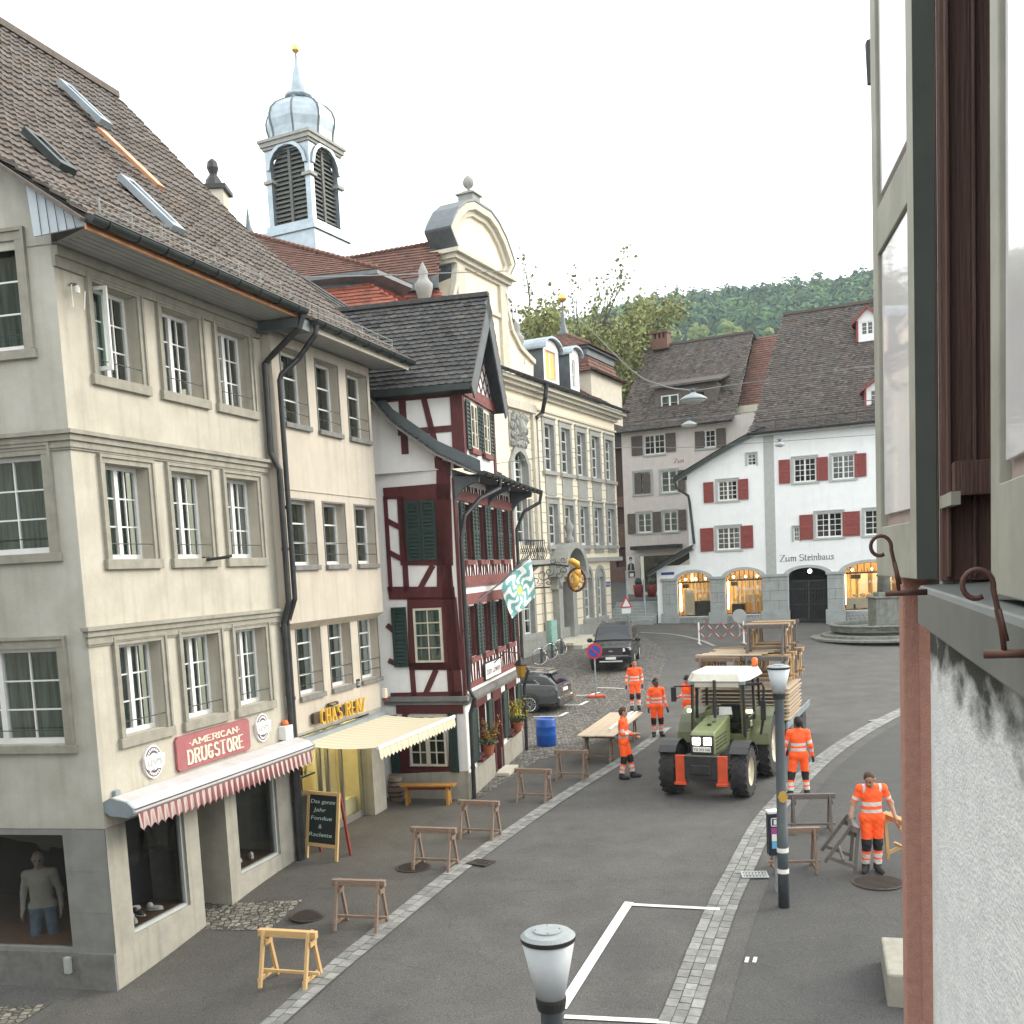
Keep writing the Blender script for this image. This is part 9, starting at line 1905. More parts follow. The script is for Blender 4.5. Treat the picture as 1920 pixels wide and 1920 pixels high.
# ================================================================ CARS
K['carblk']=mat('black_car_paint',(.008,.009,.011),.25,coat=.35);K['cargrey']=mat('grey_blue_car_paint',(.06,.07,.08),.25,(.07,.08,.09),2,metal=.5,coat=1.0);K['carglass']=mat('dark_car_glass',(.006,.008,.010),.06,spec=.6);K['chrome']=mat('chrome',(.6,.6,.6),.2,metal=1.0);K['tail']=mat('tail_light',(.35,.01,.015),.2,coat=1);K['lamp_g']=mat('headlight_glass',(.55,.58,.6),.15,coat=1)
def loft(mb,st,n=9):
    rings=[]
    for y,hw,zb,zt,tw in st:rings.append([(-hw*.86,y,zb),(-hw,y,zb+.14*(zt-zb)),(-hw,y,zb+.5*(zt-zb)),(-hw*.985,y,zb+.8*(zt-zb)),(-tw,y,zt),(0,y,zt+.02),(tw,y,zt),(hw*.985,y,zb+.8*(zt-zb)),(hw,y,zb+.5*(zt-zb)),(hw,y,zb+.14*(zt-zb)),(hw*.86,y,zb)])
    k=len(rings[0]);vs=[v for r in rings for v in r];mb.add(vs,[(i*k+j,i*k+(j+1) % k,(i+1)*k+(j+1) % k,(i+1)*k+j) for i in range(len(rings)-1) for j in range(k)]+[tuple(range(k)),tuple(range((len(rings)-1)*k,len(rings)*k))])
def car(name,label,P,rz,body,cabin,glass,wheels,wr,paint,extra,hw):
    t=thing(name,label,'car',P,rz);f=lambda nm,m,fn,sm=False,bv=0,par=None:part(nm,m,fn,sm,bv,par or t)
    f('body',paint,lambda mb:loft(mb,body),bv=.04);f('roof_cabin',paint,lambda mb:loft(mb,cabin),bv=.05)
    for g in glass:f('window','carglass',lambda mb:mb.poly(g) if len(g) != 4 else mb.quad(*g))
    for x in (-1,1):
        for y in wheels:
            TW=lambda a,b,c_:(x*(hw-.10)+c_*x,y+a,wr+b);w=f('wheel','tyre',lambda mb:mb.lathe([(.05,-.1),(wr*.95,-.1),(wr,-.06),(wr,.07),(wr*.95,.11),(wr*.70,.115)],n=28,T=TW,cap=False));f('rim','chrome',lambda mb:[mb.bar(TW(math.cos(a)*.05,math.sin(a)*.05,.10),TW(math.cos(a)*wr*.7,math.sin(a)*wr*.7,.115),.035,.02) for a in [2*PI*k/14 for k in range(14)]]+[mb.tube([TW(math.cos(a)*wr*.69,math.sin(a)*wr*.69,.115) for a in [2*PI*k/20 for k in range(21)]],.018,5)],par=w)
    f('wheel_arch','black',lambda mb:[mb.tube([(x*(hw+.005),y+math.cos(a)*(wr+.05),wr+math.sin(a)*(wr+.05)) for a in [PI*k/10 for k in range(11)]],.03,5) for x in (-1,1) for y in wheels]);extra(f);return t
P=G(1147,1262);hw=.93
pb=[(-.05,.80,.45,.95,.70),(.12,.90,.38,1.05,.80),(.5,.93,.36,1.14,.84),(1.35,.93,.36,1.20,.86),(3.2,.93,.36,1.22,.88),(5.2,.92,.45,1.22,.88),(5.3,.88,.5,1.15,.85)]
pc2=[(1.25,.84,1.15,1.22,.80),(2.05,.80,1.15,1.78,.66),(2.9,.80,1.15,1.84,.66),(3.9,.80,1.15,1.80,.64),(4.9,.80,1.15,1.68,.62),(5.1,.80,1.15,1.2,.7)]
def px_(f):
    f('grille','black',lambda mb:mb.box(-.5,.5,-.09,-.02,.72,.98));f('bumper','carblk',lambda mb:mb.box(-.88,.88,-.14,.1,.48,.68),bv=.04);f('skid_plate','chrome',lambda mb:mb.box(-.5,.5,-.17,-.1,.42,.50),bv=.02);f('grille_bar','chrome',lambda mb:mb.box(-.75,.75,-.11,-.08,.68,.71));f('badge','chrome',lambda mb:mb.lathe([(.10,0),(.10,.02)],n=16,T=lambda a,b,c_:(a,-.095-c_,.88+b*.42)))
    for x in (-1,1):f('headlight','lamp_g',lambda mb:mb.prism([(x*.52,-.10,.84),(x*.84,.06,.90),(x*.84,.06,1.02),(x*.52,-.08,.98)],[(x*.52,.05,.84),(x*.84,.15,.90),(x*.84,.15,1.02),(x*.52,.05,.98)]));f('mirror','carblk',lambda mb:(mb.blob((x*1.06,1.55,1.22),(.13,.07,.09),10,7),mb.bar((x*.86,1.55,1.16),(x*1.0,1.55,1.2),.04,.04)),True);f('roof_rail','chrome',lambda mb:mb.tube([(x*.66,2.1,1.84),(x*.64,3.0,1.92),(x*.62,4.6,1.78)],.025,6))
    f('number_plate','plate',lambda mb:mb.box(-.22,.22,-.165,-.14,.55,.65))
car('pickup_truck','black pickup truck parked on the cobbles facing the camera',(P.x,P.y,P.z),-.19,pb,pc2,[[(-.72,1.33,1.27),(.72,1.33,1.27),(.60,1.95,1.75),(-.60,1.95,1.75)],[(.845,1.6,1.27),(.82,3.9,1.27),(.72,3.8,1.72),(.73,2.1,1.72)],[(-.845,1.6,1.27),(-.82,3.9,1.27),(-.72,3.8,1.72),(-.73,2.1,1.72)]],(.95,4.2),.39,'carblk',px_,hw).scale=(1.02,1,1.1)
P=G(1000,1338);hw=.90;rzw=-math.atan2(.93,-.36)
wb=[(-3.7,.82,.3,.8,.7),(-3.4,.9,.22,.9,.8),(-2.6,.91,.2,1.0,.84),(0,.91,.2,1.04,.86),(.75,.90,.25,1.02,.84),(.98,.86,.3,.98,.80),(1.02,.80,.35,.9,.76)]
wc=[(-2.5,.80,.95,1.0,.7),(-1.75,.76,.95,1.40,.60),(-.6,.76,.95,1.47,.60),(.35,.76,.95,1.42,.58),(.62,.76,.95,1.34,.56),(.98,.78,.93,1.0,.66)]
def wx(f):
    for x in (-1,1):f('tail_light','tail',lambda mb:mb.prism([(x*.42,1.05,.80),(x*.90,.62,.82),(x*.86,.62,.97),(x*.42,1.04,.92)],[(x*.42,.95,.80),(x*.85,.55,.82),(x*.82,.55,.97),(x*.42,.95,.92)]));f('roof_rail','chrome',lambda mb:mb.tube([(x*.58,-1.6,1.44),(x*.6,-.5,1.52),(x*.56,.5,1.44)],.02,6));f('window_trim','chrome',lambda mb:mb.tube([(x*.81,-2.3,1.03),(x*.80,.35,1.05),(x*.74,.1,1.22),(x*.66,-.3,1.38),(x*.64,-1.6,1.38)],.012,5));f('exhaust_trim','chrome',lambda mb:mb.box(x*.6-.12,x*.6+.12,1.0,1.06,.30,.37))
    f('rear_bumper','cargrey',lambda mb:mb.box(-.84,.84,.9,1.10,.36,.60),bv=.06);f('bumper_trim','black',lambda mb:mb.box(-.8,.8,.92,1.08,.24,.36),bv=.03);f('number_plate','plate',lambda mb:mb.box(-.26,.26,1.03,1.06,.74,.85));f('chrome_strip','chrome',lambda mb:mb.box(-.5,.5,1.09,1.115,.50,.53));f('spoiler','cargrey',lambda mb:mb.box(-.58,.58,.45,.74,1.37,1.42),bv=.015)
sg=lambda s:[(s*.80,-2.1,1.06),(s*.79,.25,1.07),(s*.70,-.1,1.36),(s*.66,-1.7,1.36)]
tcar=car('estate_car','grey blue estate car with its rear sticking out from behind the timber inn',(P.x,P.y,P.z),rzw,wb,wc,[sg(1),sg(-1),[(-.60,.98,1.04),(.60,.98,1.04),(.52,.70,1.33),(-.52,.70,1.33)]],(-2.75,0.0),.335,'cargrey',wx,hw)
tcar.location=Vector(P)+Vector((.22,.80,0))
# ================================================================ STREET FURNITURE
def fp_(t):return lambda nm,m,fn,sm=False,bv=0:part(nm,m,fn,sm,bv,t)
K['opal']=mat('opal_lamp_shade',(.50,.54,.57),.4,(.45,.49,.52),3);K['pole']=mat('slate_grey_pole',(.055,.068,.078),.5,(.07,.085,.095),6);K['lid']=mat('lamp_lid_grey',(.30,.33,.34),.55,(.24,.27,.28),12)
def lamp(P,ztop,label,top=False):
    t=thing('street_lamp',label,'street lamp',P,group='conical street lamps');f=fp_(t);h=ztop-P[2]
    f('pole','pole',lambda mb:mb.lathe([(.085,0),(.085,1.25),(.078,1.26),(.070,h-.50),(.074,h-.48),(.074,h-.44)],n=20),True);f('collar','black',lambda mb:mb.lathe([(.088,h-.50),(.098,h-.44),(.098,h-.42)],n=20));f('shade','opal',lambda mb:mb.lathe([(.086,h-.44),(.168,h-.05)],n=32),True);f('rim','black',lambda mb:mb.lathe([(.172,h-.05),(.176,h-.02)],n=32));f('lid','lid',lambda mb:(mb.lathe([(.174,h-.02),(.15,h),(.10,h+.008)],n=32),mb.lathe([(.092,h+.009),(.090,h+.018)],n=28),[mb.blob((math.cos(a)*.075,math.sin(a)*.075,h+.02),.006,6,4) for a in (0,1.57,3.14,4.7)]));return t,f
q=at(1027,1748,6.25);g_=gz(q.x,6.25);lamp((q.x,6.25,g_),q.z,'conical street lamp closest to the camera at the bottom edge')
q=G(1470,1701);zt_=at(1459,1248,q.y).z;t,f=lamp((q.x,q.y,q.z),zt_,'conical street lamp on a tall dark pole beside the parking post')
f('reflective_band','plate',lambda mb:[mb.lathe([(.089,z),(.089,z+.07)],n=20) for z in (.55,.88)]);K['ochre']=mat('ochre_sticker',(.45,.27,.05),.6);f('round_sticker','ochre',lambda mb:mb.prism([(x*.075,-.093,1.76+z*.09) for x,z in ((-1,0),(-.6,.8),(0,1),(.6,.8),(1,0),(.6,-.8),(0,-1),(-.6,-.8))],[(x*.075,-.07,1.76+z*.09) for x,z in ((-1,0),(-.6,.8),(0,1),(.6,.8),(1,0),(.6,-.8),(0,-1),(-.6,-.8))]))
q=G(1459,1672);t=thing('parking_post','dark parking ticket post with pink and blue labels behind the lamp pole','parking meter',q);f=fp_(t);K['navy']=mat('navy_housing',(.012,.02,.035),.4);K['magenta']=mat('magenta_label',(.35,.05,.22),.5);K['cyan']=mat('light_blue_label',(.12,.38,.62),.5)
f('post','lid',lambda mb:mb.tube([(0,0,0),(0,0,.7)],.04,12));f('housing','navy',lambda mb:mb.box(-.15,.12,-.08,.08,.62,1.30),bv=.015);f('cap','white',lambda mb:mb.box(-.16,.13,-.09,.09,1.305,1.35),bv=.01);f('parking_symbol','white',lambda mb:(mb.box(-.11,-.095,-.085,-.08,1.10,1.24),mb.box(-.11,.05,-.085,-.08,1.225,1.24),mb.box(-.11,.05,-.085,-.08,1.10,1.115),mb.box(-.065,-.02,-.085,-.08,1.13,1.21)))
f('label','magenta',lambda mb:mb.box(-.11,-.02,-.084,-.08,.98,1.08));f('label','plate',lambda mb:mb.box(-.10,-.02,-.084,-.08,.86,.975));f('label','cyan',lambda mb:mb.box(-.10,-.02,-.084,-.08,.74,.855))
K['signblue']=mat('sign_blue',(.03,.07,.35),.4);K['signredp']=mat('sign_red',(.50,.03,.04),.4)
q=G(1118,1308);t=thing('no_parking_sign','round blue and red no parking sign on a thin pole with a base','road sign',q);f=fp_(t);h=at(1115,1221,q.y).z-q.z
D_=lambda r,y:(lambda mb:mb.lathe([(r,0),(r,.01)],n=28,T=lambda a,b,c_:(a,y-c_,h+b)))
f('pole','zinc',lambda mb:mb.tube([(0,.03,0),(0,.03,h+.2)],.03,8));f('disc','signredp',D_(.30,0));f('blue_field','signblue',D_(.22,-.012));f('slash','signredp',lambda mb:mb.bar((-.17,-.028,h+.17),(.17,-.028,h-.17),.05,.008,up=(0,1,0)));f('foot','redor',lambda mb:mb.box(-.32,.32,-.2,.2,0,.1),bv=.02)
q=G(1180,1176);h=at(1174,1133,q.y).z-q.z;t=thing('warning_sign','small red and white triangular warning sign on a leaning pole by the hall corner','road sign',q);f=fp_(t);f('pole','zinc',lambda mb:mb.tube([(0,.02,0),(-.15,.02,h+.3)],.035,6));f('triangle','signredp',lambda mb:mb.prism([(-.5,0,h-.2),(.22,0,h-.2),(-.14,0,h+.5)],[(-.5,-.02,h-.2),(.22,-.02,h-.2),(-.14,-.02,h+.5)]));f('white_field','plate',lambda mb:(mb.prism([(-.38,-.02,h-.13),(.1,-.02,h-.13),(-.14,-.02,h+.33)],[(-.38,-.03,h-.13),(.1,-.03,h-.13),(-.14,-.03,h+.33)]),mb.box(-.42,.12,-.03,0,h-.55,h-.25)))
for a,b,lab in (((1178,1172),(1178,1072),'grey steel lamp post in front of the lane shop'),((1210,1168),(1208,1088),'plain grey steel pole beside the lane steps')):
    q=G(*a);h=at(*b,q.y).z-q.z;t=thing('steel_pole',lab,'pole',q);f=fp_(t);f('shaft','zinc',lambda mb:mb.tube([(0,0,0),(0,0,h)],.06,8));f('cap','zinc',lambda mb:mb.blob((0,0,h),.08,8,5))
q=G(1387,1192);h=at(1385,1155,q.y).z-q.z;t=thing('round_road_sign','grey back of a round road sign behind the scissor barrier','road sign',q);f=fp_(t);f('pole','zinc',lambda mb:mb.tube([(0,0,0),(0,0,h+.2)],.035,8));f('disc','ashlar',lambda mb:mb.lathe([(.38,0),(.38,.02)],n=28,T=lambda a,b,c_:(a,-.04-c_,h+b)))
# scissor barrier
a,b=G(1311,1209),G(1395,1209);t=thing('scissor_barrier','red and white extendable scissor barrier across the road to the square','barrier',a);d=(b-a);d.z=0;n=3;L_=d.length;s_=L_/n;dd=d.normalized()
P2=lambda x,z:a+dd*x+Vector((0,-.02 if x > -9 else 0,z));h=at(1312,1168,a.y).z-a.z
mb=MB();mr=MB()
for k in range(n+1):
    for u0,z0,u1,z1 in ((k*s_,.62*h,k*s_+s_/2,1.0*h),(k*s_,.62*h,k*s_+s_/2,.25*h),(k*s_+s_/2,1.0*h,k*s_+s_,.62*h),(k*s_+s_/2,.25*h,k*s_+s_,.62*h)):
        A_,B_=P2(u0,z0),P2(u1,z1);M1,M2=A_.lerp(B_,.3),A_.lerp(B_,.7);mb.bar(A_,B_,.05,.02);mb.bar(A_,M1,.056,.026,1);mb.bar(M2,B_,.056,.026,1)
mb.build('lattice',[K['plate'],K['signredp']],t)
for x in (0,L_):mb=MB();mb.bar(P2(x,0),P2(x,h*1.02),.08,.04);mb.bar(P2(x,.05)+Vector((0,-.4,0)),P2(x,.05)+Vector((0,.4,0)),.06,.06);mb.build('post',K['plate'],t)
# blue barrel, keg, bench, chalkboard
K['bluep']=mat('blue_plastic',(.01,.09,.42),.4,(.012,.08,.36),5);q=G(1025,1398);t=thing('blue_barrel','blue plastic barrel standing on the cobbles beside the estate car','barrel',q);f=fp_(t)
f('shell','bluep',lambda mb:mb.lathe([(.27,0),(.29,.04),(.295,.3),(.30,.32),(.30,.35),(.295,.37),(.295,.55),(.30,.57),(.30,.6),(.29,.62),(.29,.78),(.27,.82),(.25,.82),(.25,.79),(.01,.79)],n=32),True)
q=G(744,1502);t=thing('wooden_keg','old wooden keg at the left end of the yellow bench','keg',q);f=fp_(t);f('staves','wood_old',lambda mb:mb.lathe([(.15,0),(.19,.2),(.20,.3),(.19,.4),(.15,.58),(.01,.56)],n=20));f('hoop','black',lambda mb:[mb.lathe([(r,z),(r,z+.03)],n=20) for r,z in ((.18,.12),(.197,.22),(.197,.36),(.18,.46))])
a,b=G(764,1508),G(838,1508);t=thing('bench','yellow wooden bench in front of the timber inn side wall','bench',a,math.atan2(b.y-a.y,b.x-a.x));f=fp_(t);K['benchw']=mat('varnished_yellow_wood',(.42,.22,.05),.5,(.32,.15,.035),6);L_=(b-a).length+.1
f('seat','benchw',lambda mb:mb.box(-.12,L_+.12,-.15,.15,.43,.47),bv=.008);[f('leg','benchw',lambda mb:mb.prism([(x-.03,-.14,0),(x-.03,-.05,0),(x-.03,0,.1),(x-.03,.05,0),(x-.03,.14,0),(x-.03,.10,.43),(x-.03,-.10,.43)],[(x+.03,-.14,0),(x+.03,-.05,0),(x+.03,0,.1),(x+.03,.05,0),(x+.03,.14,0),(x+.03,.10,.43),(x+.03,-.10,.43)])) for x in (.02,L_-.05)];f('rail','shred',lambda mb:mb.box(0,L_,-.02,.02,.34,.42))
K['slate']=mat('chalkboard',(.012,.02,.02),.7);K['chalk']=mat('chalk',(.5,.62,.55),.9);a,b=G(573,1608),G(630,1616);t=thing('chalkboard_stand','wooden framed A-board with chalk writing outside the cheese shop','sandwich board',a);dd=(b-a);dd.z=0;W_=dd.length+.04;dd.normalize();bk=Vector((-dd.y,dd.x,0));zt_=at(570,1483,a.y+.15).z-a.z
T_=lambda x,y,z:a+dd*x+bk*(y+z*.16)+Vector((0,0,z));TB=lambda x,y,z:a+dd*x+bk*(y+.16*zt_*2-z*.16+.02)+Vector((0,0,z))
mb=MB();[mb.box(*q,T=T_) for q in ((0,.06,-.02,.02,0,zt_),(W_-.06,W_,-.02,.02,0,zt_),(.06,W_-.06,-.02,.02,zt_-.06,zt_),(.06,W_-.06,-.02,.02,.24,.30))];mb.build('frame',K['wood_new'],t);mb=MB();[mb.box(*q,T=TB) for q in ((0,.05,-.02,.02,0,zt_-.02),(W_-.05,W_,-.02,.02,0,zt_-.02))];mb.build('rear_leg',K['shred'],t);mb=MB();mb.box(.05,W_-.05,-.005,.01,.29,zt_-.05,T=T_);mb.build('board',K['slate'],t)
for i,(s,x,l) in enumerate((('Das ganze',.10,.72),('Jahr',.18,.38),('Fondue',.12,.62),('&',.34,.09),('Raclette',.08,.68))):text(s,LT(lambda u,w,z:T_(u*1.0,-w-.008,z)),x*W_/.9,zt_-.22-.155*i,.075,0,K['chalk'],'chalk_writing',t,length=l*W_/.95,ext=.001,font_shear=.12)
# ================================================================ FOUNTAIN
q=G(1625,1209);Yc=q.y+2.6;fc=at(1662,1180,Yc);g_=gz(fc.x,Yc);t=thing('stone_fountain','grey stone fountain basin with a statue column in front of the white house','fountain',(fc.x,Yc,g_));f=fp_(t);K['fstone']=mat('mossy_stone',(.24,.25,.22),.9,(.16,.17,.15),4,bump=.4,bsc=30,streak=.6);zr=at(1600,1176,Yc-2.4).z-g_
f('step','fstone',lambda mb:(mb.lathe([(3.7,0),(3.7,.10),(3.3,.11)],n=48),mb.lathe([(3.2,.1),(3.2,.24),(3.0,.25)],n=48)));f('foot','fstone',lambda mb:mb.lathe([(2.3,.2),(2.3,.36)],n=40));f('basin','fstone',lambda mb:mb.lathe([(2.5,.33),(2.68,.38),(2.74,zr-.10),(2.85,zr-.07),(2.85,zr),(2.6,zr),(2.55,zr-.25),(.01,zr-.25)],n=16),bv=.02)
K['water']=mat('dark_water',(.03,.05,.045),.05);f('water','water',lambda mb:mb.lathe([(2.57,zr-.12),(.01,zr-.119)],n=16));zp=at(1655,1121,Yc).z-g_;zs3=at(1655,1082,Yc).z-g_
f('pedestal','fstone',lambda mb:(mb.box(-.62,.62,-.6,.6,zr-.3,zp,T=lambda x,y,z:(x-.1,y,z)),mb.box(-.7,.7,-.68,.68,zp,zp+.1,T=lambda x,y,z:(x-.1,y,z)),mb.box(-.42,.42,-.4,.4,zp+.1,zp+.3,T=lambda x,y,z:(x-.1,y,z))),bv=.03)
f('column','fstone',lambda mb:mb.lathe([(.34,zp+.3),(.30,zs3),(.38,zs3+.1),(.25,zs3+.25),(.3,zs3+.6),(.36,zs3+1.1),(.2,zs3+1.5),(.16,zs3+1.6),(.2,zs3+1.8),(.02,zs3+1.98)],(-.1,0,0),14),True)
ang=math.pi*.0;text('THOMAS BORNHAUSER',LT(lambda u,w,z:(math.sin(-.30+u/2.72)*2.735,-math.cos(-.30+u/2.72)*2.735-.05-w,z)),-.62,zr-.24,.10,0,K['black'],'inscription',None,length=2.1,ext=.003).parent=t;text('1799 - 1856',LT(lambda u,w,z:(math.sin(-.30+u/2.72)*2.735,-math.cos(-.30+u/2.72)*2.735-.05-w,z)),-.1,zr-.39,.10,0,K['black'],'inscription',None,length=1.0,ext=.003).parent=t
# bike hoops
for px,py,k,lab in ((1012,1246,0,'left'),(1032,1236,1,'middle'),(1050,1228,2,'right')):q=G(px,py);t=thing('bicycle_hoop','curved steel bicycle hoop by the town hall wall, the %s one' % lab,'bicycle rack',q,.4,'bicycle hoops');f=fp_(t);f('hoop','chrome',lambda mb:mb.tube([(math.cos(a)*.38,math.sin(a*2)*.08,.38+math.sin(a)*.38) for a in [2*PI*i/20 for i in range(21)]],.022,6),True);f('post','pole',lambda mb:mb.box(.1,.2,.05,.12,0,.8))
# ================================================================ INN SIGNS, FLAG, FLOWERS
t=thing('canton_flag','white and green flag with wavy rays and yellow centre hanging on the inn','flag',at(965,1100,26.5));cn=[at(995,1046,26.9),at(937,1096,26.0),at(961,1160,26.1),at(1003,1120,27.0)];mb=MB();n=44
def fl(i,j):u,v=i/n,j/n;p=cn[0].lerp(cn[1],u).lerp(cn[3].lerp(cn[2],u),v);return p+Vector((.3,-.8,0))*.07*math.sin(u*9+v*3)
for i in range(n):
    for j in range(n):
        x,y=(i+.5)/n-.5,(j+.5)/n-.52;r=math.hypot(x,y);a=math.atan2(y,x)+.22*math.sin(r*20)+r*.5;c_=(.75,.55,.12) if r < .10 else ((.16,.38,.36) if (math.sin(a*8) > 0 or r < .15) else (.78,.80,.78));mb.quad(fl(i,j),fl(i+1,j),fl(i+1,j+1),fl(i,j+1),0,c_)
K['flag']=mat('flag_cloth',(1,1,1),.9,tint=True);mb.build('cloth',K['flag'],t,smooth=True);mb=MB();mb.tube([FC.pt(1.6,.05,zl1+2.15),cn[1]+Vector((0,0,.02)),cn[0]+Vector((0,0,.1))],.025,6);mb.build('flagpole',K['pole'],t)
Yw=29.6;W2=lambda px,py:at(px,py,Yw);t=thing('wrought_iron_sign','ornate wrought iron inn sign bracket with a gilded lion medallion','inn sign',W2(1060,1075));mb=MB();K['giltl']=mat('gilded_lion',(.80,.48,.08),.4,(.62,.33,.05),14,metal=.3)
mb.tube([W2(962,1064),W2(1000,1061),W2(1040,1058),W2(1066,1062)],.03,6);mb.tube([W2(985,1104),W2(1012,1102),W2(1032,1101)],.022,6)
for cx_0,cy_0,r in ((1036,1052,6),(1046,1060,8),(1030,1072,9),(1056,1050,6),(1018,1078,12),(1058,1070,8),(1006,1090,10),(1028,1092,8),(1068,1078,6),(1048,1078,9)):mb.tube([W2(cx_0+math.cos(a)*r*(1-.055*i),cy_0+math.sin(a)*r*(1-.055*i)) for i,a in enumerate([.5*k+cx_0 for k in range(15)])],.013,4)
mb.build('scrollwork',K['black'],t,smooth=True);mb=MB();mb.tube([W2(1081+math.cos(a)*16,1087+math.sin(a)*21) for a in [2*PI*k/28 for k in range(29)]],.035,6);mb.build('ring',K['oxblood'],t,smooth=True)
mb=MB();[mb.tube([W2(*p) for p in l],[r*.016 for r in rr],8) for l,rr in ((((1076,1076),(1081,1085),(1080,1094),(1074,1102)),(5,6,5,4)),(((1080,1094),(1087,1100),(1084,1107)),(4,3,2)),(((1074,1101),(1079,1106),(1076,1108)),(3.5,2.5,2)),(((1082,1083),(1091,1080),(1094,1084)),(3,2,2)),(((1082,1087),(1091,1091),(1095,1091)),(3,2,2)),(((1078,1096),(1070,1092),(1068,1082),(1072,1076)),(2,2,2,3)))];mb.blob(W2(1083,1074),(.11,.09,.12),10,7,jit=.15);mb.build('lion',K['giltl'],t,smooth=True)
mb=MB();mb.tube([W2(1066,1051),W2(1073,1052),W2(1082,1057),W2(1084,1064)],[.06,.09,.09,.06],8);[mb.tube([W2(a_,b_),W2(a_-2,b_+7)],.03,6) for a_,b_ in ((1068,1053),(1079,1059),(1084,1062))];mb.build('small_animal',K['giltl'],t,smooth=True);mb=MB();mb.tube([W2(1077,1063),W2(1079,1067)],.02,5);mb.build('hanger',K['black'],t)
a,b=FC.uz(911,1277,.1),FC.uz(938,1232,.1);t=thing('inn_name_board','white framed name board between the beams over the inn door','sign',FC.pt(a[0],.1,a[1]));H_=.44;mb=MB();fbox(mb,FC,a[0],b[0],.06,.10,a[1],a[1]+H_);mb.build('frame',K['black'],t);mb=MB();fbox(mb,FC,a[0]+.03,b[0]-.03,.1,.11,a[1]+.03,a[1]+H_-.03);mb.build('board',K['lime'],t);text('zum L\u00f6wen',FC,a[0]+.12,a[1]+.13,.2,.111,K['oxblood'],'lettering',t,length=b[0]-a[0]-.24,ext=.003)
L0=FC.pt(2.95,.75,zl1+.30);t=thing('wall_lantern','small old lantern with amber panes hanging over the inn door','lantern',L0);mb=MB();mb.lathe([(.10,-.22),(.17,.12),(.2,.13),(.06,.26),(.02,.32)],L0,6);mb.build('case',K['black'],t);mb=MB();mb.lathe([(.105,-.2),(.168,.1)],L0,6);K['amberp']=mat('amber_pane',(.30,.17,.03),.3);mb.build('panes',K['amberp'],t);mb=MB();mb.tube([FC.pt(2.7,.05,zl1+.45),FC.pt(2.8,.4,zl1+.78),FC.pt(2.95,.72,zl1+.72),L0+Vector((0,0,.3))],.015,6);mb.build('arm',K['black'],t)
K['fl_o']=mat('orange_blossom',(.42,.16,.03),.8,(.10,.12,.03),14);K['fl_y']=mat('yellow_blossom',(.62,.50,.05),.8,(.30,.30,.05),14);K['terra']=mat('terracotta',(.35,.10,.05),.8)
for h,m,lab in ((gw1,'fl_o','terracotta pot of orange autumn twigs on the near inn windowsill'),(gw2,'fl_y','terracotta pot of yellow blossom on the far inn windowsill')):
    u=(h[0]+h[1])/2;P=FC.pt(u,.16,h[2]);t=thing('flower_pot',lab,'flower pot',P);mb=MB();mb.lathe([(.10,0),(.15,.22),(.16,.24)],P,14);mb.build('pot',K['terra'],t);ms=MB();ml=MB();mg2=MB()
    for k in range(30):
        a=random.uniform(0,6.3);e=P+Vector((math.cos(a)*random.uniform(.05,.35),math.sin(a)*random.uniform(.05,.35),random.uniform(.35,.95)));ms.tube([P+Vector((0,0,.2)),e],.006,4)
        for q in range(16):c_=(P+Vector((0,0,.2))).lerp(e,random.uniform(.35,1.05))+Vector([random.gauss(0,.035) for _ in range(3)]);u_,v_=Vector([random.gauss(0,1) for _ in range(3)]).normalized()*.035,Vector([random.gauss(0,1) for _ in range(3)]).normalized()*.03;(ml if c_.z-P.z > .42 else mg2).quad(c_-u_,c_-v_,c_+u_,c_+v_)
    ms.build('stems',K['bark'],t);ml.build('blossom',K[m],t);mg2.build('leaves',K['leaf_g'],t)
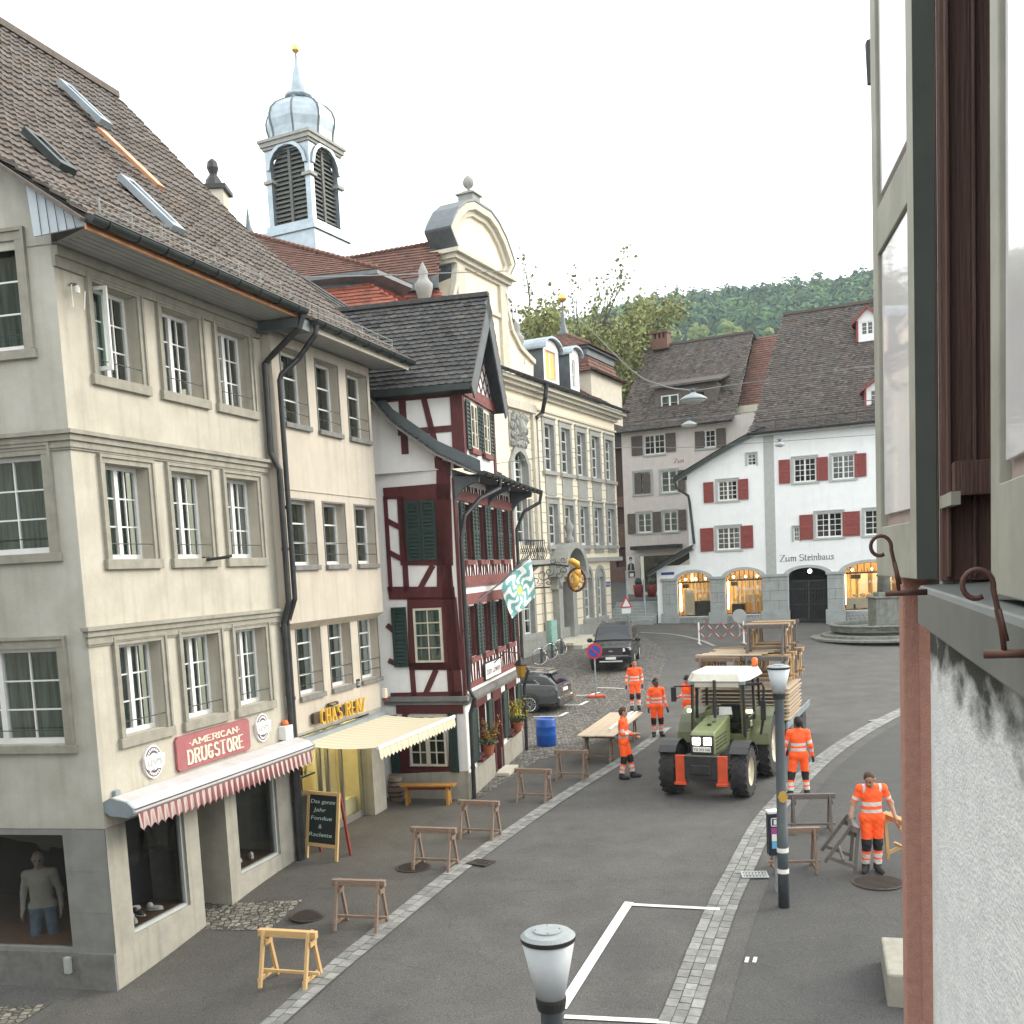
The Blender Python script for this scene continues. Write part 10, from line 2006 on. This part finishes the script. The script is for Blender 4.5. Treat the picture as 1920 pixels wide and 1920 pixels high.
# ================================================================ OVERHEAD WIRES AND HANGING LAMPS
K['wire']=mat('grey_wire',(.10,.11,.11),.6)
def wire(label,pts,r=.012,sag=0):t=thing('overhead_wire',label,'wire',pts[0]);mb=MB();mb.tube(cat(pts,8),r,5);mb.build('cable',K['wire'],t);return t
hk=FA.uz(128,534);h0=FA.pt(hk[0],.05,hk[1]);t=wire('long wire running from the cream house wall hook across the roofs',[h0,at(330,524,20),at(640,518,30),at(950,508,45)],.02)
mb=MB();mb.lathe([(.03,-.07),(.035,0),(.02,.03)],h0+Vector((.08,0,-.05)),10);mb.tube([h0,h0+Vector((.0,0,-.3)),h0+Vector((.15,0,-.34)),h0+Vector((.18,0,-.1))],.008,5);mb.build('insulator',K['plate'],t)
wire('fine wire sloping down from the trees to the upper hanging lamp',[at(1090,600,60),at(1180,690,42),at(1240,722,32),at(1300,733,24.5)],.022);wire('wire from the upper hanging lamp to the house roofs at right',[at(1300,733,24.5),at(1400,718,26),at(1640,685,28)],.010);wire('wire carrying the lower hanging lamp across the square',[at(1152,803,60),at(1225,790,50),at(1292,785,40),at(1450,768,40),at(1640,750,38)],.016);wire('low thin wire crossing in front of the white house',[at(925,870,30),at(1150,840,36),at(1300,838,40),at(1640,815,40)],.010)
for px,py,Y,r,lab in ((1300,748,24.5,.33,'upper shallow grey lamp hanging over the square'),(1292,796,40,.31,'lower shallow grey lamp hanging over the square'),(1462,834,45,.22,'small lamp hanging in front of the white house wall')):
    q=at(px,py,Y);t=thing('hanging_lamp',lab,'hanging lamp',q,group='lamps hanging on wires');f=fp_(t);f('shade','lid',lambda mb:mb.lathe([(r,-.03),(r*.97,.0),(r*.6,.08),(r*.25,.12),(.05,.16)],n=28),True);f('diffuser','opal',lambda mb:mb.lathe([(r*.9,-.03),(r*.6,-.08),(.02,-.10)],n=24),True);f('fitting','pole',lambda mb:(mb.lathe([(.06,.14),(.07,.2),(.03,.25)],n=10),mb.bar((-.12,0,.24),(.12,0,.24),.03,.03)))
q=at(1633,118,6.5)
t=thing('gutter_end','dark end of a roof gutter high beyond the shutter','gutter',q);mb=MB();mb.tube([q+Vector((.25,.1,.1)),q+Vector((-.0,0,.10)),q+Vector((0,0,-.12))],[.05,.04,.025],8);mb.build('spout',K['pipe'],t)
